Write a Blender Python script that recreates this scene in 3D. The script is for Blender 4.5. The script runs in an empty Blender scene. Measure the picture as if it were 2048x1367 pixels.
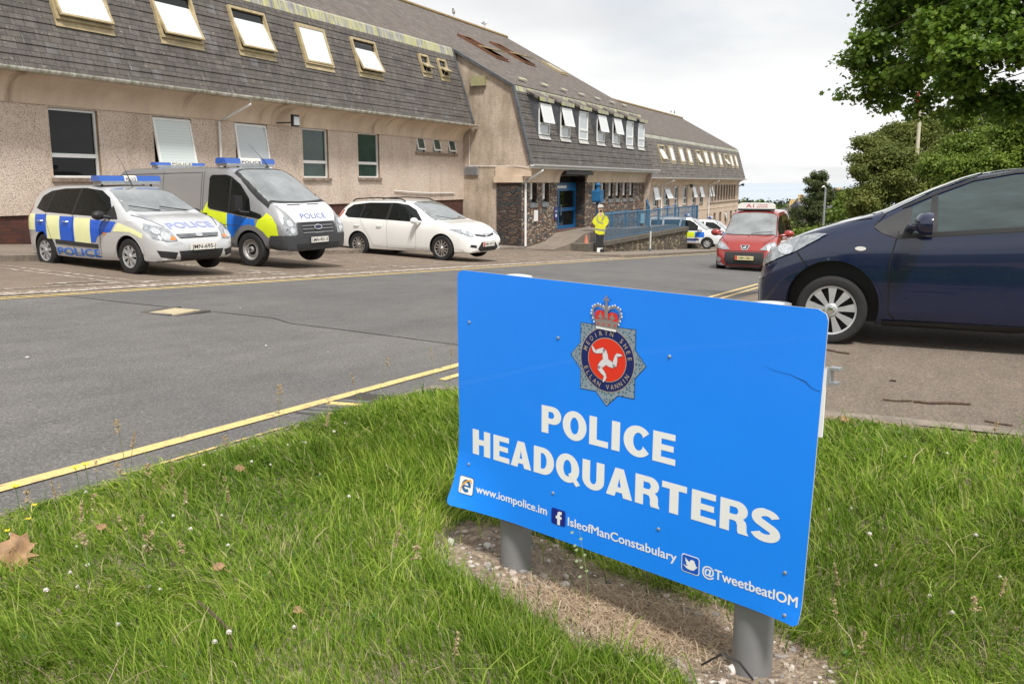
import bpy, bmesh, math, random
import numpy as np
from mathutils import Vector, Matrix, geometry
from mathutils.bvhtree import BVHTree
random.seed(7); np.random.seed(7)
S = bpy.context.scene
COL = S.collection
R = math.radians
# ---------------------------------------------------------------- camera
# world axes: X runs along the building front (away from the camera), Y towards the building, Z up, eye height at z = 0
AZ = R(24.34); PITCH = math.atan(318.5 / 1800.0)
fw = Vector((math.cos(PITCH) * math.cos(AZ), math.cos(PITCH) * math.sin(AZ), -math.sin(PITCH)))
cd = bpy.data.cameras.new('camera'); cam = bpy.data.objects.new('camera', cd); COL.objects.link(cam)
cam.location = (0, 0, 0); cam.rotation_euler = fw.to_track_quat('-Z', 'Y').to_euler()
cd.sensor_width = 36; cd.lens = 1800 / 2048 * 36; cd.clip_start = 0.05; cd.clip_end = 120000
cd.dof.use_dof = False
S.camera = cam
# ---------------------------------------------------------------- light
SUN = Vector((-0.50, -0.42, 0.98)).normalized()
sl = bpy.data.lights.new('sun', 'SUN'); sl.energy = 3.3; sl.angle = R(9); sl.color = (1.0, 0.965, 0.91)
so = bpy.data.objects.new('sun', sl); COL.objects.link(so); so.rotation_euler = (-SUN).to_track_quat('-Z', 'Y').to_euler(); so.location = (0, 0, 40)
W = bpy.data.worlds.new('World'); S.world = W; W.use_nodes = True
nt = W.node_tree; nt.nodes.clear()
def N(t, typ, **k):
    n = t.nodes.new(typ)
    for a, b in k.items():
        if a.startswith('i_'): n.inputs[a[2:].replace('_', ' ')].default_value = b
        else: setattr(n, a, b)
    return n
sky = N(nt, 'ShaderNodeTexSky', sky_type='NISHITA', sun_disc=False)
sky.sun_elevation = math.asin(SUN.z); sky.sun_rotation = math.atan2(SUN.x, SUN.y)
sky.air_density = 1.0; sky.dust_density = 2.0; sky.ozone_density = 1.0
tc = N(nt, 'ShaderNodeTexCoord'); sp = N(nt, 'ShaderNodeSeparateXYZ'); nt.links.new(tc.outputs['Generated'], sp.inputs[0])
def M(t, op, a, b=None, c=None):
    n = t.nodes.new('ShaderNodeMath'); n.operation = op
    for i, v in enumerate((a, b, c)):
        if v is None: continue
        if isinstance(v, (int, float)): n.inputs[i].default_value = v
        else: t.links.new(v, n.inputs[i])
    return n.outputs[0]
zz = M(nt, 'ADD', M(nt, 'MAXIMUM', sp.outputs[2], 0.0), 0.16)
cv = N(nt, 'ShaderNodeCombineXYZ'); nt.links.new(M(nt, 'DIVIDE', sp.outputs[0], zz), cv.inputs[0]); nt.links.new(M(nt, 'DIVIDE', sp.outputs[1], zz), cv.inputs[1])
def ramp(t, fac, pts, mode='LINEAR'):
    n = t.nodes.new('ShaderNodeValToRGB'); n.color_ramp.interpolation = mode
    el = n.color_ramp.elements
    while len(el) < len(pts): el.new(0.5)
    for e, (p, c) in zip(el, pts): e.position = p; e.color = c if len(c) == 4 else (*c, 1)
    if fac is not None: t.links.new(fac, n.inputs[0])
    return n.outputs[0]
n1 = N(nt, 'ShaderNodeTexNoise', i_Scale=0.75, i_Detail=7.0, i_Roughness=0.5); nt.links.new(cv.outputs[0], n1.inputs['Vector'])
n2 = N(nt, 'ShaderNodeTexNoise', i_Scale=0.34, i_Detail=5.0, i_Roughness=0.5); nt.links.new(cv.outputs[0], n2.inputs['Vector'])
cl = ramp(nt, n2.outputs[0], [(0.36, (5.2, 5.3, 5.5)), (0.45, (6.5, 6.55, 6.6)), (0.53, (7.5, 7.5, 7.5))])
cover = ramp(nt, n1.outputs[0], [(0.30, (0.62, 0.62, 0.62)), (0.47, (1, 1, 1))])
mx = N(nt, 'ShaderNodeMix', data_type='RGBA'); nt.links.new(cover, mx.inputs[0]); nt.links.new(sky.outputs[0], mx.inputs[6]); nt.links.new(cl, mx.inputs[7])
bg = N(nt, 'ShaderNodeBackground', i_Strength=0.10); nt.links.new(mx.outputs[2], bg.inputs[0])
wo = N(nt, 'ShaderNodeOutputWorld'); nt.links.new(bg.outputs[0], wo.inputs[0])
S.view_settings.view_transform = 'Standard'; S.view_settings.look = 'None'; S.view_settings.exposure = 0.5; S.view_settings.gamma = 1
S.render.engine = 'CYCLES'
S.cycles.max_bounces = 6; S.cycles.transparent_max_bounces = 8

# ---------------------------------------------------------------- materials
MATS = {}
def hsv(c, v): return tuple(min(1, max(0, x * v)) for x in c)
def mat(name, col, rough=0.6, metal=0.0, spec=0.5, coat=0.0, ior=1.45, var=0.0, vscale=4.0, bump=0.0, bscale=60.0, tint=None, coords='Object', stretch=(1, 1, 1), emit=0):
    """plain paint/plastic/metal with gentle procedural variation and grain"""
    if name in MATS: return MATS[name]
    m = bpy.data.materials.new(name); m.use_nodes = True; t = m.node_tree; b = t.nodes['Principled BSDF']
    b.inputs['Roughness'].default_value = rough; b.inputs['Metallic'].default_value = metal
    b.inputs['Specular IOR Level'].default_value = spec; b.inputs['Coat Weight'].default_value = coat; b.inputs['Coat Roughness'].default_value = 0.03
    b.inputs['IOR'].default_value = ior
    b.inputs['Base Color'].default_value = (*col, 1)
    tcn = N(t, 'ShaderNodeTexCoord'); mp = N(t, 'ShaderNodeMapping'); mp.inputs['Scale'].default_value = stretch
    t.links.new(tcn.outputs[coords], mp.inputs[0])
    if var > 0:
        n = N(t, 'ShaderNodeTexNoise', i_Scale=vscale, i_Detail=6.0, i_Roughness=0.65); t.links.new(mp.outputs[0], n.inputs['Vector'])
        c2 = tint if tint else hsv(col, 1 - var)
        r = ramp(t, n.outputs[0], [(0.32, c2), (0.66, hsv(col, 1 + var * 0.5))]); t.links.new(r, b.inputs['Base Color'])
    if bump > 0:
        n = N(t, 'ShaderNodeTexNoise', i_Scale=bscale, i_Detail=4.0); t.links.new(mp.outputs[0], n.inputs['Vector'])
        bp = N(t, 'ShaderNodeBump', i_Strength=bump, i_Distance=0.01); t.links.new(n.outputs[0], bp.inputs['Height']); t.links.new(bp.outputs[0], b.inputs['Normal'])
    MATS[name] = m; return m

def surf(name, build, rough=0.85):
    """material whose colour and bump come from build(tree, vector) -> colour socket, height socket, distance"""
    if name in MATS: return MATS[name]
    m = bpy.data.materials.new(name); m.use_nodes = True; t = m.node_tree; b = t.nodes['Principled BSDF']
    b.inputs['Roughness'].default_value = rough
    tcn = N(t, 'ShaderNodeTexCoord')
    r = build(t, tcn.outputs['Object'])
    t.links.new(r[0], b.inputs['Base Color'])
    if r[1] is not None:
        bp = N(t, 'ShaderNodeBump', i_Strength=1.0, i_Distance=r[2]); t.links.new(r[1], bp.inputs['Height']); t.links.new(bp.outputs[0], b.inputs['Normal'])
    if len(r) > 3: b.inputs['Specular IOR Level'].default_value = r[3]
    MATS[name] = m; return m
def noise(t, v, s, d=4, r=0.6, stretch=None):
    if stretch:
        mp = N(t, 'ShaderNodeMapping'); mp.inputs['Scale'].default_value = stretch; t.links.new(v, mp.inputs[0]); v = mp.outputs[0]
    n = N(t, 'ShaderNodeTexNoise', i_Scale=s, i_Detail=float(d), i_Roughness=r); t.links.new(v, n.inputs['Vector']); return n.outputs[0]
def mixc(t, f, a, b, mode='MIX'):
    n = N(t, 'ShaderNodeMix', data_type='RGBA', blend_type=mode)
    for i, v in ((0, f), (6, a), (7, b)):
        if isinstance(v, (int, float)): n.inputs[i].default_value = v
        elif isinstance(v, tuple): n.inputs[i].default_value = (*v, 1)
        else: t.links.new(v, n.inputs[i])
    return n.outputs[2]
def vor(t, v, s, feature='F1', rnd=1.0):
    n = N(t, 'ShaderNodeTexVoronoi', i_Scale=s, i_Randomness=rnd); n.feature = feature; t.links.new(v, n.inputs['Vector']); return n
def axes(t, v, order):
    s = N(t, 'ShaderNodeSeparateXYZ'); t.links.new(v, s.inputs[0]); c = N(t, 'ShaderNodeCombineXYZ')
    for i, o in enumerate(order):
        if o is not None: t.links.new(s.outputs[o], c.inputs[i])
    return c.outputs[0], s

def b_dash(t, v):          # pebbledash render with damp staining
    p = vor(t, v, 55); n = noise(t, v, 30, 5); big = noise(t, v, 0.9, 5); st = noise(t, v, 1.0, 5, 0.6, (2.2, 2.2, 0.35))
    c = ramp(t, p.outputs['Distance'], [(0.0, (0.80, 0.68, 0.585)), (0.55, (0.72, 0.605, 0.515)), (0.85, (0.34, 0.275, 0.225))])
    pc = ramp(t, p.outputs['Color'], [(0.1, (0.78, 0.74, 0.70)), (0.5, (1.0, 1.0, 1.0)), (0.93, (1.12, 1.1, 1.07)), (0.97, (0.45, 0.38, 0.33))])
    c = mixc(t, 1.0, c, pc, 'MULTIPLY')
    c = mixc(t, 1.0, c, ramp(t, big, [(0.3, (0.86, 0.84, 0.81)), (0.6, (1, 1, 1))]), 'MULTIPLY')
    c = mixc(t, 1.0, c, ramp(t, st, [(0.30, (0.84, 0.81, 0.77)), (0.46, (1, 1, 1))]), 'MULTIPLY')
    return c, M(t, 'SUBTRACT', 1.0, p.outputs['Distance']), 0.012
def b_dash2(t, v):         # older, greyer and more stained gable
    p = vor(t, v, 48); big = noise(t, v, 1.1, 6, 0.65); st = noise(t, v, 1.0, 5, 0.6, (1.5, 1.5, 0.22))
    c = ramp(t, p.outputs['Distance'], [(0.0, (0.62, 0.525, 0.445)), (0.5, (0.54, 0.455, 0.38)), (0.85, (0.23, 0.185, 0.15))])
    c = mixc(t, 1.0, c, ramp(t, big, [(0.3, (0.66, 0.64, 0.58)), (0.62, (1.05, 1.02, 0.98))]), 'MULTIPLY')
    c = mixc(t, 1.0, c, ramp(t, st, [(0.32, (0.68, 0.65, 0.58)), (0.5, (1, 1, 1))]), 'MULTIPLY')
    return c, M(t, 'SUBTRACT', 1.0, p.outputs['Distance']), 0.012
def b_cove(t, v):
    big = noise(t, v, 1.3, 5, 0.6, (1, 1, 0.7)); st = noise(t, v, 1.0, 4, 0.55, (1.8, 0.3, 0.3)); g = noise(t, v, 90, 3)
    c = ramp(t, big, [(0.3, (0.50, 0.385, 0.28)), (0.65, (0.68, 0.55, 0.42))])
    c = mixc(t, 1.0, c, ramp(t, st, [(0.28, (0.50, 0.44, 0.37)), (0.42, (1, 1, 1))]), 'MULTIPLY')
    return c, g, 0.002
def tiles(ax, w, h, base, lich, bumpd=0.006, off=0.5, z0=0, mort=0.006):
    def f(t, v):
        vv, s = axes(t, v, ax)
        if z0: a_ = N(t, 'ShaderNodeVectorMath', operation='SUBTRACT'); t.links.new(vv, a_.inputs[0]); a_.inputs[1].default_value = (0, z0, 0); vv = a_.outputs[0]
        br = N(t, 'ShaderNodeTexBrick', i_Scale=1.0, i_Mortar_Size=mort, i_Mortar_Smooth=0.3, i_Bias=0.0, i_Brick_Width=w, i_Row_Height=h)
        br.offset = off; br.inputs['Color1'].default_value = (0.0, 0, 0, 1); br.inputs['Color2'].default_value = (1, 1, 1, 1); br.inputs['Mortar'].default_value = (0.5, 0.5, 0.5, 1)
        t.links.new(vv, br.inputs['Vector'])
        c = ramp(t, br.outputs['Color'], [(0.0, hsv(base, 0.78)), (0.5, base), (0.8, hsv(base, 1.12)), (0.93, hsv(base, 1.2)), (1.0, hsv((base[0] * .95, base[1] * 1.05, base[2] * 1.2), 1.4))])
        big = noise(t, v, 0.7, 6, 0.6); st = noise(t, v, 1.2, 5, 0.6, (6, 1.5, 1.0)); fine = noise(t, v, 38, 4, 0.7); sp_ = noise(t, v, 9, 4, 0.7)
        c = mixc(t, 1.0, c, ramp(t, st, [(0.35, (0.74, 0.73, 0.72)), (0.62, (1.12, 1.11, 1.10))]), 'MULTIPLY')
        c = mixc(t, ramp(t, big, [(0.42, (0, 0, 0)), (0.62, (0.5, 0.5, 0.5))]), c, mixc(t, 0.5, c, lich))
        c = mixc(t, ramp(t, sp_, [(0.60, (0, 0, 0)), (0.70, (0.6, 0.6, 0.6))]), c, (0.34, 0.31, 0.25))
        c = mixc(t, 1.0, c, ramp(t, fine, [(0.3, (0.62, 0.62, 0.62)), (0.7, (1.25, 1.25, 1.25))]), 'MULTIPLY')
        c = mixc(t, br.outputs['Fac'], c, (0.025, 0.022, 0.02))
        hgt = M(t, 'ADD', M(t, 'MULTIPLY', M(t, 'SUBTRACT', 1.0, br.outputs['Fac']), 1.0), M(t, 'MULTIPLY', fine, 0.6))
        return c, hgt, bumpd
    return f
def b_lead(t, v):
    st = noise(t, v, 1.0, 5, 0.65, (5, 1.2, 1.2)); st2 = noise(t, v, 1.0, 5, 0.65, (22, 1, 1)); f = noise(t, v, 40, 3)
    c = ramp(t, st, [(0.33, (0.20, 0.20, 0.20)), (0.47, (0.34, 0.34, 0.31)), (0.56, (0.44, 0.42, 0.18)), (0.7, (0.36, 0.36, 0.31))])
    c = mixc(t, 1.0, c, ramp(t, st2, [(0.35, (0.6, 0.6, 0.62)), (0.6, (1.15, 1.15, 1.12))]), 'MULTIPLY')
    return c, f, 0.002
def b_upper(t, v):
    """small roof tiles on the shallow slope; orange lichen towards the ridge line"""
    c, h, d = tiles((0, 1, None), 0.28, 0.19, (0.165, 0.138, 0.122), (0.15, 0.13, 0.10), 0.02, mort=0.016)(t, v)
    s = N(t, 'ShaderNodeSeparateXYZ'); t.links.new(v, s.inputs[0]); n = noise(t, v, 1.6, 6, 0.7)
    k = M(t, 'ADD', M(t, 'MULTIPLY', M(t, 'SUBTRACT', s.outputs[1], 22.6), 0.55), M(t, 'MULTIPLY', M(t, 'SUBTRACT', n, 0.5), 1.9))
    c = mixc(t, ramp(t, k, [(0.0, (0, 0, 0)), (0.6, (0.7, 0.7, 0.7))]), c, (0.21, 0.125, 0.045))
    return c, h, d
def b_brick(t, v):
    vv, s = axes(t, v, (0, 2, None))
    br = N(t, 'ShaderNodeTexBrick', i_Scale=1.0, i_Mortar_Size=0.006, i_Brick_Width=0.225, i_Row_Height=0.075); t.links.new(vv, br.inputs['Vector'])
    br.inputs['Color1'].default_value = (0.115, 0.036, 0.024, 1); br.inputs['Color2'].default_value = (0.07, 0.026, 0.02, 1); br.inputs['Mortar'].default_value = (0.06, 0.045, 0.036, 1)
    c = mixc(t, 1.0, br.outputs['Color'], ramp(t, noise(t, v, 2.0, 5), [(0.3, (0.7, 0.7, 0.7)), (0.7, (1.15, 1.1, 1.1))]), 'MULTIPLY')
    return c, M(t, 'SUBTRACT', 1.0, br.outputs['Fac']), 0.006
def b_stone(cols, sx=2.3, sz=7.0):
    def f(t, v):
        dn = N(t, 'ShaderNodeTexNoise', i_Scale=2.5, i_Detail=3.0); t.links.new(v, dn.inputs['Vector'])
        vd = N(t, 'ShaderNodeVectorMath', operation='MULTIPLY_ADD'); t.links.new(dn.outputs['Color'], vd.inputs[0]); vd.inputs[1].default_value = (0.16, 0.16, 0.10); t.links.new(v, vd.inputs[2])
        mp = N(t, 'ShaderNodeMapping'); mp.inputs['Scale'].default_value = (sx, sx, sz); t.links.new(vd.outputs[0], mp.inputs[0])
        a = vor(t, mp.outputs[0], 1.5, 'F1', 0.9); e = vor(t, mp.outputs[0], 1.5, 'DISTANCE_TO_EDGE', 0.9)
        s = N(t, 'ShaderNodeSeparateColor'); t.links.new(a.outputs['Color'], s.inputs[0])
        k = len(cols); c = ramp(t, s.outputs[0], [(i / (k - 1) * 0.9 + 0.05, cc) for i, cc in enumerate(cols)], 'CONSTANT')
        c = mixc(t, 1.0, c, ramp(t, noise(t, v, 14, 5, 0.7), [(0.3, (0.55, 0.55, 0.55)), (0.7, (1.4, 1.4, 1.4))]), 'MULTIPLY')
        c = mixc(t, ramp(t, e.outputs['Distance'], [(0.0, (1, 1, 1)), (0.075, (0, 0, 0))]), c, (0.035, 0.028, 0.022))
        h = ramp(t, e.outputs['Distance'], [(0.0, (0, 0, 0)), (0.14, (1, 1, 1))])
        return c, h, 0.04
    return f
def b_asph(cols, speck=0.5, yel=None):
    def f(t, v):
        a = vor(t, v, 95); g = noise(t, v, 60, 5, 0.75); big = noise(t, v, 0.45, 6, 0.6); mid = noise(t, v, 2.2, 5, 0.6, (0.6, 1.6, 1))
        c = ramp(t, g, [(0.3, hsv(cols, 0.55)), (0.52, cols), (0.72, hsv(cols, 1.55))])
        c = mixc(t, 1.0, c, ramp(t, a.outputs['Color'], [(0.2, (0.75, 0.75, 0.75)), (0.8, (1.08, 1.08, 1.08)), (0.96, (1.45, 1.45, 1.42))]), 'MULTIPLY')
        c = mixc(t, 1.0, c, ramp(t, big, [(0.32, (0.84, 0.84, 0.85)), (0.66, (1.12, 1.10, 1.06))]), 'MULTIPLY')
        c = mixc(t, 1.0, c, ramp(t, mid, [(0.36, (0.9, 0.9, 0.9)), (0.6, (1.05, 1.05, 1.05))]), 'MULTIPLY')
        return c, M(t, 'ADD', g, a.outputs['Distance']), 0.006
    return f
def b_worn(col, under, amt=0.5, scale=9):
    """worn road paint: patches of the tarmac show through"""
    def f(t, v):
        n = noise(t, v, scale, 6, 0.75); g = noise(t, v, 60, 4, 0.7)
        k = ramp(t, n, [(amt - 0.04, (0, 0, 0)), (amt + 0.05, (1, 1, 1))])
        c = mixc(t, k, under, col); c = mixc(t, 1.0, c, ramp(t, g, [(0.3, (0.75, 0.75, 0.75)), (0.6, (1.05, 1.05, 1.05))]), 'MULTIPLY')
        return c, g, 0.003
    return f
def b_soil(t, v):
    a = vor(t, v, 60); b = noise(t, v, 22, 6, 0.7); big = noise(t, v, 3, 4)
    c = ramp(t, b, [(0.3, (0.12, 0.085, 0.058)), (0.5, (0.27, 0.205, 0.148)), (0.7, (0.41, 0.33, 0.25))])
    c = mixc(t, 1.0, c, ramp(t, a.outputs['Color'], [(0.3, (0.8, 0.8, 0.8)), (0.93, (1.1, 1.1, 1.1)), (0.97, (1.6, 1.6, 1.6))]), 'MULTIPLY')
    return c, M(t, 'ADD', b, M(t, 'MULTIPLY', a.outputs['Distance'], -0.5)), 0.02
def b_turf(t, v):
    b = noise(t, v, 18, 6, 0.7); big = noise(t, v, 1.2, 4)
    c = ramp(t, b, [(0.3, (0.018, 0.028, 0.008)), (0.55, (0.04, 0.062, 0.014)), (0.75, (0.085, 0.085, 0.03))])
    return c, b, 0.02

dash = surf('pebbledash', b_dash, 0.9); dash_old = surf('weathered_pebbledash', b_dash2, 0.92); cove_m = surf('stained_concrete', b_cove, 0.85)
TB = (0.108, 0.096, 0.088); TL_ = (0.11, 0.105, 0.085)
tile_m = surf('mansard_tiles', tiles((0, 2, None), 0.33, 0.2473, TB, TL_, 0.004, 0.5, 2.31 + .6 + 2.6), 0.8); tile_m2 = surf('porch_mansard_tiles', tiles((0, 2, None), 0.36, 0.2533, TB, TL_, 0.004, 0.5, .74 + .6 + 2.6), 0.8); tile_m3 = surf('far_mansard_tiles', tiles((0, 2, None), 0.40, 0.2445, (0.15, .135, .12), TL_, 0.004, 0.5, .36 + .6 + 2.6), 0.8)
upper_m = surf('roof_tiles', b_upper, 0.85); lead_m = surf('lead_flashing', b_lead, 0.6); brick_m = surf('red_brick', b_brick, 0.85)
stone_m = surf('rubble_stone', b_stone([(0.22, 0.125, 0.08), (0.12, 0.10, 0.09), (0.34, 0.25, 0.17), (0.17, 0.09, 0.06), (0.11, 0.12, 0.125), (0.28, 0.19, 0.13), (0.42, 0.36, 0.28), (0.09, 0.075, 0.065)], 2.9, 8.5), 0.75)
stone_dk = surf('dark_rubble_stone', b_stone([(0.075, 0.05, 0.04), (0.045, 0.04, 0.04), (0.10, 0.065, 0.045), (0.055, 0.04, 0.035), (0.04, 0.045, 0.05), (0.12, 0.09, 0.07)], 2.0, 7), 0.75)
wall_stone = surf('boundary_stone', b_stone([(0.17, 0.13, 0.08), (0.09, 0.08, 0.06), (0.28, 0.23, 0.14), (0.12, 0.09, 0.06), (0.07, 0.068, 0.06), (0.22, 0.18, 0.11)], 2.2, 4.0), 0.85)
road_m = surf('asphalt', b_asph((0.155, 0.149, 0.145)), 0.85); road2_m = surf('darker_asphalt', b_asph((0.135, 0.131, 0.130)), 0.8)
lot_m = surf('brown_asphalt', b_asph((0.215, 0.168, 0.128)), 0.9); drive_m = surf('driveway_asphalt', b_asph((0.205, 0.165, 0.13)), 0.9); pave_m = surf('pavement', b_asph((0.24, 0.20, 0.165)), 0.9)
yel_m = surf('yellow_paint', b_worn((0.66, 0.49, 0.20), (0.17, 0.155, 0.13), 0.40, 12), 0.7); whp_m = surf('worn_white_paint', b_worn((0.56, 0.51, 0.45), (0.215, 0.168, 0.128), 0.53, 7), 0.7)
whs_m = surf('scuffed_white_paint', b_worn((0.62, 0.56, 0.50), (0.215, 0.168, 0.128), 0.53, 11), 0.7); yel2_m = surf('faded_yellow_paint', b_worn((0.66, 0.48, 0.2), (0.2, 0.17, 0.14), 0.5, 6), 0.7)
soil_m = surf('soil', b_soil, 0.95); turf_m = surf('turf', b_turf, 0.95)
kerb_m = mat('kerb_concrete', (0.23, 0.19, 0.155), 0.9, var=0.35, vscale=5, bump=0.5, bscale=50)
upvc = mat('white_upvc', (0.78, 0.78, 0.76), 0.35, var=0.08, vscale=3); white_p = mat('white_painted_metal', (0.74, 0.74, 0.72), 0.45, var=0.1, vscale=4)
gut_m = mat('mossy_white_gutter', (0.62, 0.61, 0.55), 0.5, var=0.4, vscale=3.0, tint=(0.2, 0.19, 0.11), stretch=(2.5, 1, 1)); sill_m = mat('sill_stone', (0.26, 0.2, 0.15), 0.85, var=0.4, vscale=6)
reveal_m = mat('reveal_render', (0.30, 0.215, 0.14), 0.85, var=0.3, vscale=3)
ochre = mat('ochre_window_frame', (0.40, 0.32, 0.18), 0.45, var=0.3, vscale=5); dark_lead = mat('dark_slate_cheek', (0.085, 0.09, 0.10), 0.55, var=0.4, vscale=3); black_m = mat('black_plastic', (0.018, 0.018, 0.019), 0.5)
glass_dk = mat('dark_window_glass', (0.006, 0.008, 0.007), 0.03, ior=1.38, var=0.4, vscale=2.5); glass_gr = mat('grey_green_window_glass', (0.04, 0.07, 0.06), 0.05, ior=1.45, var=0.25, vscale=2.2)
glass_pl = mat('sky_pale_window_glass', (0.42, 0.46, 0.48), 0.05, coat=0.4, ior=1.8, var=0.06, vscale=1.5); glass_sky = mat('sky_white_skylight_glass', (0.86, 0.88, 0.90), 0.08, metal=0.55, coat=1.0, ior=1.9)  # pale and near-white base colours hold the sky reflection of these panes
def b_blind(t, v):
    w = N(t, 'ShaderNodeTexWave', i_Scale=4.2, i_Distortion=0.0); w.bands_direction = 'Z'; t.links.new(v, w.inputs['Vector'])
    return ramp(t, w.outputs[0], [(0.0, (0.56, 0.62, 0.62)), (0.5, (0.62, 0.68, 0.67))]), None, 0
blind_m = surf('blind_behind_glass', b_blind, 0.12)
blue_p = mat('blue_paint', (0.015, 0.115, 0.26), 0.4, var=0.2, vscale=4); blue_dull = mat('dull_blue_metal', (0.07, 0.16, 0.26), 0.5, var=0.25, vscale=5)
galv = mat('galvanised_steel', (0.42, 0.44, 0.46), 0.42, metal=0.6, var=0.2, vscale=8); beige_box = mat('beige_box', (0.30, 0.28, 0.15), 0.5, var=0.15)

# ---------------------------------------------------------------- mesh helpers
class MB:
    def __init__(s): s.v = []; s.f = []; s.m = []
    def quad(s, pts, mi=0):
        n = len(s.v); s.v += [tuple(p) for p in pts]; s.f.append(tuple(range(n, n + len(pts)))); s.m.append(mi); return s
    def box(s, x0, x1, y0, y1, z0, z1, mi=0, fr=None):
        P = [(x0, y0, z0), (x1, y0, z0), (x1, y1, z0), (x0, y1, z0), (x0, y0, z1), (x1, y0, z1), (x1, y1, z1), (x0, y1, z1)]
        if fr: P = [fr(*p) for p in P]
        n = len(s.v); s.v += P
        for q in ((0, 3, 2, 1), (4, 5, 6, 7), (0, 1, 5, 4), (1, 2, 6, 5), (2, 3, 7, 6), (3, 0, 4, 7)): s.f.append(tuple(n + i for i in q)); s.m.append(mi)
        return s
    def prism(s, poly, a, b, fn, mi=0):
        """poly: 2D loop, fn(u, v, w) -> 3D, extruded from w=a to w=b"""
        n = len(s.v); k = len(poly)
        s.v += [tuple(fn(u, v, a)) for u, v in poly] + [tuple(fn(u, v, b)) for u, v in poly]
        s.f.append(tuple(range(n + k - 1, n - 1, -1))); s.f.append(tuple(range(n + k, n + 2 * k))); s.m += [mi, mi]
        for i in range(k):
            j = (i + 1) % k; s.f.append((n + i, n + j, n + k + j, n + k + i)); s.m.append(mi)
        return s
    def tube(s, path, r, n=8, mi=0, caps=True):
        path = [Vector(p) for p in path]; rs = r if isinstance(r, (list, tuple)) else [r] * len(path)
        base = len(s.v); up = Vector((0, 0, 1))
        for i, p in enumerate(path):
            d = (path[min(i + 1, len(path) - 1)] - path[max(i - 1, 0)]).normalized()
            a = d.cross(up if abs(d.z) < 0.95 else Vector((1, 0, 0))).normalized(); b = d.cross(a).normalized()
            for k in range(n):
                t = 2 * math.pi * k / n; s.v.append(tuple(p + (a * math.cos(t) + b * math.sin(t)) * rs[i]))
        for i in range(len(path) - 1):
            for k in range(n):
                q = base + i * n; s.f.append((q + k, q + (k + 1) % n, q + n + (k + 1) % n, q + n + k)); s.m.append(mi)
        if caps:
            s.f.append(tuple(base + k for k in range(n))); s.f.append(tuple(base + (len(path) - 1) * n + k for k in reversed(range(n)))); s.m += [mi, mi]
        return s
    def lathe(s, prof, c, axis='z', n=24, mi=0):
        """prof: (radius, height) pairs"""
        base = len(s.v); k = len(prof)
        for j in range(n):
            t = 2 * math.pi * j / n; ct, st = math.cos(t), math.sin(t)
            for r, h in prof:
                if axis == 'z': s.v.append((c[0] + r * ct, c[1] + r * st, c[2] + h))
                elif axis == 'y': s.v.append((c[0] + r * ct, c[1] + h, c[2] + r * st))
                else: s.v.append((c[0] + h, c[1] + r * ct, c[2] + r * st))
        for j in range(n):
            for i in range(k - 1):
                a = base + j * k + i; b = base + ((j + 1) % n) * k + i; s.f.append((a, b, b + 1, a + 1)); s.m.append(mi)
        return s
    def build(s, name, mats, parent=None, smooth=False, world=False, sharp=40):
        me = bpy.data.meshes.new(name); v = s.v
        if world and parent is not None:
            o = WL[parent.name]; v = [(p[0] - o[0], p[1] - o[1], p[2] - o[2]) for p in v]
        me.from_pydata([tuple(p) for p in v], [], s.f)
        for m in (mats if isinstance(mats, (list, tuple)) else [mats]): me.materials.append(m)
        me.polygons.foreach_set('material_index', s.m)
        if smooth:
            me.polygons.foreach_set('use_smooth', [True] * len(s.f)); me.set_sharp_from_angle(angle=R(sharp))
        me.update(); return link(name, me, parent)
WL = {}
def fixn(o):
    bm = bmesh.new(); bm.from_mesh(o.data); bmesh.ops.recalc_face_normals(bm, faces=bm.faces); bm.to_mesh(o.data); bm.free(); return o
def link(name, me, parent=None):
    o = bpy.data.objects.new(name, me); COL.objects.link(o)
    if parent is not None: o.parent = parent; WL[o.name] = WL.get(parent.name, (0, 0, 0))
    else: WL[o.name] = (0, 0, 0)
    return o
def tag(o, label=None, cat=None, group=None, kind=None):
    if label: o['label'] = label
    if cat: o['category'] = cat
    if group: o['group'] = group
    if kind: o['kind'] = kind
    return o
def thing(name, label, cat, loc=(0, 0, 0), rz=0, group=None, kind=None, scale=1):
    o = bpy.data.objects.new(name, None); COL.objects.link(o); o.location = loc; o.rotation_euler = (0, 0, rz); o.scale = (scale,) * 3
    o.empty_display_size = 0.2; WL[o.name] = tuple(loc); return tag(o, label, cat, group, kind)
def copy_tree(o, parent=None):
    c = o.copy(); COL.objects.link(c); c.parent = parent
    for ch in [x for x in bpy.data.objects if x.parent == o]: copy_tree(ch, c)
    return c
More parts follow.
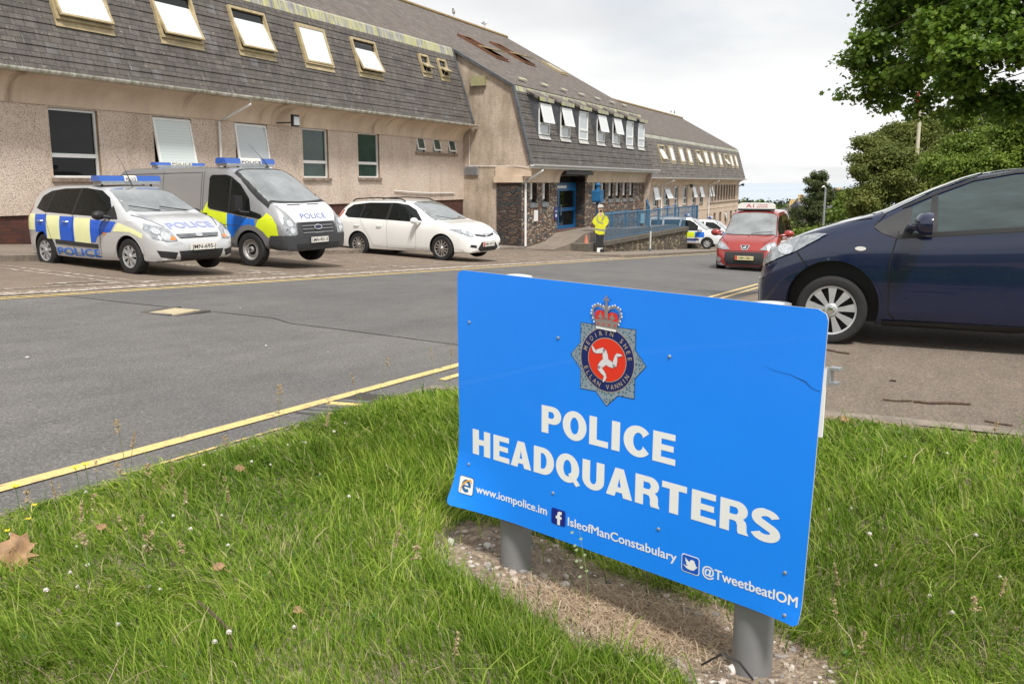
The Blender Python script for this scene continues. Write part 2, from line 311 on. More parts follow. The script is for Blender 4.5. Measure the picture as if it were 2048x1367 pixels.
def poly2d(loops, mode=4, step=None):
    """triangulate loops (outer + holes, even-odd) -> verts2d, tris ; step adds interior points"""
    vs = []; es = []
    for lp in loops:
        n = len(vs); m = len(lp)
        for i, p in enumerate(lp):
            q = lp[(i + 1) % m]; vs.append(Vector(p))
            if step:
                L = math.dist(p, q); k = int(L / step)
                for j in range(1, k + 1):
                    if j / (k + 1) > 0: vs.append(Vector(p).lerp(Vector(q), j / (k + 1)))
        tot = len(vs) - n; es += [(n + i, n + (i + 1) % tot) for i in range(tot)]
    if step:
        xs = [v.x for v in vs]; ys = [v.y for v in vs]; x = min(xs) + step * .5
        while x < max(xs):
            y = min(ys) + step * .5
            while y < max(ys): vs.append(Vector((x + 1e-4 * random.random(), y + 1e-4 * random.random()))); y += step
            x += step
    r = geometry.delaunay_2d_cdt(vs, es, [], 0, 1e-6)
    def wind(x, y, lp):
        w = 0; n = len(lp)
        for i in range(n):
            (x1, y1), (x2, y2) = lp[i - 1], lp[i]
            if (y1 <= y) != (y2 <= y):
                c = (x2 - x1) * (y - y1) - (x - x1) * (y2 - y1)
                if y2 > y1 and c > 0: w += 1
                elif y2 <= y1 and c < 0: w -= 1
        return w
    V = [(v.x, v.y) for v in r[0]]; F_ = []
    for f in r[2]:
        cx = sum(V[i][0] for i in f) / len(f); cy = sum(V[i][1] for i in f) / len(f)
        if wind(cx, cy, loops[0]) and not any(wind(cx, cy, h) for h in loops[1:]): F_.append(tuple(f))
    used = sorted({i for f in F_ for i in f}); mp = {i: k for k, i in enumerate(used)}
    return [V[i] for i in used], [tuple(mp[i] for i in f) for f in F_]
def flat(loops, fn, name, m, parent, smooth=False):
    v, f = poly2d(loops); b = MB(); b.v = [tuple(fn(x, y)) for x, y in v]; b.f = f; b.m = [0] * len(f)
    return b.build(name, m, parent, smooth)
def arc(cx, cy, rx, ry, a0, a1, n=14):
    return [(cx + rx * math.cos(R(a0 + (a1 - a0) * i / n)), cy + ry * math.sin(R(a0 + (a1 - a0) * i / n))) for i in range(n + 1)]
_tc = {}
def text_geo(s, bold=0.0, spacing=1.0):
    """text as flat mesh data: verts (x, y), tris, in units where cap height = 1; origin bottom left"""
    k = (s, bold, spacing)
    if k in _tc: return _tc[k]
    cu = bpy.data.curves.new('t', 'FONT'); cu.body = s; cu.offset = min(bold, .010); cu.space_character = spacing; cu.resolution_u = 4; cu.size = 1
    o = bpy.data.objects.new('t', cu); COL.objects.link(o); dg = bpy.context.evaluated_depsgraph_get(); me = bpy.data.meshes.new_from_object(o.evaluated_get(dg))
    bm = bmesh.new(); bm.from_mesh(me); bmesh.ops.triangulate(bm, faces=bm.faces); bmesh.ops.remove_doubles(bm, verts=bm.verts, dist=1e-5)
    v = [(q.co.x, q.co.y) for q in bm.verts]; f = [tuple(q.index for q in t.verts) for t in bm.faces]; bm.free()
    bpy.data.objects.remove(o); bpy.data.meshes.remove(me)
    x0 = min(p[0] for p in v); x1 = max(p[0] for p in v); ch = 0.72
    r = ([((p[0] - x0) / (x1 - x0), p[1] / ch) for p in v], f, (x1 - x0) / ch); _tc[k] = r; return r
def text_mb(mb, s, fn, x0, x1, y0, h, bold=0.0, mi=0, spacing=1.0):
    """lays text on fn(u, v) between u = x0..x1 with baseline v = y0 and cap height h"""
    v, f, w = text_geo(s, bold, spacing); n = len(mb.v)
    mb.v += [tuple(fn(x0 + (x1 - x0) * a, y0 + h * b)) for a, b in v]; mb.f += [tuple(n + i for i in t) for t in f]; mb.m += [mi] * len(f)
def struct(o, kind='structure'): o['kind'] = kind; return o
# ================================================================ ground
def plane(X, Y): return -1.29 - .057 * X + .036 * max(-8.0, min(Y, 19.0))
def sstep(a, b, x):
    t = max(0.0, min(1.0, (x - a) / (b - a))); return t * t * (3 - 2 * t)
def gz(X, Y):
    z = plane(min(X, 110.0), Y)
    if X > 110: z = max(-52.0, z - (X - 110) * 0.085)
    near = -1.45 + .05 * sstep(3.2, 5.4, X) - max(0.0, X - 11.0) * 0.052
    if near > z: z += (near - z) * (1 - sstep(1.6, 3.3, Y)) * sstep(0.0, 1.5, X) 
    return z
def sheet(name, xs, ys, dz, m, keep=None, kind='structure', hump=None):
    b = MB(); nx, ny = len(xs), len(ys)
    for x in xs:
        for y in ys: b.v.append((x, y, gz(x, y) + dz + (hump(x, y) if hump else 0)))
    for i in range(nx - 1):
        for j in range(ny - 1):
            b.f.append((i * ny + j, (i + 1) * ny + j, (i + 1) * ny + j + 1, i * ny + j + 1)); b.m.append(0)
    return struct(b.build(name, m, None, True, sharp=70), kind)
def fr(a, b, s):
    n = max(1, int(round((b - a) / s))); return [a + (b - a) * i / n for i in range(n + 1)]
land_m = mat('far_land', (0.045, 0.065, 0.022), 0.95, var=0.5, vscale=0.05)
sheet('terrain', fr(-40, 0, 8) + fr(0, 60, 1.5)[1:] + fr(60, 160, 5)[1:] + fr(160, 900, 60)[1:], fr(-500, -60, 60) + fr(-60, -12, 6)[1:] + fr(-12, 20, 0.5)[1:] + fr(20, 60, 8)[1:] + fr(60, 600, 60)[1:], -0.12, land_m)
def b_sea(t, v):
    n = noise(t, v, 0.02, 5, 0.6, (1, 1, 1)); g = noise(t, v, 0.0012, 4)
    return ramp(t, g, [(0.3, (0.30, 0.36, 0.42)), (0.7, (0.40, 0.46, 0.52))]), n, 3.0
sea_m = surf('sea_water', b_sea, 0.35)
b = MB(); b.quad([(-90000, -90000, -50), (90000, -90000, -50), (90000, 90000, -50), (-90000, 90000, -50)]); struct(b.build('sea', sea_m))
xs_r = fr(-8, 110, 0.5)
sheet('road', xs_r, fr(2.9, 10.0, 0.355), 0.0, road_m)
sheet('parking_area', fr(-8, 37, 0.5), fr(10.0, 17.6, 0.4), 0.004, lot_m)
sheet('parking_area_far', fr(54.5, 110, 0.5), fr(10.0, 17.6, 0.4), 0.004, lot_m)
# newer asphalt strip on the carriageway beyond the seam
def strip(name, pts, dz, m, n=10, kind='structure'):
    """polygon strip given as left/right point pairs"""
    b = MB(); k = len(pts)
    for (ax, ay), (bx, by) in pts:
        for j in range(n + 1): x = ax + (bx - ax) * j / n; y = ay + (by - ay) * j / n; b.v.append((x, y, gz(x, y) + dz))
    for i in range(k - 1):
        for j in range(n):
            q = i * (n + 1) + j; b.f.append((q, q + n + 1, q + n + 2, q + 1)); b.m.append(0)
    return struct(b.build(name, m), kind)
seam = [(7.72, 3.5), (7.78, 4.11), (7.84, 5.4), (7.84, 6.2), (8.06, 6.6), (8.0, 7.6), (7.9, 8.5), (7.86, 9.82)]
strip('road_patch', [((x, y), (109.5, y)) for x, y in seam], 0.003, road2_m, 80)
strip('seam', [((x - 0.008 + 0.005 * (i % 2), y), (x + 0.006, y)) for i, (x, y) in enumerate(seam)], 0.0055, mat('tar_seam', (0.03, 0.03, 0.032), 0.7), 1)
def line(name, x0, x1, y0, y1, m, dz=0.007, step=0.5):
    n = max(1, int((x1 - x0) / step)); return strip(name, [((x0 + (x1 - x0) * i / n, y0), (x0 + (x1 - x0) * i / n, y1)) for i in range(n + 1)], dz, m, 2)
line('yellow_line_far', -8, 110, 9.82, 9.885, yel_m); line('yellow_line_far_inner', -8, 110, 9.68, 9.74, yel_m)
line('yellow_line_near', -8, 110, 3.50, 3.585, yel_m); line('yellow_line_kerbside', 2.9, 4.15, 3.28, 3.303, yel2_m); line('yellow_line_kerbside', 6.0, 110, 3.28, 3.35, yel_m)
# bay markings, thick with old overlapping paint
for x, sk in ((9.62, .1), (10.02, .06), (13.22, .05), (13.5, .02), (17.9, .0), (18.15, .04), (20.6, -.02), (24.9, 0), (27.6, 0.05), (30.3, .08)):
    strip('bay_line', [((x - .05 + sk * k, y), (x + .05 + sk * k, y)) for k, y in enumerate(fr(10.5, 14.4, 1.3))], 0.008, whp_m, 2)
line('bay_edge_line', -8, 33, 10.02, 10.30, whs_m, 0.0085); line('bay_edge_line', 6.5, 14, 10.62, 10.70, whp_m, 0.010); line('bay_edge_line', 14, 33, 10.75, 10.83, whp_m, 0.010)
for k, (x, y, dx, dy) in enumerate([(26.5, 11.4, 2.6, .12), (28.5, 12.2, 1.8, .12), (29.3, 11.2, 1.5, .13), (30.0, 12.9, 2.2, .12), (27.5, 12.9, 1.5, .1), (16.6, 10.95, 1.3, .1), (12.5, 10.95, 1.2, .1), (8.6, 10.9, 1.0, .09), (31.0, 11.9, 1.3, .12), (25.6, 12.5, 1.3, .1)]):
    line('bay_lettering_remains', x, x + dx, y, y + dy, whp_m, 0.009 + 0.0006 * k)
# raised footpath along the building and its kerb
def slab(name, x0, x1, y0, y1, h, m, step=1.0, drop=0.3, h1=None):
    h1 = h if h1 is None else h1
    b = MB(); xs = fr(x0, x1, step)
    for x in xs: b.v += [(x, y0, gz(x, y0) - drop), (x, y0, gz(x, y0) + h - .015), (x, y0 + .015, gz(x, y0) + h), (x, y1, gz(x, y1) + h1), (x, y1, gz(x, y1) - drop)]
    for i in range(len(xs) - 1):
        for j in range(4): q = i * 5 + j; b.f.append((q, q + 1, q + 6, q + 5)); b.m.append(0)
    b.f.append((0, 1, 2, 3, 4)); q = (len(xs) - 1) * 5; b.f.append((q + 4, q + 3, q + 2, q + 1, q)); b.m += [0, 0]
    return struct(b.build(name, m))
slab('footpath_by_wall', -8, 33.7, 14.82, 17.6, 0.115, pave_m); slab('kerb_by_wall', -8, 33.7, 14.68, 14.815, 0.125, kerb_m, 0.9)
slab('pavement', 32.6, 55.6, 10.32, 13.05, 0.10, pave_m, h1=-.05); slab('kerb_pavement', 32.4, 55.7, 10.17, 10.315, 0.115, kerb_m, 0.9)
# verge: turf over soil, flush concrete edging and the driveway
def hump(x, y): return 0.012 * math.sin(x * 3.1 + y * 1.7) + 0.01 * math.sin(y * 5.3 - x * 2.2) - .062 * math.exp(-((x - 2.6) / .6) ** 2 - ((y - .55) / .85) ** 2)
sheet('verge_soil', fr(-2, 5.56, 0.12), fr(-9, 3.12, 0.12), 0.03, soil_m, hump=hump)
slab('verge_edging', -6, 5.7, 3.115, 3.235, 0.018, kerb_m, 0.9, 0.1)
sheet('driveway', fr(5.60, 24, 0.4), fr(-9, 2.9, 0.35), 0.012, drive_m)
strip('driveway_edging', [((5.555, y), (5.70, y)) for y in fr(-9, 3.2, 0.5)], 0.022, kerb_m, 1)
# square patch of yellow concrete round a cover in the road
b = MB(); b.box(7.40, 7.83, 7.46, 7.84, gz(7.6, 7.65) - .05, gz(7.6, 7.65) + 0.016); struct(b.build('road_cover_patch', mat('yellow_concrete', (0.45, 0.38, 0.25), 0.85, var=0.25, vscale=8, bump=.4)))
b = MB(); b.box(7.34, 7.93, 7.40, 7.46, gz(7.6, 7.4) - .05, gz(7.6, 7.43) + 0.013); b.box(7.34, 7.40, 7.46, 7.84, -1.6, gz(7.4, 7.6) + .013); b.box(7.83, 7.93, 7.46, 7.9, -1.6, gz(7.88, 7.6) + .013); b.box(7.34, 7.93, 7.84, 7.93, -1.6, gz(7.6, 7.9) + .013); struct(b.build('road_cover_border', mat('tar_border', (0.10, 0.092, 0.085), 0.85, var=.3)))
# drain gully at the near kerb
gl = thing('drain_grate', 'slotted iron drain grate beside the near yellow line, yellow paint splashed on its bars', 'drain', (4.75, 3.4, gz(4.75, 3.4)))
b = MB(); b.box(4.42, 5.12, 3.24, 3.475, gz(4.75, 3.35) - .06, gz(4.75, 3.35) + .006); b.build('pit', mat('pit_shade', (.05, .045, .04), .9), gl, world=True)  # solid box; the shade of the open gully is put into its dark colour
iron = mat('worn_iron', (0.16, 0.155, 0.15), 0.5, metal=0.4, var=0.4, vscale=12)
for k in range(7):
    x = 4.45 + k * 0.105; z = gz(x, 3.36); b = MB(); b.prism([(x, 3.245), (x + .06, 3.245), (x + .02, 3.475), (x - .04, 3.475)], z - .02, z + .017, lambda u, v, w: (u, v, w)); b.build('bar', yel_m if k == 3 else iron, gl, world=True)
# ================================================================ police station building
B = thing('station_building', 'long pebbledashed station building with tiled mansard roofs, stone porch block and blue doors', 'building', (34, 17.5, -2.6))
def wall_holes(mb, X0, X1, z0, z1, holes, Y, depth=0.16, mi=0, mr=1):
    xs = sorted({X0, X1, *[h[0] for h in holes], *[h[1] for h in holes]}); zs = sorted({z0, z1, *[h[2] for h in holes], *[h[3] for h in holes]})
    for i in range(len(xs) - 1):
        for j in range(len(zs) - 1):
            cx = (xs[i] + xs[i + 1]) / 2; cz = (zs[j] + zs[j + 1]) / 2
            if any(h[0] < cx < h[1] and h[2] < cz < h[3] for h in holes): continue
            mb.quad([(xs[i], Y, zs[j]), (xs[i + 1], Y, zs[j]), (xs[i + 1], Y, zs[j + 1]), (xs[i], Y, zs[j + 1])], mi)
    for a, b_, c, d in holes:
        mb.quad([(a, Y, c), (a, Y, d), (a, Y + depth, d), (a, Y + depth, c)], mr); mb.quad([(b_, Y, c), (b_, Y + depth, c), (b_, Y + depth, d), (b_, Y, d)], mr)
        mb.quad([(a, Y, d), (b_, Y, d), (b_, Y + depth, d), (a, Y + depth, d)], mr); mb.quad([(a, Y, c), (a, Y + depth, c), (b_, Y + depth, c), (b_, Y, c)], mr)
WL_ = [(14.2, 15.5, .10, 1.62), (17.15, 18.45, .10, 1.62), (20.1, 21.45, .12, 1.64), (23.1, 24.42, .14, 1.66), (26.1, 27.42, .16, 1.67)]
SM = [(30.0, 30.6, 1.15, 1.72), (31.25, 31.85, 1.15, 1.72), (32.5, 33.1, 1.15, 1.72)]
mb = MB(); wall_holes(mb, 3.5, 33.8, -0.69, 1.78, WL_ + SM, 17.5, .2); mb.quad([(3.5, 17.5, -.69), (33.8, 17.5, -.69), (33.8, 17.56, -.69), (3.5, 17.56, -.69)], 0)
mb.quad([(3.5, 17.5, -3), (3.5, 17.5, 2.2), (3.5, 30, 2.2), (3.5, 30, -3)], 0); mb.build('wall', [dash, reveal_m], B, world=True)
mb = MB(); mb.box(3.5, 33.79, 17.54, 17.9, -3.2, -0.69); mb.build('brick_plinth', brick_m, B, world=True)
# window builder: frame, panes, optional open sash
def window(X0, X1, z0, z1, Y, glass, transom=.33, fw_=.055, dp=.05, sash=None, sashglass=None, frame_m=None, sill=True, lower=None, yin=.12, sashopen=.28, tilt=0):
    fm = frame_m or upvc; Y1 = Y + yin; mb = MB()
    mb.box(X0 + .004, X0 + fw_, Y1 - dp, Y1 + .02, z0 + .004, z1 - .004); mb.box(X1 - fw_, X1 - .004, Y1 - dp, Y1 + .02, z0 + .004, z1 - .004)
    mb.box(X0 + fw_, X1 - fw_, Y1 - dp, Y1 + .02, z0 + .004, z0 + fw_); mb.box(X0 + fw_, X1 - fw_, Y1 - dp, Y1 + .02, z1 - fw_, z1 - .004)
    zt = z0 + transom * (z1 - z0)
    if transom: mb.box(X0 + fw_, X1 - fw_, Y1 - dp + .003, Y1 + .02, zt - .05, zt + .04)
    w = mb.build('window', fm, B, world=True)
    a = MB(); lo = zt if transom else z0 + fw_
    if sash is None: a.quad([(X0 + fw_, Y1 - .01, lo), (X1 - fw_, Y1 - .01, lo), (X1 - fw_, Y1 - .01, z1 - fw_), (X0 + fw_, Y1 - .01, z1 - fw_)]); a.build('pane', glass, w, world=True)
    else:
        a.quad([(X0 + fw_, Y1 + .015, lo), (X1 - fw_, Y1 + .015, lo), (X1 - fw_, Y1 + .015, z1 - fw_), (X0 + fw_, Y1 + .015, z1 - fw_)]); a.build('dark_opening', glass_dk, w, world=True)
        # top hung sash, swung outwards at the bottom
        L = (z1 - .02) - zt; sn = sash; cs = math.cos(math.asin(sn)); s_ = MB(); g_ = MB()
        f3 = lambda x, n_, v: (x, Y1 - dp - .005 - n_ * cs - v * sn, z1 - .02 - v * cs + n_ * sn * -1)
        xa, xb = X0 + .01, X1 - .01
        for q in ((xa, xa + .06, 0, L), (xb - .06, xb, 0, L), (xa + .06, xb - .06, 0, .06), (xa + .06, xb - .06, L - .06, L)): s_.box(q[0], q[1], 0, .045, q[2], q[3], fr=f3)
        g_.quad([f3(xa + .06, .03, .06), f3(xb - .06, .03, .06), f3(xb - .06, .03, L - .06), f3(xa + .06, .03, L - .06)])
        so_ = s_.build('sash', fm, w, world=True); g_.build('pane', sashglass or glass_pl, w, world=True)
    if transom:
        a = MB(); a.quad([(X0 + fw_, Y1 - .01, z0 + fw_), (X1 - fw_, Y1 - .01, z0 + fw_), (X1 - fw_, Y1 - .01, zt - .05), (X0 + fw_, Y1 - .01, zt - .05)]); a.build('pane', lower or glass, w, world=True)
    if sill: s2 = MB(); s2.box(X0 - .06, X1 + .06, Y - .06, Y + .1, z0 - .085, z0 + .003); s2.build('sill', sill_m, w, world=True)
    return w
window(*WL_[0], 17.5, glass_dk); window(*WL_[1], 17.5, glass_dk, sash=.16, sashglass=blind_m, transom=.12); window(*WL_[2], 17.5, glass_dk, sash=.12, transom=.12)
window(*WL_[3], 17.5, glass_gr); window(*WL_[4], 17.5, glass_gr)
for s in SM: window(*s, 17.5, glass_dk, transom=0.12, sash=.22, sashglass=glass_gr, sill=False, fw_=.045)
mb = MB(); mb.box(29.9, 33.2, 17.43, 17.6, 1.05, 1.147); mb.build('sill', sill_m, B, world=True)
def cove(X0, X1, Yw, zw, Ye, ze, m=cove_m):
    mb = MB(); pr = [(Yw - .002, zw), (Yw - .035, zw - .01), (Yw - .04, zw + .03)] + [(Yw - .04 - (Yw - .04 - Ye) * (1 - math.cos(t)), zw + .03 + (ze - zw - .03) * math.sin(t)) for t in [i * math.pi / 2 / 10 for i in range(1, 11)]] + [(Ye - .02, ze + .14), (Yw + .4, ze + .14), (Yw + .4, zw)]
    mb.prism(pr, X0, X1, lambda u, v, w: (w, u, v)); return fixn(mb.build('eaves_cove', m, B, smooth=True, world=True, sharp=50))
cove(3.5, 33.7, 17.5, 1.665, 16.95, 2.19)
def gutter(X0, X1, Y, z, r=.065, m=gut_m):
    pr = [(Y + r * math.cos(R(a)), z + r * math.sin(R(a))) for a in range(180, 361, 20)] + [(Y + r * .82, z), (Y - r * .82, z)]
    pr = [(Y + r * math.cos(R(a)), z + r * math.sin(R(a))) for a in range(180, 361, 20)]; pr += [(Y + (r - .012) * math.cos(R(a)), z + (r - .012) * math.sin(R(a)) + .004) for a in range(360, 179, -20)]
    mb = MB(); mb.prism(pr, X0, X1, lambda u, v, w: (w, u, v)); fixn(mb.build('gutter', m, B, world=True))
gutter(3.5, 33.75, 16.83, 2.30, .075)
def courses(X0, X1, p0, p1, n, th, m, name='mansard_roof', parent=None):
    """lapped tile courses: every course is a thin wedge whose lower edge stands proud"""
    d = Vector((p1[0] - p0[0], p1[1] - p0[1])); L = d.length; d /= L; nr = Vector((-d.y, d.x)); nr = nr if nr.x < 0 else -nr
    mb = MB(); nx = max(1, int((X1 - X0) / 6)); rnd = random.Random(5)
    for i in range(n):
        a = L * i / n; e = L * (i + 1) / n + .01
        A = Vector(p0) + d * a; Bq = Vector(p0) + d * e
        x = X0; 
        while x < X1 - .01:
            x2 = min(X1, x + rnd.uniform(.5, 1.4)); t_ = th * rnd.uniform(.8, 1.15); lo = A + nr * t_ + d * rnd.uniform(-.006, .004); 
            mb.quad([(x, A.x, A.y), (x2, A.x, A.y), (x2, lo.x, lo.y), (x, lo.x, lo.y)]); mb.quad([(x, lo.x, lo.y), (x2, lo.x, lo.y), (x2, Bq.x + nr.x * .003, Bq.y + nr.y * .003), (x, Bq.x + nr.x * .003, Bq.y + nr.y * .003)])
            x = x2
    return mb.build(name, m, parent or B, world=True)
courses(3.5, 33.5, (16.88, 2.31), (17.72, 5.03), 11, .024, tile_m)
mb = MB(); mb.prism([(16.9, 2.33), (17.85, 5.3), (18.6, 5.3), (17.9, 2.3)], 33.5, 33.62, lambda u, v, w: (w, u, v)); mb.prism([(16.86, 2.36), (17.8, 5.32), (17.9, 5.3), (16.96, 2.33)], 33.42, 33.56, lambda u, v, w: (w, u - .02, v)); mb.build('roof_verge', dark_lead, B, world=True)
mb = MB(); mb.prism([(17.70, 5.0), (17.78, 5.30), (17.86, 5.36), (17.9, 5.3), (17.78, 5.0)], 3.5, 33.44, lambda u, v, w: (w, u, v)); mb.build('lead_flashing', lead_m, B, world=True)
def slope3(p0, p1, out=0):
    d = Vector((p1[0] - p0[0], p1[1] - p0[1])).normalized(); nr = Vector((-d.y, d.x)); nr = nr if nr.x < 0 else -nr
    return lambda x, n_, v: (x, p0[0] + d.x * v + nr.x * n_, p0[1] + d.y * v + nr.y * n_)
SH = 0
def skylight(X0, X1, v0, v1, p0, p1, opened=0.0, glass=None, fw_=.075, ht=.10, hinge='centre'):
    F = slope3(p0, p1); mb = MB()
    for q in ((X0, X0 + fw_, v0, v1), (X1 - fw_, X1, v0, v1), (X0 + fw_, X1 - fw_, v0, v0 + fw_), (X0 + fw_, X1 - fw_, v1 - fw_, v1)): mb.box(q[0], q[1], -.02, ht, q[2], q[3], fr=F)
    mb.box(X0 - .02, X1 + .02, .028, .045, v0 - .14, v0 - .001, fr=F)
    s = mb.build('skylight', ochre, B, world=True)
    o_ = MB(); o_.box(X0 + fw_, X1 - fw_, .012, .03, v0 + fw_, v1 - fw_, fr=F); o_.build('dark_opening', glass_dk, s, world=True)
    vc = (v0 + v1) / 2; a = R(opened); ca, sa = math.cos(a), math.sin(a); xa, xb = X0 + fw_ * .75, X1 - fw_ * .75; h = (v1 - v0) / 2 - fw_ * .7
    G = lambda x, n_, v: F(x, ht * .6 + n_ * ca - v * sa, vc + v * ca + n_ * sa)
    m2 = MB(); t_ = .05
    for q in ((xa, xa + t_, -h, h), (xb - t_, xb, -h, h), (xa + t_, xb - t_, -h, -h + t_), (xa + t_, xb - t_, h - t_, h)): m2.box(q[0], q[1], 0, .05, q[2], q[3], fr=G)
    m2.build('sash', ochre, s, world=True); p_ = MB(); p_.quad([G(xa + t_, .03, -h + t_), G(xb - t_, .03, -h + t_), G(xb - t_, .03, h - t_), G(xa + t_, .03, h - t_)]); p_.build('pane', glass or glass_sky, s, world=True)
    return s
PA, PB = (16.88, 2.31), (17.78, 5.2)
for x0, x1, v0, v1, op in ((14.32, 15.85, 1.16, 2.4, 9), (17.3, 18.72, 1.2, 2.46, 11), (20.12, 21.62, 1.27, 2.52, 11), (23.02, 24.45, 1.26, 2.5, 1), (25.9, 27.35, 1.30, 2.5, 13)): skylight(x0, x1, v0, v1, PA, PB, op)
for x0 in (30.33, 31.75): skylight(x0, x0 + .68, 1.78, 2.52, PA, PB, 42, glass=mat('ochre_pane', (.5, .45, .36), .2, coat=.5), fw_=.08)
# upper roof: one plane for the left wing and the entrance block, with the same slope behind
YR, ZR = 23.7, 8.62
def upper(X0, X1, Ya, za, Yr, zr, name='upper_roof', yb=29.6):
    mb = MB(); n = 14; 
    for i in range(n):
        a = i / n; c = (i + 1) / n; A = (Ya + (Yr - Ya) * a, za + (zr - za) * a); C = (Ya + (Yr - Ya) * c, za + (zr - za) * c)
        mb.quad([(X0, *A), (X1, *A), (X1, *C), (X0, *C)])
    mb.quad([(X0, Yr, zr), (X1, Yr, zr), (X1, yb, zr - (yb - Yr) * .568), (X0, yb, zr - (yb - Yr) * .568)])
    return mb.build(name, upper_m, B, world=True)
upper(3.5, 33.7, 17.80, 5.31, YR, ZR)
upper(33.7, 51.6, 15.22, 5.31 - (17.8 - 15.22) * .5627, YR, ZR + .004)
ridge_m = surf('mossy_ridge', lambda t, v: (ramp(t, noise(t, v, 3.0, 6, 0.7), [(0.3, (0.13, 0.10, 0.06)), (0.5, (0.30, 0.20, 0.08)), (0.7, (0.22, 0.17, 0.12))]), noise(t, v, 30, 3), 0.02), 0.9)
mb = MB(); mb.tube([(3.5, YR, ZR + .02), (51.6, YR, ZR + .02)], .11, 8); mb.build('ridge_tiles', ridge_m, B, world=True)
# gable wall of the entrance block, facing the car bays
mb = MB(); mb.prism([(17.56, -3.2), (15.92, -3.2), (15.92, .245), (14.42, .66), (15.24, 3.72), (17.9, 5.2), (18.6, 5.2), (18.6, -3.2)][:4] + [(14.42, .66), (15.24, 3.75), (17.9, 5.25), (19, 5.8), (19, -3.2)], 33.8, 34.0, lambda u, v, w: (w, u, v)); mb.build('gable_wall', dash_old, B, world=True)
mb = MB(); mb.prism([(14.36, .70), (15.17, 3.83), (17.9, 5.38), (18.0, 5.33), (15.26, 3.76), (14.44, .68)], 33.66, 33.83, lambda u, v, w: (w, u, v)); mb.build('roof_verge', dark_lead, B, world=True)
bx_ = lambda name, m, *a: (lambda q: q.build(name, m, B, world=True))(MB().box(*a))
bx_('concrete_beam', cove_m, 33.72, 33.80, 14.42, 16.0, .245, .63); bx_('concrete_beam', cove_m, 33.66, 33.80, 14.8, 16.05, .0, .243)
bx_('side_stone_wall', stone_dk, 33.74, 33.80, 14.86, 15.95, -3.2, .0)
bx_('alarm_box', beige_box, 33.62, 33.79, 16.42, 17.05, 3.84, 4.22)
vg = MB().box(33.72, 33.795, 16.8, 17.4, .30, .66).build('wall_vent', galv, B, world=True)
q = MB(); [q.box(33.69, 33.72, 16.84, 17.36, .33 + k * .045, .352 + k * .045) for k in range(7)]; q.build('louvre', mat('vent_louvre', (.2, .21, .22), .5), vg, world=True)
q = MB().tube([(33.76, 17.2, 1.9), (33.76, 17.2, .68), (33.76, 16.0, .66), (33.68, 14.6, .62), (33.64, 14.40, .66)], .012, 6); q.build('cable', white_p, B, world=True)
q = MB().tube([(28.3, 17.46, -.29), (29.5, 17.455, -.36), (31.0, 17.455, -.40), (32.9, 17.46, -.41)], .022, 6); q.build('wall_conduit', white_p, B, world=True)
fl = MB().box(22.0, 22.3, 16.98, 17.06, 1.62, 1.96).build('floodlight', black_m, B, world=True); MB().box(22.03, 22.27, 16.955, 16.978, 1.66, 1.9).build('lens', mat('floodlight_glass', (.4, .42, .42), .15), fl, world=True); MB().tube([(21.85, 17.5, 1.72), (21.9, 17.2, 1.72), (22.15, 17.07, 1.74)], .02, 6).build('bracket', black_m, fl, world=True)
q = MB().tube([(20.02, 16.83, 2.24), (20.02, 16.83, 2.10), (19.55, 17.3, 1.72), (19.42, 17.44, 1.62), (19.42, 17.44, -1.2)], .034, 10); q.build('downpipe', white_p, B, smooth=True, world=True)
vb = MB().box(31.9, 32.35, 17.50, 17.538, -1.42, -.98).build('air_brick', galv, B, world=True); q = MB(); [q.box(31.93, 32.32, 17.485, 17.5, -1.38 + k * .06, -1.355 + k * .06) for k in range(7)]; q.build('louvre', upvc, vb, world=True)
# entrance block front
SL = [(34.65, 35.4, -.86, .0), (36.0, 36.75, -.86, .0)] + [(x, x + .68, -.86, .0) for x in (42.45, 43.72, 44.95, 46.15, 47.35, 48.6)]
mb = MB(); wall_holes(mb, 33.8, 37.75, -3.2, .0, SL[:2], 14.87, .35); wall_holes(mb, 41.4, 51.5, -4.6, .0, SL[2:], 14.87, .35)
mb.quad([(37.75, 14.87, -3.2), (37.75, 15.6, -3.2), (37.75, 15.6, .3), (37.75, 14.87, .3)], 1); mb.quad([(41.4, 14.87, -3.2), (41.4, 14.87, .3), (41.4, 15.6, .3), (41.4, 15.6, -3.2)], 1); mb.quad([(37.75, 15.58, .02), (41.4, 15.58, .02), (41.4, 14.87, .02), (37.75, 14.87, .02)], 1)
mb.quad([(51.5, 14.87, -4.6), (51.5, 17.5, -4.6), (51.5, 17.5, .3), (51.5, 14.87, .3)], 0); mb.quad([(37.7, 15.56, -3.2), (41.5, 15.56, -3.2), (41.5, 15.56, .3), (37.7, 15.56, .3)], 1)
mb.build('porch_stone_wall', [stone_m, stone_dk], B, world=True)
mb = MB(); mb.prism([(14.42, .66), (15.24, 3.75), (17.9, 5.25), (23.7, 8.5), (23.7, -4), (14.9, -4)], 51.5, 51.56, lambda u, v, w: (w, u, v)); mb.build('gable_wall', dash_old, B, world=True)
for i, s in enumerate(SL):
    w = window(s[0], s[1], s[2], s[3], 14.87, glass_dk, transom=0, fw_=.05, sill=False, yin=.30)
    MB().prism([(14.83, s[2] - .17), (14.86, s[2] + .0), (15.15, s[2] + .1), (15.2, s[2] - .17)][:4], s[0] + .01, s[1] - .01, lambda u, v, q: (q, u, v)).build('sill', mat('slate_sill', (.15, .16, .165), .6, var=.3), w, world=True)
    MB().box(s[0] + .02, s[0] + .08, 14.80, 15.02, s[2] + .18, s[3] - .02).build('sash', upvc, w, world=True)
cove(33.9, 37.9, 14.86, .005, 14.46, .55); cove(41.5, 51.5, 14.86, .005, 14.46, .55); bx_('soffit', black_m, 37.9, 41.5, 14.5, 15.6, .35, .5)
gutter(33.62, 52.7, 14.32, .72, .08, white_p)
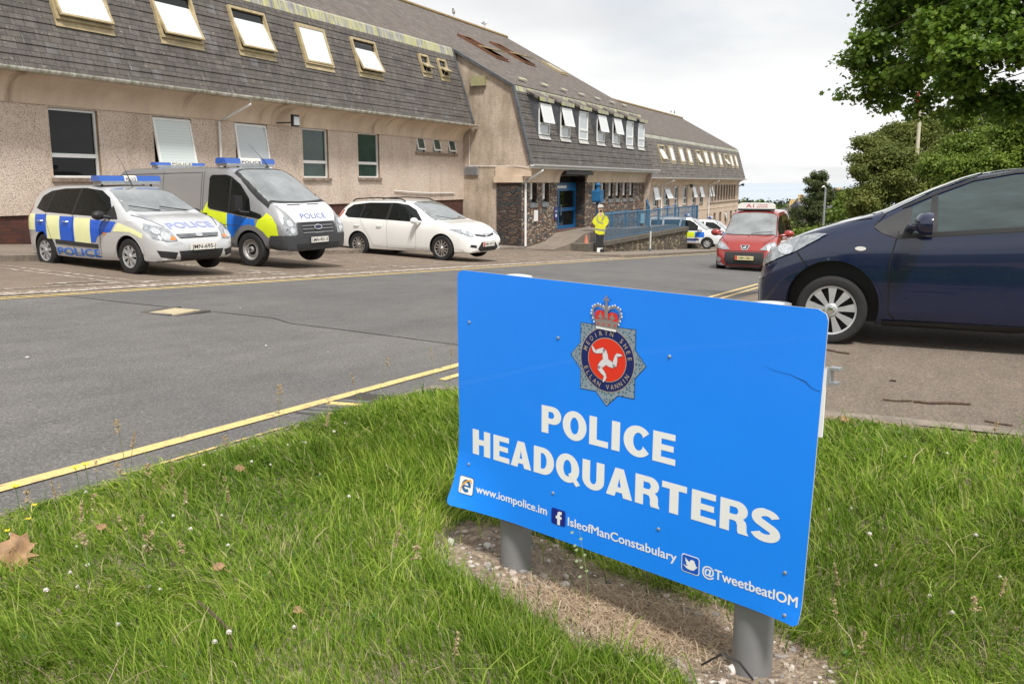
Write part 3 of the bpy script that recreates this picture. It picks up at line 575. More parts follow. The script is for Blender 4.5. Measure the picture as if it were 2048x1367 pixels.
bx_('fascia', white_p, 33.7, 52.6, 14.405, 14.44, .56, .70)
q = MB().tube([(34.75, 14.32, .66), (34.75, 14.32, .50), (34.2, 14.74, .12), (34.05, 14.80, -.02), (34.05, 14.80, -2.58)], .05, 10); q.build('downpipe', white_p, B, smooth=True, world=True)
courses(33.72, 51.6, (14.40, .74), (15.24, 3.78), 12, .026, tile_m2)
mb = MB(); mb.prism([(15.17, 3.62), (15.22, 3.82), (15.32, 3.90), (15.34, 3.84), (15.26, 3.62)], 33.72, 51.6, lambda u, v, w: (w, u, v)); mb.build('lead_flashing', lead_m, B, world=True)
# main doors
mb = MB(); YD = 15.42
for a in ((37.76, 37.92, -2.13, .0), (41.24, 41.38, -2.13, .0), (37.92, 41.24, -.38, .0), (39.02, 39.2, -2.13, -.38), (37.92, 39.02, -1.32, -1.16), (39.2, 41.24, -1.32, -1.16), (37.92, 39.02, -2.13, -1.98), (39.2, 41.24, -2.13, -1.98)): mb.box(a[0], a[1], YD - .08, YD + .05, a[2], a[3])
mb2 = mb.build('entrance_door', mat('door_blue', (0.01, 0.12, 0.32), .35, var=.15), B, world=True)
for a in ((37.92, 39.02, -1.98, -1.32), (37.92, 39.02, -1.16, -.38), (39.2, 41.24, -1.98, -1.32), (39.2, 41.24, -1.16, -.38)): MB().quad([(a[0], YD, a[2]), (a[1], YD, a[2]), (a[1], YD, a[3]), (a[0], YD, a[3])]).build('pane', glass_dk, mb2, world=True)
MB().box(38.1, 39.9, YD - .16, YD - .09, -.26, -.14).build('strip_light', upvc, mb2, world=True); MB().box(39.25, 39.29, YD - .16, YD - .1, -1.5, -1.0).build('handle', galv, mb2, world=True)
sg = MB().box(37.35, 37.7, 14.83, 14.87, -1.62, -1.05).build('wall_notice', mat('notice_navy', (.03, .025, .13), .4), B, world=True); q = MB(); text_mb(q, 'POLICE', lambda u, v: (37.38 + u * .29, 14.826, v), 0, 1, -1.28, .07, .02); q.box(37.45, 37.6, 14.824, 14.8285, -1.5, -1.38); q.build('lettering', upvc, sg, world=True)
MB().box(35.1, 35.38, 14.80, 14.87, -1.6, -1.15).build('intercom', upvc, B, world=True)
mb = MB().prism([(37.7, -3.0), (37.7, -2.14), (41.45, -2.14), (41.45, -3.0)], 14.9, 15.6, lambda u, v, w: (u, w, v)); mb.build('doorstep', mat('red_step', (.14, .07, .05), .8, var=.3), B, world=True)
# dormers
def dormer(X0, X1, opened):
    mb = MB(); pr = [(14.745, 1.93), (14.705, 1.95), (14.70, 3.36), (15.75, 4.12), (15.5, 3.9), (15.18, 3.5)]
    mb.prism(pr, X0 - .07, X0, lambda u, v, w: (w, u, v)); mb.prism(pr, X1, X1 + .07, lambda u, v, w: (w, u, v)); mb.box(X0, X1, 14.74, 14.80, 3.24, 3.36)
    d = mb.build('dormer', dark_lead, B, world=True)
    r = MB().prism([(14.58, 3.34), (14.60, 3.44), (15.05, 3.66), (15.9, 4.20), (15.9, 4.10), (15.0, 3.52)], X0 - .16, X1 + .16, lambda u, v, w: (w, u, v)); r.build('dormer_roof', upper_m, d, world=True)
    MB().box(X0 - .17, X1 + .17, 14.555, 14.58, 3.29, 3.45).build('fascia', lead_m, d, world=True); MB().box(X0 + .5, X1 + .02, 15.72, 15.86, 4.18, 4.20, fr=lambda x, y, z: (x, y, z + (y - 15.6) * .62)).build('ridge_flashing', lead_m, d, world=True)
    MB().quad([(X0 - .05, 14.62, 1.78), (X1 + .05, 14.62, 1.78), (X1 + .02, 14.70, 1.945), (X0 - .02, 14.70, 1.945)]).build('lead_apron', mat('pale_lead', (.5, .49, .46), .6, var=.3, vscale=6), d, world=True)
    z0, z1 = 1.96, 3.24
    w = window(X0 + .01, X1 - .01, z0, z1, 14.60, glass_pl, transom=.36, fw_=.06, yin=.12, sill=False, sash=(.24 if opened else None), sashglass=mat('dormer_pane', (.6, .62, .62), .1, coat=.6, var=.05)); w.name = 'window'
DX = [35.15, 37.6, 39.95, 42.45, 44.9, 47.25, 49.45]
for x, o_ in zip(DX, (1, 1, 0, 1, 1, 0, 0)): dormer(x, x + (1.2 if x < 50 else 1.05), o_)
# open roof lights on the shallow roof
UA, UB = (17.8, 5.31), (YR, ZR)
rust = mat('rusty_frame', (.16, .07, .035), .7, var=.4)
for x, v in ((38.7, .6), (43.4, 1.3)):
    s = skylight(x, x + 1.3, v, v + 2.3, UA, UB, 14, glass=mat('brown_pane', (.10, .05, .03), .3), fw_=.12); s.data.materials[0] = rust
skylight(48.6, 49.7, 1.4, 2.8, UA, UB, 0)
# far wing
FW = [(a, b_, -1.74, -.3) for a, b_ in ((55.2, 56.4), (59.4, 60.6), (62.95, 64.3), (65.9, 67.4), (68.9, 70.1), (71.8, 73.1), (74.9, 76.1), (77.5, 78.8))] + [(a, a + .62, -1.74, -.3) for a in (81.2, 82.3)]
BAND = [(83.4 + k * 1.3, 83.4 + k * 1.3 + 1.12, -1.66, -.22) for k in range(8)]
LOW = [(a, a + 1.0, -3.6, -2.75) for a in (63, 67, 71, 75, 80.9, 83.5, 86.1, 88.7, 91.3, 93.8)]
mb = MB(); wall_holes(mb, 51.6, 95.4, -7.4, .16, FW + BAND + LOW, 17.5, .2); mb.quad([(95.4, 17.5, -7.4), (95.4, 29.6, -7.4), (95.4, 29.6, .2), (95.4, 17.5, .2)], 0); mb.build('wall', [surf('smooth_pink_render', lambda t, v: (mixc(t, 1.0, ramp(t, noise(t, v, 0.5, 5), [(0.3, (0.50, 0.39, 0.30)), (0.7, (0.62, 0.50, 0.40))]), ramp(t, noise(t, v, 1, 5, .6, (1.5, 1, .25)), [(0.35, (.8, .78, .74)), (.55, (1, 1, 1))]), 'MULTIPLY'), noise(t, v, 60, 3), 0.003), 0.9), reveal_m], B, world=True)
for i, s in enumerate(FW): window(*s, 17.5, glass_gr, sash=(.25 if i in (0, 2, 6, 7, 8, 9) else .42 if i == 3 else None), sashglass=glass_pl, transom=.36, fw_=.09, sill=i < 8)
for s in BAND: window(*s, 17.5, mat('beige_blind_pane', (.36, .30, .23), .25, coat=.3, var=.2), transom=0, fw_=.07, frame_m=mat('brown_mullion', (.22, .17, .13), .6), sill=False)
for i, s in enumerate(LOW): window(*s, 17.5, mat('brown_pane', (.10, .05, .03), .3), transom=0, fw_=.08, frame_m=mat('brown_mullion', (.2, .2, .2), .6), sill=False, sash=(.25 if i == 7 else None), sashglass=glass_pl)
bx_('string_course', sill_m, 80.8, 95.4, 17.44, 17.5, -1.86, -1.76); bx_('string_course', cove_m, 51.6, 95.4, 17.47, 17.5, -2.32, -2.27)
cove(51.6, 95.4, 17.5, -.16, 16.95, .24); gutter(51.6, 96.0, 16.83, .34, .08, white_p)
courses(51.6, 95.5, (16.88, .36), (17.68, 3.05), 11, .026, tile_m3)
mb = MB(); mb.prism([(17.66, 2.98), (17.74, 3.26), (17.84, 3.36), (17.86, 3.3), (17.74, 2.98)], 51.6, 95.5, lambda u, v, w: (w, u, v)); mb.build('lead_flashing', mat('pale_lead_band', (.36, .36, .29), .6, var=.3, vscale=1.2), B, world=True)
upper(51.6, 95.6, 17.76, 3.32, YR, 6.62)
mb = MB(); mb.tube([(51.6, YR, 6.64), (95.6, YR, 6.64)], .12, 8); mb.build('ridge_tiles', ridge_m, B, world=True)
mb = MB(); mb.prism([(16.9, .36), (17.74, 3.2), (23.7, 6.5), (29.6, 3.2), (29.6, -7), (17.5, -7), (17.5, 0)], 95.42, 95.5, lambda u, v, w: (w, u, v)); mb.build('gable_wall', dash_old, B, world=True)
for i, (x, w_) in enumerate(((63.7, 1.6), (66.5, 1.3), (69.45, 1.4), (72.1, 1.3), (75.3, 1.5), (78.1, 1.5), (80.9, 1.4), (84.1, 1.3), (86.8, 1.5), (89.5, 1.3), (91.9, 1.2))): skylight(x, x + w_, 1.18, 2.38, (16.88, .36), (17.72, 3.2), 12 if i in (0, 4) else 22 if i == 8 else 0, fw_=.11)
for x, zb in ((64.9, -6), (81.0, -6.6)): q = MB().tube([(x + 1.2, 16.83, .28), (x + 1.2, 16.83, .15), (x, 17.42, -.25), (x, 17.42, zb)], .05, 8); q.build('downpipe', white_p, B, world=True)
q = MB().lathe([(.0, -.02), (.18, 0), (.22, .1), (.22, .95), (.15, 1.05), (0, 1.06)], (56.2, 17.3, 3.55), 'x', 12); q.tube([(56.8, 17.5, 3.5), (56.8, 17.6, 3.2)], .07, 6); q.build('roof_vent', white_p, B, smooth=True, world=True)
q = MB(); q.tube([(96.0, 17.3, -.2), (95.6, 17.5, -.35)], .06, 6); q.box(95.9, 96.25, 17.1, 17.3, -.35, -.1); q.build('floodlight', black_m, B, world=True)
for x in (53.6, 72.6): q = MB(); q.tube([(x, 17.45, -.25), (x, 17.1, -.2)], .03, 6); q.box(x - .2, x + .2, 16.95, 17.12, -.4, -.12); q.build('floodlight', black_m, B, world=True)

# ================================================================ entrance ramp, wall and railings
def wallthing(name, label, cat, poly, y0, y1, m, cop, coph):
    t = thing(name, label, cat, (poly[0][0], y0, poly[0][1])); MB().prism(poly, y0, y1, lambda u, v, w: (u, w, v)).build('stonework', m, t, world=True)
    return t
ramp_m = pave_m
mb = MB(); P = [(33.9, -2.66), (36.2, -2.52), (37.8, -2.16), (41.6, -2.13), (44, -2.3), (57.9, -2.62), (57.9, -4.8), (33.9, -4.2)]
mb.prism(P[:2] + [(37.6, -2.2)] + P[3:], 13.5, 14.86, lambda u, v, w: (u, w, v)); struct(mb.build('entrance_ramp', ramp_m))
rw = thing('ramp_wall', 'low rubble stone wall with a concrete coping holding up the entrance ramp', 'wall', (37.3, 13.0, -3.0))
MB().prism([(37.4, -3.3), (37.4, -2.78), (57.9, -2.86), (57.9, -4.9)], 12.95, 13.25, lambda u, v, w: (u, w, v)).build('stonework', wall_stone, rw, world=True)
MB().box(56.9, 58.15, 12.88, 13.4, -4.9, -2.9).build('end_pier', wall_stone, rw, world=True)
MB().prism([(36.9, -2.78), (36.9, -2.60), (58.2, -2.62), (58.2, -2.86)], 12.86, 13.32, lambda u, v, w: (u, w, v)).build('coping', mat('dark_coping', (.12, .105, .085), .85, var=.4, vscale=5), rw, world=True)
MB().prism([(35.9, -3.3), (35.9, -2.55), (36.95, -2.55), (36.95, -3.3)], 12.75, 13.5, lambda u, v, w: (u, w, v)).build('end_block', mat('dark_coping', (.12, .105, .085), .85, var=.4, vscale=5), rw, world=True)
def railing(name, label, pts, zb, zt, step, m, mr, y2=None, group=None):
    t = thing(name, label, 'railing', (pts[0][0], pts[0][1], zb[0]), group=group)
    L = [0]
    for a, c in zip(pts, pts[1:]): L.append(L[-1] + math.dist(a, c))
    def at(s):
        for i in range(len(pts) - 1):
            if s <= L[i + 1] + 1e-6:
                k = (s - L[i]) / (L[i + 1] - L[i]); return [pts[i][j] + (pts[i + 1][j] - pts[i][j]) * k for j in (0, 1)] + [zb[i] + (zb[i + 1] - zb[i]) * k, zt[i] + (zt[i + 1] - zt[i]) * k]
    n = int(L[-1] / step); bars = 0
    extra = MB()
    for i in range(n + 1):
        x, y, a, c = at(min(L[-1], i * step)); q = MB(); q.box(x - .015, x + .015, y - .013, y + .013, a, c)
        if bars < 99: q.build('bar', m, t, world=True); bars += 1
        else: extra.box(x - .012, x + .012, y - .012, y + .012, a, c)
    if extra.v: e = extra.build('bars', m, t, world=True); e['kind'] = 'stuff'
    q = MB(); q.tube([(p[0], p[1], z) for p, z in zip(pts, zt)], .028, 8); q.build('top_rail', m, t, world=True)
    q = MB(); q.tube([(p[0], p[1], z + .08) for p, z in zip(pts, zb)], .018, 6); q.build('bottom_rail', m, t, world=True)
    for s in mr:
        x, y, a, c = at(s); MB().box(x - .04, x + .04, y - .04, y + .04, a - .15, c + .01).build('post', blue_p, t, world=True)
    return t
railing('ramp_railing', 'long blue-grey bar railing standing on the stone coping of the ramp wall', [(38.0, 13.1), (57.6, 13.1), (57.9, 13.4), (57.9, 14.6)], [-2.62, -2.64, -2.64, -2.64], [-1.42, -1.42, -1.5, -1.6], .21, blue_dull, (0, 19.6, 20.1, 21))
rb = thing('ramp_railing', 'blue handrail with sparse posts along the inner edge of the ramp by the porch wall', 'railing', (42, 14.7, -2.3))
q = MB().tube([(42.3, 14.6, -1.55), (47.0, 14.55, -1.5), (51.5, 14.5, -1.72), (57.8, 14.4, -1.35)], .03, 6); q.build('top_rail', blue_p, rb, world=True)
q = MB().tube([(42.3, 14.6, -1.95), (47.0, 14.55, -1.95), (51.5, 14.5, -2.15), (57.8, 14.4, -1.95)], .025, 6); q.build('mid_rail', blue_p, rb, world=True)
for x in (42.3, 44.6, 47, 49.3, 51.5, 53.6, 55.7, 57.7): MB().box(x - .05, x + .05, 14.5, 14.6, -2.7, -1.45).build('post', blue_p, rb, world=True)
gt = thing('ramp_gate', 'small blue barred gate with an arched top rail halfway along the ramp', 'gate', (48.6, 14.0, -2.5))
q = MB().tube([(48.2, 13.6, -2.5), (48.2, 13.6, -1.3), (49.2, 14.0, -1.1), (50.0, 14.3, -1.0), (50.5, 14.4, -1.08), (50.7, 14.45, -1.3), (50.7, 14.45, -2.6)], .045, 8); q.build('frame', blue_p, gt, world=True)
for k in range(10): x = 48.3 + k * .25; y = 13.62 + k * .085; MB().box(x - .012, x + .012, y - .012, y + .012, -2.5, -1.25 + k * .045).build('bar', blue_dull, gt, world=True)
bp = thing('notice_plate', 'small pale blue notice plate fixed on the long ramp railing', 'sign', (45.0, 13.05, -1.9)); MB().box(44.7, 45.3, 13.03, 13.06, -2.05, -1.55).build('plate', mat('pale_blue_plate', (.12, .30, .42), .4, var=.15), bp, world=True); MB().box(44.75, 45.25, 13.061, 13.075, -1.85, -1.75).build('bracket', galv, bp, world=True)
# police lamp on its post
lx, ly = 38.55, 13.25
lp = thing('station_lamp', 'blue station lamp with a square lantern and ball finial behind the cutout figure', 'lamp', (lx, ly, -2.6))
MB().lathe([(.10, 0), (.10, .12), (.055, .2), (.05, 1.65), (.09, 1.7), (.05, 1.76), (.0, 1.77)], (lx, ly, -2.6), n=12).build('post', blue_p, lp, smooth=True, world=True)
MB().prism([(-.17, .0), (.17, .0), (.22, .06), (.22, .48), (-.22, .48), (-.22, .06)], -.2, .2, lambda u, v, w: (lx + u, ly + w, -.86 + v)).build('lantern', blue_p, lp, world=True)
MB().prism([(-.22, .0), (.22, .0), (.20, .05), (-.20, .05)], -.22, .22, lambda u, v, w: (lx + u, ly + w, -.379 + v)).build('cap', blue_p, lp, world=True)
MB().lathe([(.11, .0), (.11, .06), (.08, .08), (.08, .16), (.12, .19), (.13, .24), (.08, .30), (0, .32)], (lx, ly, -.328), n=16).build('finial', blue_p, lp, smooth=True, world=True)
# cutout policeman
cp = thing('cutout_figure', 'life-size flat cutout of a police officer in a yellow jacket aiming a speed camera', 'standee', (36.7, 12.45, gz(36.7, 12.4) + .03), R(-28), scale=1.02)
def cut(name, poly, m, y, th=.006, parent=None): return MB().prism(poly, y, y - th, lambda u, v, w: (u, w, v)).build(name, m, parent or cp)
YJ = mat('jacket_yellow', (.62, .62, .03), .5, var=.25, vscale=5); BK = mat('trouser_black', (.02, .02, .022), .7); SKN = mat('printed_skin', (.5, .27, .19), .6); SLV = mat('reflective_band', (.2, .21, .22), .4)
jack = [(-.13, 1.62), (-.24, 1.50), (-.42, 1.38), (-.50, 1.24), (-.42, 1.14), (-.32, 1.10), (-.36, .92), (-.30, .78), (-.12, .71), (.18, .71), (.24, .86), (.25, 1.02), (.40, 1.14), (.44, 1.28), (.34, 1.46), (.16, 1.52), (.10, 1.64)]
leg = [(-.28, .76), (-.26, .40), (-.16, .10), (-.12, -.02), (.20, -.02), (.22, .10), (.16, .40), (.20, .76)]
board = jack[:6] + [(-.36, .92), (-.30, .78), (-.28, .76), (-.26, .40), (-.16, .10), (-.14, .02), (.22, .02), (.22, .10), (.18, .40), (.22, .72)] + jack[10:] + [(.11, 1.70), (.12, 1.86), (.06, 1.95), (-.10, 1.96), (-.20, 1.88), (-.18, 1.76)]
cut('board', board, mat('plywood', (.25, .18, .12), .7), .03, .028)
cut('printed_trousers', leg, BK, .0); cut('printed_jacket', jack, YJ, -.001, .008)
cut('printed_face', arc(-.04, 1.74, .10, .12, 0, 360, 18)[:-1], SKN, 0, .007)
cut('printed_cap', [(-.20, 1.86), (-.18, 1.93), (-.10, 1.97), (.04, 1.96), (.12, 1.90), (.12, 1.84), (-.04, 1.82), (-.18, 1.81)], mat('cap_white', (.55, .52, .47), .6), -.001, .008); cut('printed_peak', [(-.16, 1.82), (.10, 1.83), (.08, 1.79), (-.03, 1.77), (-.14, 1.785)], BK, -.001, .009)
cut('printed_camera', arc(-.02, 1.68, .06, .06, 0, 360, 12)[:-1], BK, -.004, .008); cut('printed_hands', [(-.10, 1.62), (.03, 1.62), (.05, 1.50), (-.04, 1.44), (-.12, 1.5)], mat('printed_pink', (.6, .35, .33), .6), -.004, .008)
for pl in ([(-.34, .98), (-.33, .91), (.24, .83), (.25, .90)], [(-.22, 1.50), (-.16, 1.50), (-.22, 1.36), (-.10, 1.22), (-.14, 1.18), (-.27, 1.33)], [(.17, 1.50), (.22, 1.47), (.06, 1.26), (.01, 1.30)], [(-.12, 1.23), (.10, 1.20), (.10, 1.15), (-.12, 1.18)]): cut('printed_band', pl, SLV, -.006, .006)
cut('foot_board', [(-.24, -.03), (-.23, .17), (.10, .15), (.11, -.04)], upvc, -.03, .02); cut('printed_shoe', arc(.04, .04, .13, .09, 0, 360, 14)[:-1], BK, -.052, .004)
MB().box(-.2, .1, .032, .3, -.04, .0).build('base', black_m, cp)
tag(fixn(MB().lathe([(.12, 0), (.10, .02), (.04, .34), (.0, .36)], (36.55, 13.05, -2.55), n=12).build('traffic_cone', mat('faded_orange', (.42, .15, .09), .7), None, smooth=True)), 'small faded orange cone left of the cutout officer on the dark end block', 'cone')
# roadside bollard
trim_grey = mat('bollard_grey', (.12, .15, .18), .5)
bo = thing('bollard', 'slim white roadside post with a dark cap standing before the ramp wall', 'bollard', (39.3, 11.0, gz(39.3, 11) + .1)); MB().lathe([(.05, 0), (.045, .24), (.042, .26), (.04, .95), (.0, .95)], (39.3, 11.0, gz(39.3, 11) + .05), n=10).build('post', mat('dirty_white_post', (.5, .49, .45), .6, var=.3), bo, smooth=True, world=True); MB().lathe([(.055, 0), (.06, .14), (.0, .15)], (39.3, 11.0, gz(39.3, 11) + .1), n=10).build('base', trim_grey, bo, world=True); MB().lathe([(.045, .95), (.055, 1.10), (.0, 1.14)], (39.3, 11.0, gz(39.3, 11) + .1), n=10).build('cap', trim_grey, bo, smooth=True, world=True)
# gulls on the ridge
gull_w = mat('gull_white', (.7, .7, .68), .8); gull_g = mat('gull_grey', (.25, .27, .3), .8)
def gull(x, y, z, rz, label):
    t = thing('gull', label, 'bird', (x, y, z), rz, 'gulls on the roof ridge'); s = 1.15
    q = MB(); q.tube([(-.24 * s, 0, .15 * s), (-.12 * s, 0, .18 * s), (0, 0, .21 * s), (.10 * s, 0, .24 * s), (.15 * s, 0, .32 * s), (.19 * s, 0, .36 * s), (.24 * s, 0, .36 * s)], [.01, .055 * s, .08 * s, .07 * s, .04 * s, .045 * s, .012], 8)
    q.build('body', gull_w, t, smooth=True); w = MB(); w.tube([(-.30 * s, 0, .17 * s), (-.1 * s, 0, .225 * s), (.08 * s, 0, .27 * s)], [.01, .07 * s, .03], 8); w.build('wings', gull_g, t, smooth=True)
    w = MB(); w.tube([(.24 * s, 0, .36 * s), (.30 * s, 0, .34 * s)], [.014, .004], 6); w.build('beak', mat('beak_yellow', (.6, .35, .05), .5), t)
    for k in (-.03, .03): w = MB(); w.tube([(0, k, .14 * s), (0, k, 0)], .008, 5); w.build('leg', mat('beak_yellow', (.6, .35, .05), .5), t)
gull(44.8, 23.7, 8.75, R(200), 'gull on the ridge of the main roof, the left one, facing the viewer'); gull(48.6, 23.7, 8.75, R(-10), 'gull walking on the ridge of the main roof, right of the other')
gull(91.0, 23.7, 6.76, R(10), 'gull on the ridge of the far wing, nearer the far end'); gull(92.4, 23.7, 6.76, R(190), 'gull on the ridge of the far wing, last before the gable')
# ================================================================ vehicles
def pchip(xs, ys, xq):
    xs = np.asarray(xs, float); ys = np.asarray(ys, float); h = np.diff(xs); d = np.diff(ys) / h; m = np.zeros(len(xs))
    m[0] = d[0]; m[-1] = d[-1]
    for i in range(1, len(xs) - 1):
        if d[i - 1] * d[i] > 0: w1 = 2 * h[i] + h[i - 1]; w2 = h[i] + 2 * h[i - 1]; m[i] = (w1 + w2) / (w1 / d[i - 1] + w2 / d[i])
    i = np.clip(np.searchsorted(xs, xq) - 1, 0, len(xs) - 2); t = (xq - xs[i]) / h[i]
    return ys[i] * (2 * t**3 - 3 * t**2 + 1) + h[i] * m[i] * (t**3 - 2 * t**2 + t) + ys[i + 1] * (-2 * t**3 + 3 * t**2) + h[i] * m[i + 1] * (t**3 - t**2)
def sec(zb, zt, w, zl, wt, fl):
    """half section from bottom centre up to top centre; w widest half width, zl belt line, wt half width at the roof edge, fl shoulder"""
    g = zt - zl; hb = zl - zb
    return [(0, zb), (.55 * w, zb), (.86 * w, zb + .005), (.945 * w, zb + .05 * min(1, hb)), (.975 * w, zb + .22 * hb), (.993 * w, zb + .45 * hb), (w, zb + .68 * hb), (.992 * w, zb + .86 * hb), (fl * w, zl),
            (fl * w + (wt - fl * w) * .30, zl + g * .30), (fl * w + (wt - fl * w) * .68, zl + g * .66), (wt, zl + g * .88), (wt * .93, zl + g * .955), (wt * .80, zt - .012 * min(1, g * 8)), (wt * .45, zt), (0, zt + .004)]
def car_body(name, st, mats, parent, axles, ra, wheel_w, ny=64, nx=110):
    """lofted shell; st = (x, zbot, ztop, half width, belt z, roof half width, shoulder factor) from tail to nose"""
    st = np.array(st, float); L = np.concatenate([[0], np.cumsum(np.hypot(np.diff(st[:, 0]), .5 * np.diff(st[:, 2])) + .6 * np.abs(np.diff(st[:, 3])))])
    q = np.linspace(0, L[-1], nx); C = [pchip(L, st[:, k], q) for k in range(7)]
    half = ny // 2; V = []
    for i in range(nx):
        x, zb, zt, w, zl, wt, fl = [c[i] for c in C]; s = np.array(sec(zb, zt, w, min(zl, zt - .02), wt, fl)); l = np.concatenate([[0], np.cumsum(np.hypot(*np.diff(s, axis=0).T) + 1e-4)])
        t = np.linspace(0, l[-1], half + 1)
        # keep the belt corner as a real vertex row
        k = int(round(half * .52)); t = np.concatenate([np.linspace(0, l[8], k + 1), np.linspace(l[8], l[-1], half - k + 1)[1:]])
        y = pchip(l, s[:, 0], t); z = pchip(l, s[:, 1], t)
        V += [(x, -y[j], z[j]) for j in range(half + 1)] + [(x, y[j], z[j]) for j in range(half - 1, 0, -1)]
    n = 2 * half; mb = MB(); mb.v = V
    for i in range(nx - 1):
        for j in range(n): a = i * n + j; c = i * n + (j + 1) % n; mb.f.append((a, c, c + n, a + n)); mb.m.append(0)
    mb.f.append(tuple(range(n))[::-1]); mb.f.append(tuple((nx - 1) * n + j for j in range(n))); mb.m += [0, 0]
    o = mb.build(name, mats, parent, True, sharp=35); fixn(o)
    bm = bmesh.new(); bm.from_mesh(o.data); bv = BVHTree.FromBMesh(bm); bm.free()
    # wheel wells
    cu = MB()
    W_ = max(st[:, 3])
    for ax in axles:
        for s in (-1, 1):
            y0, y1 = s * (W_ - wheel_w - .09), s * (W_ + .1)
            b0 = len(cu.v); n_ = 40
            for y in (y0, y1):
                for k in range(n_): t = 2 * math.pi * k / n_; cu.v.append((ax + ra * math.cos(t), y, .30 * ra / .34 + 0.0 + ra * math.sin(t)))
            cu.f += [tuple(b0 + k for k in range(n_)), tuple(b0 + n_ + k for k in reversed(range(n_)))]; cu.m += [0, 0]
            for k in range(n_): cu.f.append((b0 + k, b0 + (k + 1) % n_, b0 + n_ + (k + 1) % n_, b0 + n_ + k)); cu.m.append(0)
    co = fixn(cu.build('cutter', [black_m], parent)); bpy.context.view_layer.update(); md = o.modifiers.new('b', 'BOOLEAN'); md.object = co; md.operation = 'DIFFERENCE'; md.solver = 'EXACT'; md.material_mode = 'TRANSFER'
    dg = bpy.context.evaluated_depsgraph_get(); me = bpy.data.meshes.new_from_object(o.evaluated_get(dg)); o.modifiers.clear(); old = o.data; o.data = me; me.name = name; bpy.data.meshes.remove(old); bpy.data.objects.remove(co)
    me.set_sharp_from_angle(angle=R(35))
    return o, bv
class Skin:
    """lays flat shapes on a body: side ('l'/'r', coords x,z), front ('f', coords y,z; y>0 = left), top ('t', x,y)"""
    def __init__(s, bv, parent): s.bv = bv; s.p = parent
    def hit(s, side, a, b, ofs):
        if side in 'lr':
            sg = 1 if side == 'l' else -1; o, d = Vector((a, 5 * sg, b)), Vector((0, -sg, 0))
        elif side == 'f': o, d = Vector((9, a, b)), Vector((-1, 0, 0))
        elif side == 'b': o, d = Vector((-9, a, b)), Vector((1, 0, 0))
        else: o, d = Vector((a, b, 9)), Vector((0, 0, -1))
        r = s.bv.ray_cast(o, d)
        if r[0] is None: return None
        n = r[1] if r[1].dot(d) < 0 else -r[1]
        return r[0] + n * ofs
    def put(s, name, side, loops, m, ofs=.004, step=.05, parent=None, smooth=True, th=0):
        if loops and not isinstance(loops[0][0], (list, tuple)): loops = [loops]
        v, f = poly2d(loops, 4, step); return s.raw(name, side, v, f, m, ofs, parent, smooth, th)
    def raw(s, name, side, v, f, m, ofs, parent=None, smooth=True, th=0):
        P = [s.hit(side, a, b, ofs) for a, b in v]; ok = [i for i, p in enumerate(P) if p is not None]; mp = {i: k for k, i in enumerate(ok)}
        b = MB(); b.v = [tuple(P[i]) for i in ok]; lim = .5
        for t in f:
            if all(i in mp for i in t) and max((P[t[i]] - P[t[i - 1]]).length for i in range(len(t))) < lim: b.f.append(tuple(mp[i] for i in t)); b.m.append(0)
        if not b.f: return None
        if th:   # give the panel a rim
            me_v = list(b.v); 
        o = b.build(name, m, parent or s.p, smooth)
        return o
    def text(s, name, side, txt, x0, x1, z0, h, m, ofs=.006, bold=.02, flip=False, slant=0):
        v, f, w = text_geo(txt, bold)
        bm = bmesh.new(); vs = [bm.verts.new((x0 + (x1 - x0) * a, z0 + h * b + slant * a, 0)) for a, b in v]
        for t in f:
            try: bm.faces.new([vs[i] for i in t])
            except ValueError: pass
        bmesh.ops.subdivide_edges(bm, edges=[e for e in bm.edges if e.calc_length() > .05], cuts=2, use_grid_fill=False); bmesh.ops.triangulate(bm, faces=bm.faces)
        bm.verts.ensure_lookup_table(); bm.verts.index_update(); V = [(q.co.x, q.co.y) for q in bm.verts]; F = [tuple(q.index for q in t.verts) for t in bm.faces]; bm.free()
        if side == 't': V = [(2 * z0 - b, a) for a, b in V]
        return s.raw(name, side, V, F, m, ofs)
    def stroke(s, name, side, pts, w, m, ofs=.003, parent=None):
        """thin line such as a shut line"""
        b = MB(); P = []
        for i, (a, c) in enumerate(pts[:-1]):
            n = max(1, int(math.dist(pts[i], pts[i + 1]) / .04))
            P += [(a + (pts[i + 1][0] - a) * k / n, c + (pts[i + 1][1] - c) * k / n) for k in range(n)]
        P.append(pts[-1]); prev = None
        for i, (a, c) in enumerate(P):
            q = P[min(i + 1, len(P) - 1)]; r = P[max(i - 1, 0)]; d = Vector((q[0] - r[0], q[1] - r[1])).normalized(); nx_, ny_ = -d.y * w / 2, d.x * w / 2
            h1, h2 = s.hit(side, a + nx_, c + ny_, ofs), s.hit(side, a - nx_, c - ny_, ofs)
            if h1 is None or h2 is None or (h1 - h2).length > .3: prev = None; continue
            k = len(b.v); b.v += [tuple(h1), tuple(h2)]
            if prev is not None and (Vector(b.v[prev]) - h1).length < .3: b.f.append((prev, prev + 1, k + 1, k)); b.m.append(0)
            prev = k
        return b.build(name, m, parent or s.p) if b.f else None
tyre_m = mat('tyre_rubber', (.018, .018, .018), .85, var=.3, bump=.3, bscale=120); rim_dark = mat('wheel_shadow', (.012, .012, .012), .7); silver_trim = mat('silver_wheel_trim', (.50, .51, .52), .35, metal=.55, var=.12, vscale=20)
chrome = mat('chrome', (.75, .76, .77), .12, metal=1.0); lens_m = mat('lamp_lens', (.34, .36, .38), .05, metal=.3, coat=1.0, ior=1.6, var=.5, vscale=22); refl_m = mat('lamp_reflector', (.85, .86, .88), .1, metal=.9, var=.3, vscale=40)
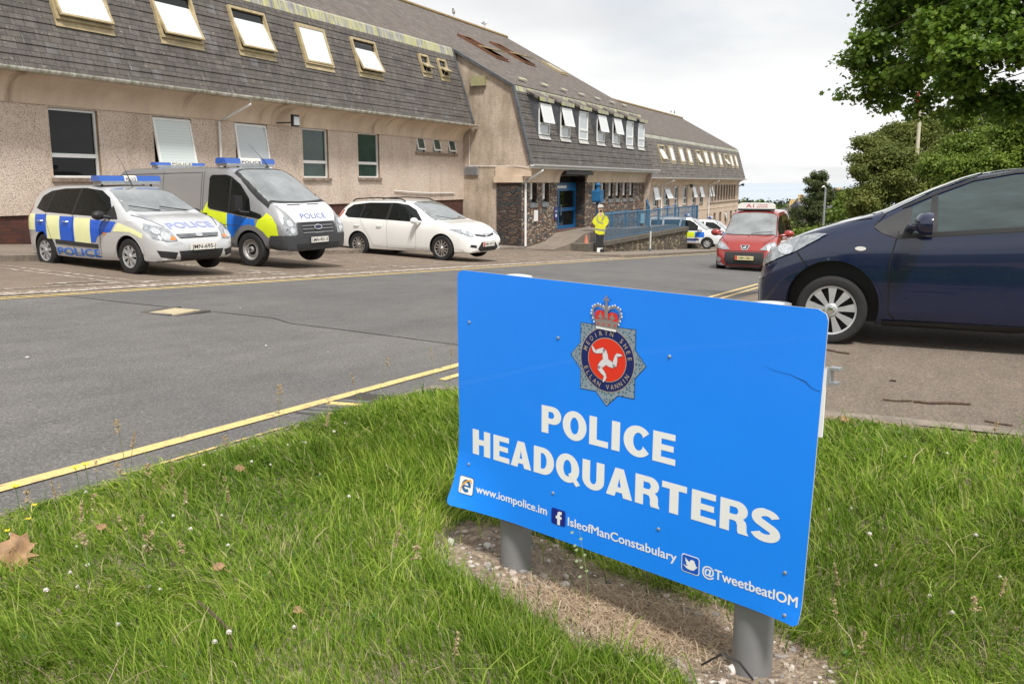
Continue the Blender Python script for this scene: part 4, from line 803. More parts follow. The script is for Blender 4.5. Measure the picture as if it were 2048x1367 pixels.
amber = mat('amber_lamp', (.75, .2, .03), .15, coat=1); redl = mat('red_lamp', (.45, .01, .01), .15, coat=1); car_glass = mat('car_glass', (.008, .010, .010), .02, ior=1.45, coat=.0); screen_glass = mat('windscreen_glass', (.20, .215, .215), .03, metal=0, coat=1.0, ior=2.0, var=.45, vscale=1.6)  # the windscreen's mottled grey base holds the bright sky reflection
seam_m = mat('shut_line', (.01, .01, .01), .8); trim_m = mat('grey_plastic_trim', (.035, .035, .037), .55, bump=.2, bscale=200)
def wheel(parent, x, y, r, w, rimr, kind, spokes, side, m=None):
    m = m or silver_trim; wt = thing('wheel', None, None, (x, y, r)); wt.parent = parent; s = side
    q = MB(); q.lathe([(rimr * .93, -w * .5), (rimr, -w * .5), (r * .93, -w * .5), (r * .985, -w * .40), (r, -w * .28), (r, w * .28), (r * .985, w * .40), (r * .93, w * .49), (rimr + (r - rimr) * .4, w * .52), (rimr, w * .47), (rimr * .96, w * .40)], (0, 0, 0), 'y', 44)
    for vtx in range(len(q.v)): q.v[vtx] = (q.v[vtx][0], q.v[vtx][1] * s, q.v[vtx][2])
    q.build('tyre', tyre_m, wt, True, sharp=30)
    d = MB(); d.lathe([(0, w * .10), (rimr * .95, w * .10), (rimr * .97, w * .38)], (0, 0, 0), 'y', 36); d.v = [(a, b * s, c) for a, b, c in d.v]; d.build('wheel_shade_disc', rim_dark, wt, True)  # dark disc standing for the shade behind the spokes
    q = MB(); yo = w * .43
    q.lathe([(rimr * .90, yo - .03), (rimr * .905, yo), (rimr * .97, yo + .006), (rimr * 1.0, yo - .01), (rimr * 1.0, yo - .04)], (0, 0, 0), 'y', 44)
    def sp_(poly, t0, t1, ang):
        ca, sa = math.cos(ang), math.sin(ang); q.prism(poly, t0, t1, lambda u, v, w_: (u * ca - v * sa, w_, u * sa + v * ca))
    for k in range(spokes):
        a = 2 * math.pi * k / spokes + .2; R_ = rimr * .93
        if kind == 'paddle': sp_([(rimr * .2, -.017), (R_ * .5, -.021), (R_ * .97, -.036), (R_, -.02), (R_, .02), (R_ * .97, .036), (R_ * .5, .021), (rimr * .2, .017)], yo - .03, yo - .002, a)
        elif kind == 'split':
            for dd in (-.16, .16): sp_([(rimr * .15, -.012 + dd * .02), (R_, -.016 + dd * .32), (R_, .014 + dd * .32), (rimr * .15, .014 + dd * .02)], yo - .03, yo - .002, a + dd * .3)
        elif kind == 'tri': sp_([(rimr * .2, -.045), (R_ * .6, -.035), (R_, -.045), (R_, .045), (R_ * .6, .035), (rimr * .2, .045)], yo - .028, yo - .001, a)
    if kind == 'steel':
        q.lathe([(rimr * .9, yo - .02), (rimr * .78, yo - .045), (rimr * .55, yo - .03), (rimr * .5, yo - .05)], (0, 0, 0), 'y', 36)
    q.lathe([(rimr * .30, yo - .03), (rimr * .27, yo - .0), (rimr * .22, yo + .008), (0, yo + .012)], (0, 0, 0), 'y', 24); q.v = [(a, b * s, c) for a, b, c in q.v]
    fixn(q.build('rim', m, wt, True, sharp=30)); c = MB(); c.lathe([(rimr * .15, yo + .009), (rimr * .12, yo + .016), (0, yo + .017)], (0, 0, 0), 'y', 16); c.v = [(a, b * s, c_) for a, b, c_ in c.v]; c.build('hub_cap', trim_m if kind == 'steel' else chrome, wt, True)
    return wt
def four_wheels(root, axles, track, *a, **k):
    for ax in axles:
        for s in (-1, 1): wheel(root, ax, s * track, *a, s, **k)
def plate(root, txt, x, y, z, col=(.68, .66, .60), flag=False, tilt=0, w=.52, h=.112):
    pm = mat('number_plate_%s' % ('yellow' if col[2] < .5 else 'white'), col, .3); p = MB(); p.box(-.006, .006, -w / 2, w / 2, -h / 2, h / 2, fr=lambda a, b, c: (x + a - c * tilt, y + b, z + c)); o = p.build('number_plate', pm, root)
    q = MB(); u0 = -w / 2 + (.075 if flag else .02); text_mb(q, txt, lambda u, v: (x + .0085 - v * tilt, y + u, z + v), u0, w / 2 - .02, -.034, .068, .028); q.build('lettering', black_m, o)
    if flag: r = MB(); r.box(.0062, .008, -w / 2 + .004, -w / 2 + .062, -h / 2 + .004, h / 2 - .004, fr=lambda a, b, c: (x + a - c * tilt, y + b, z + c)); r.build('flag_band', mat('flag_red', (.6, .03, .02), .4), o)
    return o
def mirror(root, x, y, z, m, s, sz=1.0):
    q = MB(); q.tube([(x + .10 * sz, y - s * .02, z - .01), (x + .07 * sz, y + s * .10 * sz, z + .015), (x, y + s * .12 * sz, z + .02)], [.03 * sz, .03 * sz, .02], 8); n = len(q.v)
    q.lathe([(0, .07 * sz), (.055 * sz, .062 * sz), (.085 * sz, .03 * sz), (.092 * sz, -.015 * sz), (.088 * sz, -.04 * sz), (0, -.045 * sz)], (0, 0, 0), 'x', 20)
    q.v = q.v[:n] + [(x + a, y + s * .15 * sz + b * 1.25, z + .035 * sz + c * .85) for a, b, c in q.v[n:]]
    return fixn(q.build('door_mirror', m, root, True, sharp=50))
def lightbar(root, x, y0, y1, z, txt=True, mid=(.34, .66), h=.1, d=.22):
    bl = mat('beacon_blue', (.01, .09, .42), .12, coat=1.0); t = MB().box(x - d / 2, x + d / 2, y0 + .04, y1 - .04, z - .035, z + .02).build('light_bar', galv, root)
    L = y1 - y0; a, b = y0 + L * mid[0], y0 + L * mid[1]
    pr = lambda ya, yb, m, nm: MB().prism([(-d / 2, .02), (-d / 2 + .02, h * .9), (-d / 4, h), (d / 4, h), (d / 2 - .02, h * .9), (d / 2, .02)], ya, yb, lambda u, v, w: (x + u, w, z + v)).build(nm, m, t)
    pr(y0, a - .005, bl, 'blue_lamp'); pr(b + .005, y1, bl, 'blue_lamp'); c = pr(a, b, mat('lamp_panel_white', (.72, .70, .62), .4), 'centre_panel')
    if txt: q = MB(); xx = x + d / 2 + .004; text_mb(q, 'POLICE', lambda u, v: (xx - v * .2 + .0, u, z + .028 + v), a + .02, b - .02, 0, .052, .03); q.build('lettering', mat('police_navy', (.015, .02, .12), .5) if d > .25 else black_m, c)
    for yy in (y0 + .12, y1 - .12): MB().tube([(x, yy, z - .03), (x, yy, z - .10)], .022, 6).build('foot', black_m, t)
    return t
BAT_B = mat('battenburg_blue', (.012, .10, .55), .35, coat=.3, var=.05); BAT_Y = mat('battenburg_pale_yellow', (.76, .78, .42), .35, coat=.3, var=.05); BAT_Y2 = mat('battenburg_bright_yellow', (.62, .72, .02), .35, coat=.3, var=.05); BAT_B2 = mat('battenburg_bright_blue', (.01, .16, .68), .35, coat=.3, var=.05)
def paint(name, col, metal=.0, rough=.28): return mat(name, col, rough, metal=metal, coat=1.0, var=.04, vscale=2)
def handle(sk, side, x, z, m, w=.17):
    s = 1 if side == 'l' else -1; p = sk.hit(side, x, z, .0)
    if p is None: return
    o = MB(); o.tube([(x - w / 2, p.y, z), (x - w / 2 + .02, p.y + s * .03, z), (x + w / 2 - .02, p.y + s * .03, z), (x + w / 2, p.y, z)], .012, 6); return o.build('door_handle', m, sk.p, True)
def wiper(root, pts, name='wiper'): MB().tube(pts, .008, 5).build(name, black_m, root)

# ---- small silver police hatchback
def hatch(root, stn, bodym, axles, ra, ww): return car_body('body', stn, [bodym, black_m], root, axles, ra, ww)
silver = paint('silver_paint', (.60, .61, .62), .35, .28)
c1 = thing('police_car', 'silver police hatchback with blue and pale yellow squares parked nearest the left edge', 'police car', (11.92, 12.95, gz(11.9, 12.9) + .004), R(-99))
FI = [(-1.90, .42, .66, .48, .50, .40, .97), (-1.885, .34, .86, .66, .68, .55, .97), (-1.84, .29, 1.08, .75, .86, .59, .97), (-1.77, .26, 1.25, .79, .92, .58, .975), (-1.62, .24, 1.385, .82, .93, .58, .975), (-1.35, .22, 1.44, .835, .925, .585, .975), (-.9, .20, 1.46, .84, .915, .60, .975), (-.2, .19, 1.465, .842, .90, .605, .975), (.25, .19, 1.435, .842, .89, .60, .975), (.50, .19, 1.37, .84, .885, .60, .975), (.80, .20, 1.215, .84, .885, .62, .975), (1.05, .20, 1.065, .838, .89, .66, .97), (1.22, .20, .985, .835, .885, .68, .965), (1.45, .20, .925, .825, .85, .68, .95), (1.70, .21, .835, .80, .76, .64, .93), (1.88, .22, .73, .74, .66, .58, .92), (1.97, .24, .64, .66, .58, .50, .92), (2.02, .29, .56, .54, .50, .42, .93), (2.04, .34, .50, .36, .46, .3, .93)]
b_, bv = hatch(c1, FI, silver, (-1.245, 1.245), .345, .19); sk = Skin(bv, c1)
four_wheels(c1, (-1.245, 1.245), .735, .300, .185, .190, 'paddle', 8)
SIDEG = [(.80, .965), (.55, 1.25), (.30, 1.365), (-.15, 1.405), (-.8, 1.395), (-1.22, 1.35), (-1.44, 1.26), (-1.52, 1.05), (-1.2, .985), (-.3, .955), (.5, .935)]
for sd in 'lr':
    sk.put('side_windows', sd, SIDEG, car_glass, .004)
    sk.put('window_pillar', sd, [(-.36, .95), (-.28, .95), (-.22, 1.40), (-.30, 1.405)], black_m, .007); sk.put('window_pillar', sd, [(-1.17, .98), (-1.11, .98), (-1.03, 1.36), (-1.09, 1.365)], black_m, .007); sk.put('mirror_corner', sd, [(.83, .90), (.98, .90), (.72, 1.12), (.62, .93)], black_m, .008)
    xs = [(-1.78, -1.49, BAT_Y), (-1.49, -1.12, BAT_B), (-1.12, -.70, BAT_Y), (-.70, -.26, BAT_B), (-.26, .22, BAT_Y), (.22, .78, BAT_B), (.78, 1.30, BAT_Y)]
    for i, (a, bb, m_) in enumerate(xs):
        lo = [.60, .56, .52, .50, .48, .50, .66][i]; hi = [.95, .945, .93, .92, .905, .885, .84][i]
        if i == 0: pl = [(a, .66), (bb, .66), (bb, hi), (a + .02, hi)]
        elif i == 5: pl = [(a, lo), (.35, lo), (.42, .60), (.60, .67), (.80, .69), (.95, .86), (a, hi)]
        elif i == 6: pl = [(.86, .70), (1.3, .70), (1.62, .60), (1.62, .68), (1.40, .76), (1.0, .85)]
        elif i == 1: pl = [(a, .63), (-1.40, .63), (bb - .1, .645), (bb, .52), (bb, hi), (a, hi)]
        else: pl = [(a, lo), (bb, lo), (bb, hi), (a, hi)]
        sk.put('livery_square', sd, pl, m_, .0035)
    sk.put('side_strip', sd, [(-.86, .44), (.42, .40), (.42, .475), (-.86, .515)], trim_m, .010)
    for ln in ([(.70, .93), (.52, .80), (.47, .30)], [(-.30, .94), (-.32, .30), (.47, .27)], [(-1.16, .97), (-1.06, .70), (-.98, .5), (-.85, .30), (-.32, .28)]): sk.stroke('shut_line', sd, ln, .009, seam_m, .006)
    x0, x1 = ((-.84, .44) if sd == 'r' else (.44, -.84)); sk.text('door_lettering', sd, 'POLICE', x0, x1, .250, .135, BAT_B2, .010, .04)
    for hx in (-.50, -1.30): handle(sk, sd, hx, .83, galv, .15)
    sk.put('side_repeater', sd, arc(.62, .66, .045, .025, 0, 360, 12)[:-1], amber, .008, .03)
    mirror(c1, .68, (.80 if sd == 'l' else -.80), .93, black_m, 1 if sd == 'l' else -1, 1.0)
    s = 1 if sd == 'l' else -1
    sk.put('wheel_arch_lip', sd, [(1.245 + r_ * math.cos(R(a)), .30 + r_ * math.sin(R(a))) for r_, rng in ((.40, range(10, 171, 10)), (.352, range(170, 9, -10))) for a in rng], silver, .012)
hl = [(.50, .76), (.74, .86), (.79, .77), (.76, .63), (.62, .575), (.44, .585)]
for s in (1, -1):
    h_ = sk.put('headlight', 'f', [(a * s, z - .02) for a, z in hl], lens_m, .012, .04); 
    for cy, cz, rr in ((.60, .66, .065), (.69, .74, .05)): sk.put('reflector', 'f', arc(cy * s, cz - .02, rr, rr, 0, 360, 16)[:-1], refl_m, .018, .03, parent=h_)
    sk.put('indicator', 'f', arc(.52 * s, .605, .055, .03, 0, 360, 12)[:-1], amber, .017, .03, parent=h_)
    sk.put('fog_grille', 'f', [(.50 * s, .27), (.70 * s, .31), (.74 * s, .42), (.46 * s, .38)], black_m, .006, .04)
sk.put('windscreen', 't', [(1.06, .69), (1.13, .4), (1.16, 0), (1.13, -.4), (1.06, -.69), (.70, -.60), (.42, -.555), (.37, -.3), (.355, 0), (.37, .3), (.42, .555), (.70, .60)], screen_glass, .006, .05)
for s in (1, -1): sk.stroke('bonnet_line', 't', [(1.18, .70 * s), (1.5, .64 * s), (1.80, .52 * s)], .012, seam_m, .004)
g_ = sk.put('grille', 'f', [(-.36, .60), (.36, .60), (.42, .665), (-.42, .665)], black_m, .010, .04); [sk.stroke('grille_bar', 'f', [(-.40, z), (.40, z)], .007, galv, .016, parent=g_) for z in (.615, .633, .65)]
sk.put('badge', 'f', arc(0, .635, .07, .028, 0, 360, 18)[:-1], chrome, .024, .03, parent=g_); sk.put('lower_grille', 'f', [(-.38, .23), (.38, .23), (.44, .40), (-.44, .40)], black_m, .008, .04); sk.put('front_valance', 'f', [(-.72, .20), (.72, .20), (.72, .245), (-.72, .245)], trim_m, .012, .05)
plate(c1, 'JMN-695-J', 2.075, 0.02, .46)
sk.text('bonnet_lettering', 't', 'POLICE', -.44, .44, 1.84, .16, mat('lettering_pale_blue', (.26, .30, .56), .4), .006, .02)
lightbar(c1, .10, -.60, .60, 1.505, mid=(.40, .60), h=.115, d=.26); MB().tube([(.34, -.05, 1.43), (.1, -.05, 1.80), (-.1, -.05, 2.02)], [.012, .004, .002], 5).build('aerial', black_m, c1)
wiper(c1, [(1.14, -.10, 1.035), (1.06, -.42, 1.09), (1.0, -.60, 1.12)]); wiper(c1, [(1.15, .45, 1.025), (1.10, .12, 1.07), (1.05, -.05, 1.10)])
sk.put('tail_light', 'r', [(-1.86, .80), (-1.80, 1.0), (-1.70, 1.12), (-1.66, 1.04), (-1.78, .80)], redl, .006); sk.put('tail_light', 'l', [(-1.86, .80), (-1.80, 1.0), (-1.70, 1.12), (-1.66, 1.04), (-1.78, .80)], redl, .006)

# ---- silver police van
van_p = paint('van_silver_paint', (.33, .33, .335), .4, .32); van_w = paint('van_white_film', (.78, .79, .80), .0, .3)
c2 = thing('police_van', 'long silver police van with bright yellow and blue squares between the two cars', 'police van', (15.45, 13.72, gz(15.4, 13.6) + .004), R(-94))
VN = [(-2.46, .50, 1.70, .86, 1.10, .72, .975), (-2.44, .45, 1.88, .93, 1.10, .78, .975), (-2.38, .42, 1.95, .955, 1.10, .80, .975), (-2.0, .38, 1.99, .965, 1.10, .81, .978), (0.2, .36, 2.0, .97, 1.08, .81, .978), (.75, .36, 1.985, .97, 1.06, .80, .978), (1.0, .36, 1.93, .97, 1.05, .78, .978), (1.30, .36, 1.76, .97, 1.05, .78, .975), (1.62, .36, 1.53, .968, 1.05, .79, .97), (1.84, .36, 1.375, .965, 1.07, .80, .965), (1.98, .36, 1.29, .96, 1.06, .80, .955), (2.17, .34, 1.165, .945, 1.0, .78, .95), (2.31, .33, 1.02, .92, .91, .76, .95), (2.385, .32, .87, .885, .79, .74, .95), (2.42, .33, .74, .83, .68, .70, .95), (2.44, .38, .66, .60, .60, .5, .95)]
b_, bv = hatch(c2, VN, van_p, (-1.40, 1.50), .39, .22); sk = Skin(bv, c2)
four_wheels(c2, (-1.40, 1.50), .86, .345, .21, .215, 'steel', 0, m=mat('steel_wheel', (.34, .33, .32), .5, metal=.4, var=.3, vscale=20))
for sd in 'lr':
    sk.put('door_window', sd, [(1.52, 1.12), (1.44, 1.36), (1.18, 1.64), (.92, 1.80), (.80, 1.83), (.42, 1.83), (.36, 1.78), (.35, 1.20), (.40, 1.15), (1.0, 1.06), (1.78, .96), (1.84, 1.0), (1.80, 1.05)], car_glass, .005)
    sk.put('window_divider', sd, [(.92, 1.07), (.97, 1.06), (.97, 1.78), (.92, 1.79)], black_m, .009)
    q = [(-.62, .12, BAT_B2, .55, 1.11), (-1.1, -.62, BAT_Y2, .55, 1.12), (-1.75, -1.1, BAT_B2, .78, 1.12), (-2.3, -1.75, BAT_Y2, .78, 1.12), (.12, .19, BAT_Y2, .58, 1.10), (.19, .92, BAT_Y2, .58, 1.10)]
    for a, bb, m_, lo, hi in q[:5]: sk.put('livery_square', sd, [(a, lo), (bb, lo), (bb, hi), (a, hi)], m_, .004, .08)
    sk.put('livery_square', sd, [(.215, .62), (.90, .62), (.90, 1.065), (.40, 1.13), (.34, 1.18), (.34, 1.30), (.215, 1.30 - .2)], BAT_Y2, .004, .08); sk.put('livery_square', sd, [(.90, .56), (1.06, .60), (1.22, .72), (1.50, .80), (1.50, .96), (1.1, 1.03), (.90, 1.06)], BAT_B2, .004, .06)
    sk.put('livery_square', sd, [(1.50, .80), (1.66, .79), (1.64, .955), (1.50, .965)], BAT_B2, .0042, .06); sk.put('livery_square', sd, [(1.66, .79), (1.85, .72), (1.97, .60), (2.24, .60), (2.20, .86), (2.08, 1.0), (1.94, 1.08), (1.86, 1.0), (1.74, .94)], BAT_Y2, .004, .06)
    for ln in ([(.20, 1.92), (.20, .5), (.30, .42)], [(-.45 - .55, 1.90), (-1.0, 1.15)], [(1.50, .98), (1.50, .82)], [(.34, .86), (1.5, .80)], [(-2.30, 1.84), (.14, 1.88), (.14, .5)], [(-2.32, 1.84), (-2.36, 1.1)]): sk.stroke('shut_line', sd, ln, .012, mat('soft_seam', (.08, .08, .082), .6), .006)
    sk.put('side_moulding', sd, [(-2.30, .42), (-1.86, .42), (-1.82, .55), (-2.32, .58)], trim_m, .012); sk.put('side_moulding', sd, [(-.95, .38), (1.02, .38), (1.06, .56), (-.98, .56)], mat('van_sill_grey', (.16, .16, .165), .5), .010, .08)
    sk.put('wheel_arch_lip', sd, [(1.50 + r_ * math.cos(R(a)), .345 + r_ * math.sin(R(a))) for r_, rng in ((.50, range(-5, 186, 10)), (.395, range(185, -6, -10))) for a in rng], trim_m if sd == 'x' else mat('van_sill_grey', (.16, .16, .165), .5), .014)
    s = 1 if sd == 'l' else -1; y = .97 * s
    m_ = MB(); m_.tube([(1.48, y * .96, 1.08), (1.40, y + s * .12, 1.10), (1.36, y + s * .14, 1.2)], .03, 6); m_.box(1.28, 1.40, y + s * .04, y + s * .24, 1.12, 1.42); m_.build('door_mirror', black_m, c2)
    sk.put('door_recess', sd, [(.23, .86), (.35, .86), (.35, 1.06), (.23, 1.06)], black_m, .008)
# crest on the side panel
sk.put('windscreen_surround', 't', [[(1.945, .87), (2.02, .4), (2.04, 0), (2.02, -.4), (1.945, -.87), (1.45, -.82), (.98, -.76), (.93, -.35), (.92, 0), (.93, .35), (.98, .76), (1.45, .82)], [(1.895, .805), (1.97, .4), (1.995, 0), (1.97, -.4), (1.895, -.805), (1.45, -.755), (1.025, -.715), (.975, -.35), (.965, 0), (.975, .35), (1.025, .715), (1.45, .755)]], black_m, .010, .03)
if True:
    e_ = sk.put('side_crest', 'r', arc(-1.62, 1.45, .095, .11, 0, 360, 20)[:-1], mat('crest_navy', (.02, .02, .08), .5), .006, .05); sk.put('crest_disc', 'r', arc(-1.62, 1.45, .06, .07, 0, 360, 16)[:-1], mat('crest_red', (.45, .03, .02), .5), .009, .04, parent=e_); sk.put('crest_crown', 'r', [(-1.66, 1.56), (-1.58, 1.56), (-1.57, 1.62), (-1.61, 1.66), (-1.62, 1.72), (-1.63, 1.66), (-1.67, 1.62)], mat('crest_navy', (.02, .02, .08), .5), .008, .04, parent=e_)
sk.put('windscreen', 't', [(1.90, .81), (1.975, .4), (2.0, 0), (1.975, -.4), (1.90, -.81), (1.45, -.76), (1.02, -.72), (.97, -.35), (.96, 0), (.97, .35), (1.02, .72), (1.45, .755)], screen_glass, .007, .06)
bonn = [(2.0, .80), (2.03, .4), (2.05, 0), (2.03, -.4), (2.0, -.80), (2.30, -.62), (2.36, -.45), (2.385, 0), (2.36, .45), (2.30, .62)]; sk.put('bonnet', 't', bonn, van_w, .003, .06)
sk.put('bonnet_film', 'f', [(-.60, .885), (.60, .885), (.74, 1.14), (.76, 1.20), (-.76, 1.20), (-.74, 1.14)], van_w, .0034, .06)
for s in (1, -1): sk.stroke('air_slot', 't', [(2.085, .10 * s), (2.075, .48 * s)], .03, black_m, .007)
bump = [(-.93, .36), (-.60, .335), (.60, .335), (.93, .36), (.93, .63), (.62, .63), (.60, .70), (.55, .885), (-.55, .885), (-.60, .70), (-.62, .63), (-.93, .63)]; bu = sk.put('bumper', 'f', bump, mat('bumper_charcoal', (.045, .046, .05), .5, bump=.15, bscale=200), .02, .05)
for sd in 'lr': sk.put('bumper_corner', sd, [(2.0, .36), (2.40, .36), (2.40, .64), (2.05, .64), (1.98, .5)], mat('bumper_charcoal', (.045, .046, .05), .5, bump=.15, bscale=200), .018, .05)
for z0, z1 in ((.82, .868), (.755, .795), (.675, .73)): sk.put('grille', 'f', [(-.42, z0), (.42, z0), (.45, z1), (-.45, z1)], black_m, .026, .05, parent=bu)
for z in (.81, .745, .672): sk.stroke('grille_bar', 'f', [(-.46, z), (.46, z)], .02, mat('grille_silver', (.22, .22, .23), .4, metal=.4), .034, parent=bu)
sk.put('badge', 'f', arc(0, .775, .12, .05, 0, 360, 20)[:-1], chrome, .05, .04, parent=bu); sk.put('badge_field', 'f', arc(0, .775, .10, .038, 0, 360, 20)[:-1], mat('badge_navy', (.01, .015, .05), .2), .053, .04, parent=bu)
sk.put('lower_intake', 'f', [(-.62, .37), (.62, .37), (.66, .46), (-.66, .46)], black_m, .027, .05)
for s in (1, -1):
    h_ = sk.put('headlight', 'f', [(s * .62, .65), (s * .88, .64), (s * .90, .80), (s * .84, 1.0), (s * .70, .97), (s * .62, .86)], lens_m, .016, .05); [sk.put('reflector', 'f', arc(s * cy, cz, rr, rr, 0, 360, 16)[:-1], refl_m, .024, .04, parent=h_) for cy, cz, rr in ((.76, .87, .07), (.74, .73, .06))]
plate(c2, 'LMN-901-E', 2.495, 0.0, .53)
sk.text('bonnet_lettering', 'f', 'POLICE', -.38, .38, .955, .10, mat('lettering_blue_grey', (.16, .19, .42), .4), .012, .015)
lightbar(c2, .55, -.72, .72, 2.045, mid=(.30, .72), h=.135, d=.30); lightbar(c2, -1.55, -.62, .75, 2.03, mid=(.30, .72), h=.08, d=.2)
MB().tube([(.85, .35, 1.99), (.72, .35, 2.15), (.3, .35, 2.5)], [.02, .006, .002], 5).build('aerial', black_m, c2)
wiper(c2, [(2.0, -.25, 1.22), (1.94, -.55, 1.27), (1.9, -.7, 1.30)]); wiper(c2, [(2.03, .05, 1.20), (2.0, -.3, 1.235), (1.99, -.5, 1.25)]); wiper(c2, [(2.0, .68, 1.21), (2.0, .3, 1.24), (1.98, .1, 1.26)])

# ---- white estate car
white_car = paint('white_car_paint', (.78, .78, .76), 0, .28)
EST = [(-2.30, .42, .62, .50, .5, .42, .97), (-2.27, .34, .85, .70, .7, .55, .97), (-2.22, .28, 1.02, .80, .86, .60, .97), (-2.12, .25, 1.20, .85, .97, .60, .975), (-1.98, .24, 1.34, .87, .985, .60, .975), (-1.75, .22, 1.44, .88, .985, .61, .975), (-1.2, .20, 1.485, .887, .965, .62, .975), (-.3, .19, 1.50, .888, .94, .63, .975), (.12, .19, 1.465, .888, .92, .62, .975), (.40, .19, 1.385, .887, .905, .62, .975), (.75, .19, 1.21, .886, .90, .64, .975), (1.02, .19, 1.06, .884, .90, .69, .97), (1.22, .20, .985, .88, .885, .70, .965), (1.55, .20, .92, .865, .835, .70, .95), (1.85, .20, .80, .83, .73, .66, .93), (2.02, .20, .69, .77, .62, .60, .92), (2.12, .21, .60, .69, .54, .50, .92), (2.17, .25, .53, .56, .48, .42, .93), (2.19, .31, .47, .38, .43, .3, .93)]
c3 = thing('white_estate_car', 'clean white estate car with roof rails parked to the right of the silver van', 'car', (22.75, 13.25, gz(22.75, 13.1) + .004), R(-97), scale=1.09)
def estate(root, txt, bodym):
    b_, bv = car_body('body', EST, [bodym, black_m], root, (-1.35, 1.35), .365, .2); sk = Skin(bv, root)
    four_wheels(root, (-1.35, 1.35), .775, .318, .2, .215, 'split', 6, m=mat('alloy_wheel', (.42, .40, .38), .35, metal=.6, var=.2, vscale=20))
    for sd in 'lr':
        sk.put('side_windows', sd, [(.74, .97), (.45, 1.25), (.18, 1.37), (-.2, 1.42), (-1.1, 1.415), (-1.65, 1.36), (-1.83, 1.25), (-1.86, 1.10), (-1.70, 1.03), (-.3, .985), (.5, .95)], car_glass, .004)
        for pl in ([(-.42, .985), (-.34, .985), (-.30, 1.42), (-.37, 1.42)], [(-1.32, 1.02), (-1.27, 1.02), (-1.2, 1.40), (-1.25, 1.41)]): sk.put('window_pillar', sd, pl, black_m, .007)
        for ln in ([(.72, .95), (.58, .8), (.56, .32), (.5, .28)], [(-.36, .97), (-.38, .28)], [(-1.28, 1.0), (-1.15, .78), (-1.0, .6), (-.86, .32), (-.38, .28), (.5, .26)]): sk.stroke('shut_line', sd, ln, .007, mat('soft_seam2', (.25, .25, .25), .6), .005)
        for hx in (-.62, -1.38): handle(sk, sd, hx, .83, bodym, .17)
        mirror(root, .62, .85 * (1 if sd == 'l' else -1), .955, bodym, 1 if sd == 'l' else -1, 1.0)
        s = 1 if sd == 'l' else -1; MB().tube([(.05, s * .60, 1.46), (-.1, s * .60, 1.52), (-.9, s * .60, 1.545), (-1.6, s * .595, 1.51), (-1.72, s * .59, 1.45)], .018, 6).build('roof_rail', black_m, root, True)
        sk.put('tail_light', sd, [(-2.22, .82), (-2.10, 1.05), (-1.96, 1.24), (-1.92, 1.20), (-2.04, .98), (-2.10, .84)], redl, .006)
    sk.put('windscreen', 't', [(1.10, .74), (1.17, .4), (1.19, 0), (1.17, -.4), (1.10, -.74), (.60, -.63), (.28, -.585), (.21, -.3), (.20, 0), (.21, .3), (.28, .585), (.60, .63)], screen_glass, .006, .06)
    for s in (1, -1):
        h_ = sk.put('headlight', 'f', [(s * .50, .70), (s * .74, .80), (s * .84, .79), (s * .79, .68), (s * .66, .61), (s * .52, .61)], lens_m, .012, .05); [sk.put('reflector', 'f', arc(s * cy, cz, rr, rr, 0, 360, 14)[:-1], refl_m, .017, .03, parent=h_) for cy, cz, rr in ((.60, .66, .045), (.70, .72, .045))]
        sk.put('fog_light', 'f', [(s * .50, .33), (s * .70, .36), (s * .68, .42), (s * .52, .40)], black_m, .006, .04)
        sk.stroke('bonnet_line', 't', [(1.22, .74 * s), (1.6, .68 * s), (1.95, .52 * s)], .01, mat('soft_seam2', (.25, .25, .25), .6), .004)
    g = sk.put('grille', 'f', [(-.44, .665), (0, .655), (.44, .665), (.40, .62), (.12, .585), (-.12, .585), (-.40, .62)], black_m, .010, .04); sk.put('grille_wing', 'f', [(-.40, .655), (0, .645), (.40, .655), (.12, .615), (-.12, .615)], chrome, .016, .04, parent=g); sk.put('badge', 'f', arc(0, .625, .07, .038, 0, 360, 16)[:-1], chrome, .022, .03, parent=g)
    sk.put('lower_grille', 'f', [(-.34, .24), (.34, .24), (.46, .31), (.30, .47), (-.30, .47), (-.46, .31)], black_m, .008, .04); plate(root, txt, 2.225, -.02, .41, flag=True); wiper(root, [(1.19, -.1, 1.02), (1.10, -.4, 1.07), (1.02, -.62, 1.11)])
    MB().tube([(-1.5, 0, 1.48), (-1.7, 0, 1.62)], .006, 4).build('aerial', black_m, root)
estate(c3, 'KMN 347 U', white_car)

# ---- red taxi people carrier
red_p = paint('red_paint', (.30, .028, .022), .15, .3)
MPV = [(-2.10, .45, 1.20, .70, .8, .62, .97), (-2.08, .40, 1.55, .80, .98, .66, .97), (-2.0, .36, 1.70, .86, 1.0, .67, .975), (-1.8, .33, 1.78, .89, 1.0, .68, .975), (-1.0, .30, 1.80, .90, 1.0, .69, .975), (.0, .29, 1.80, .902, .99, .69, .975), (.35, .29, 1.77, .902, .98, .69, .975), (.62, .29, 1.66, .902, .98, .68, .975), (.95, .29, 1.42, .90, .985, .68, .975), (1.25, .29, 1.20, .895, .99, .70, .97), (1.45, .28, 1.12, .89, .98, .71, .96), (1.75, .27, 1.03, .875, .92, .72, .95), (2.0, .26, .93, .84, .83, .69, .94), (2.14, .25, .80, .79, .72, .64, .94), (2.22, .25, .66, .72, .60, .58, .94), (2.26, .28, .54, .62, .50, .5, .94), (2.28, .34, .47, .48, .44, .4, .94)]
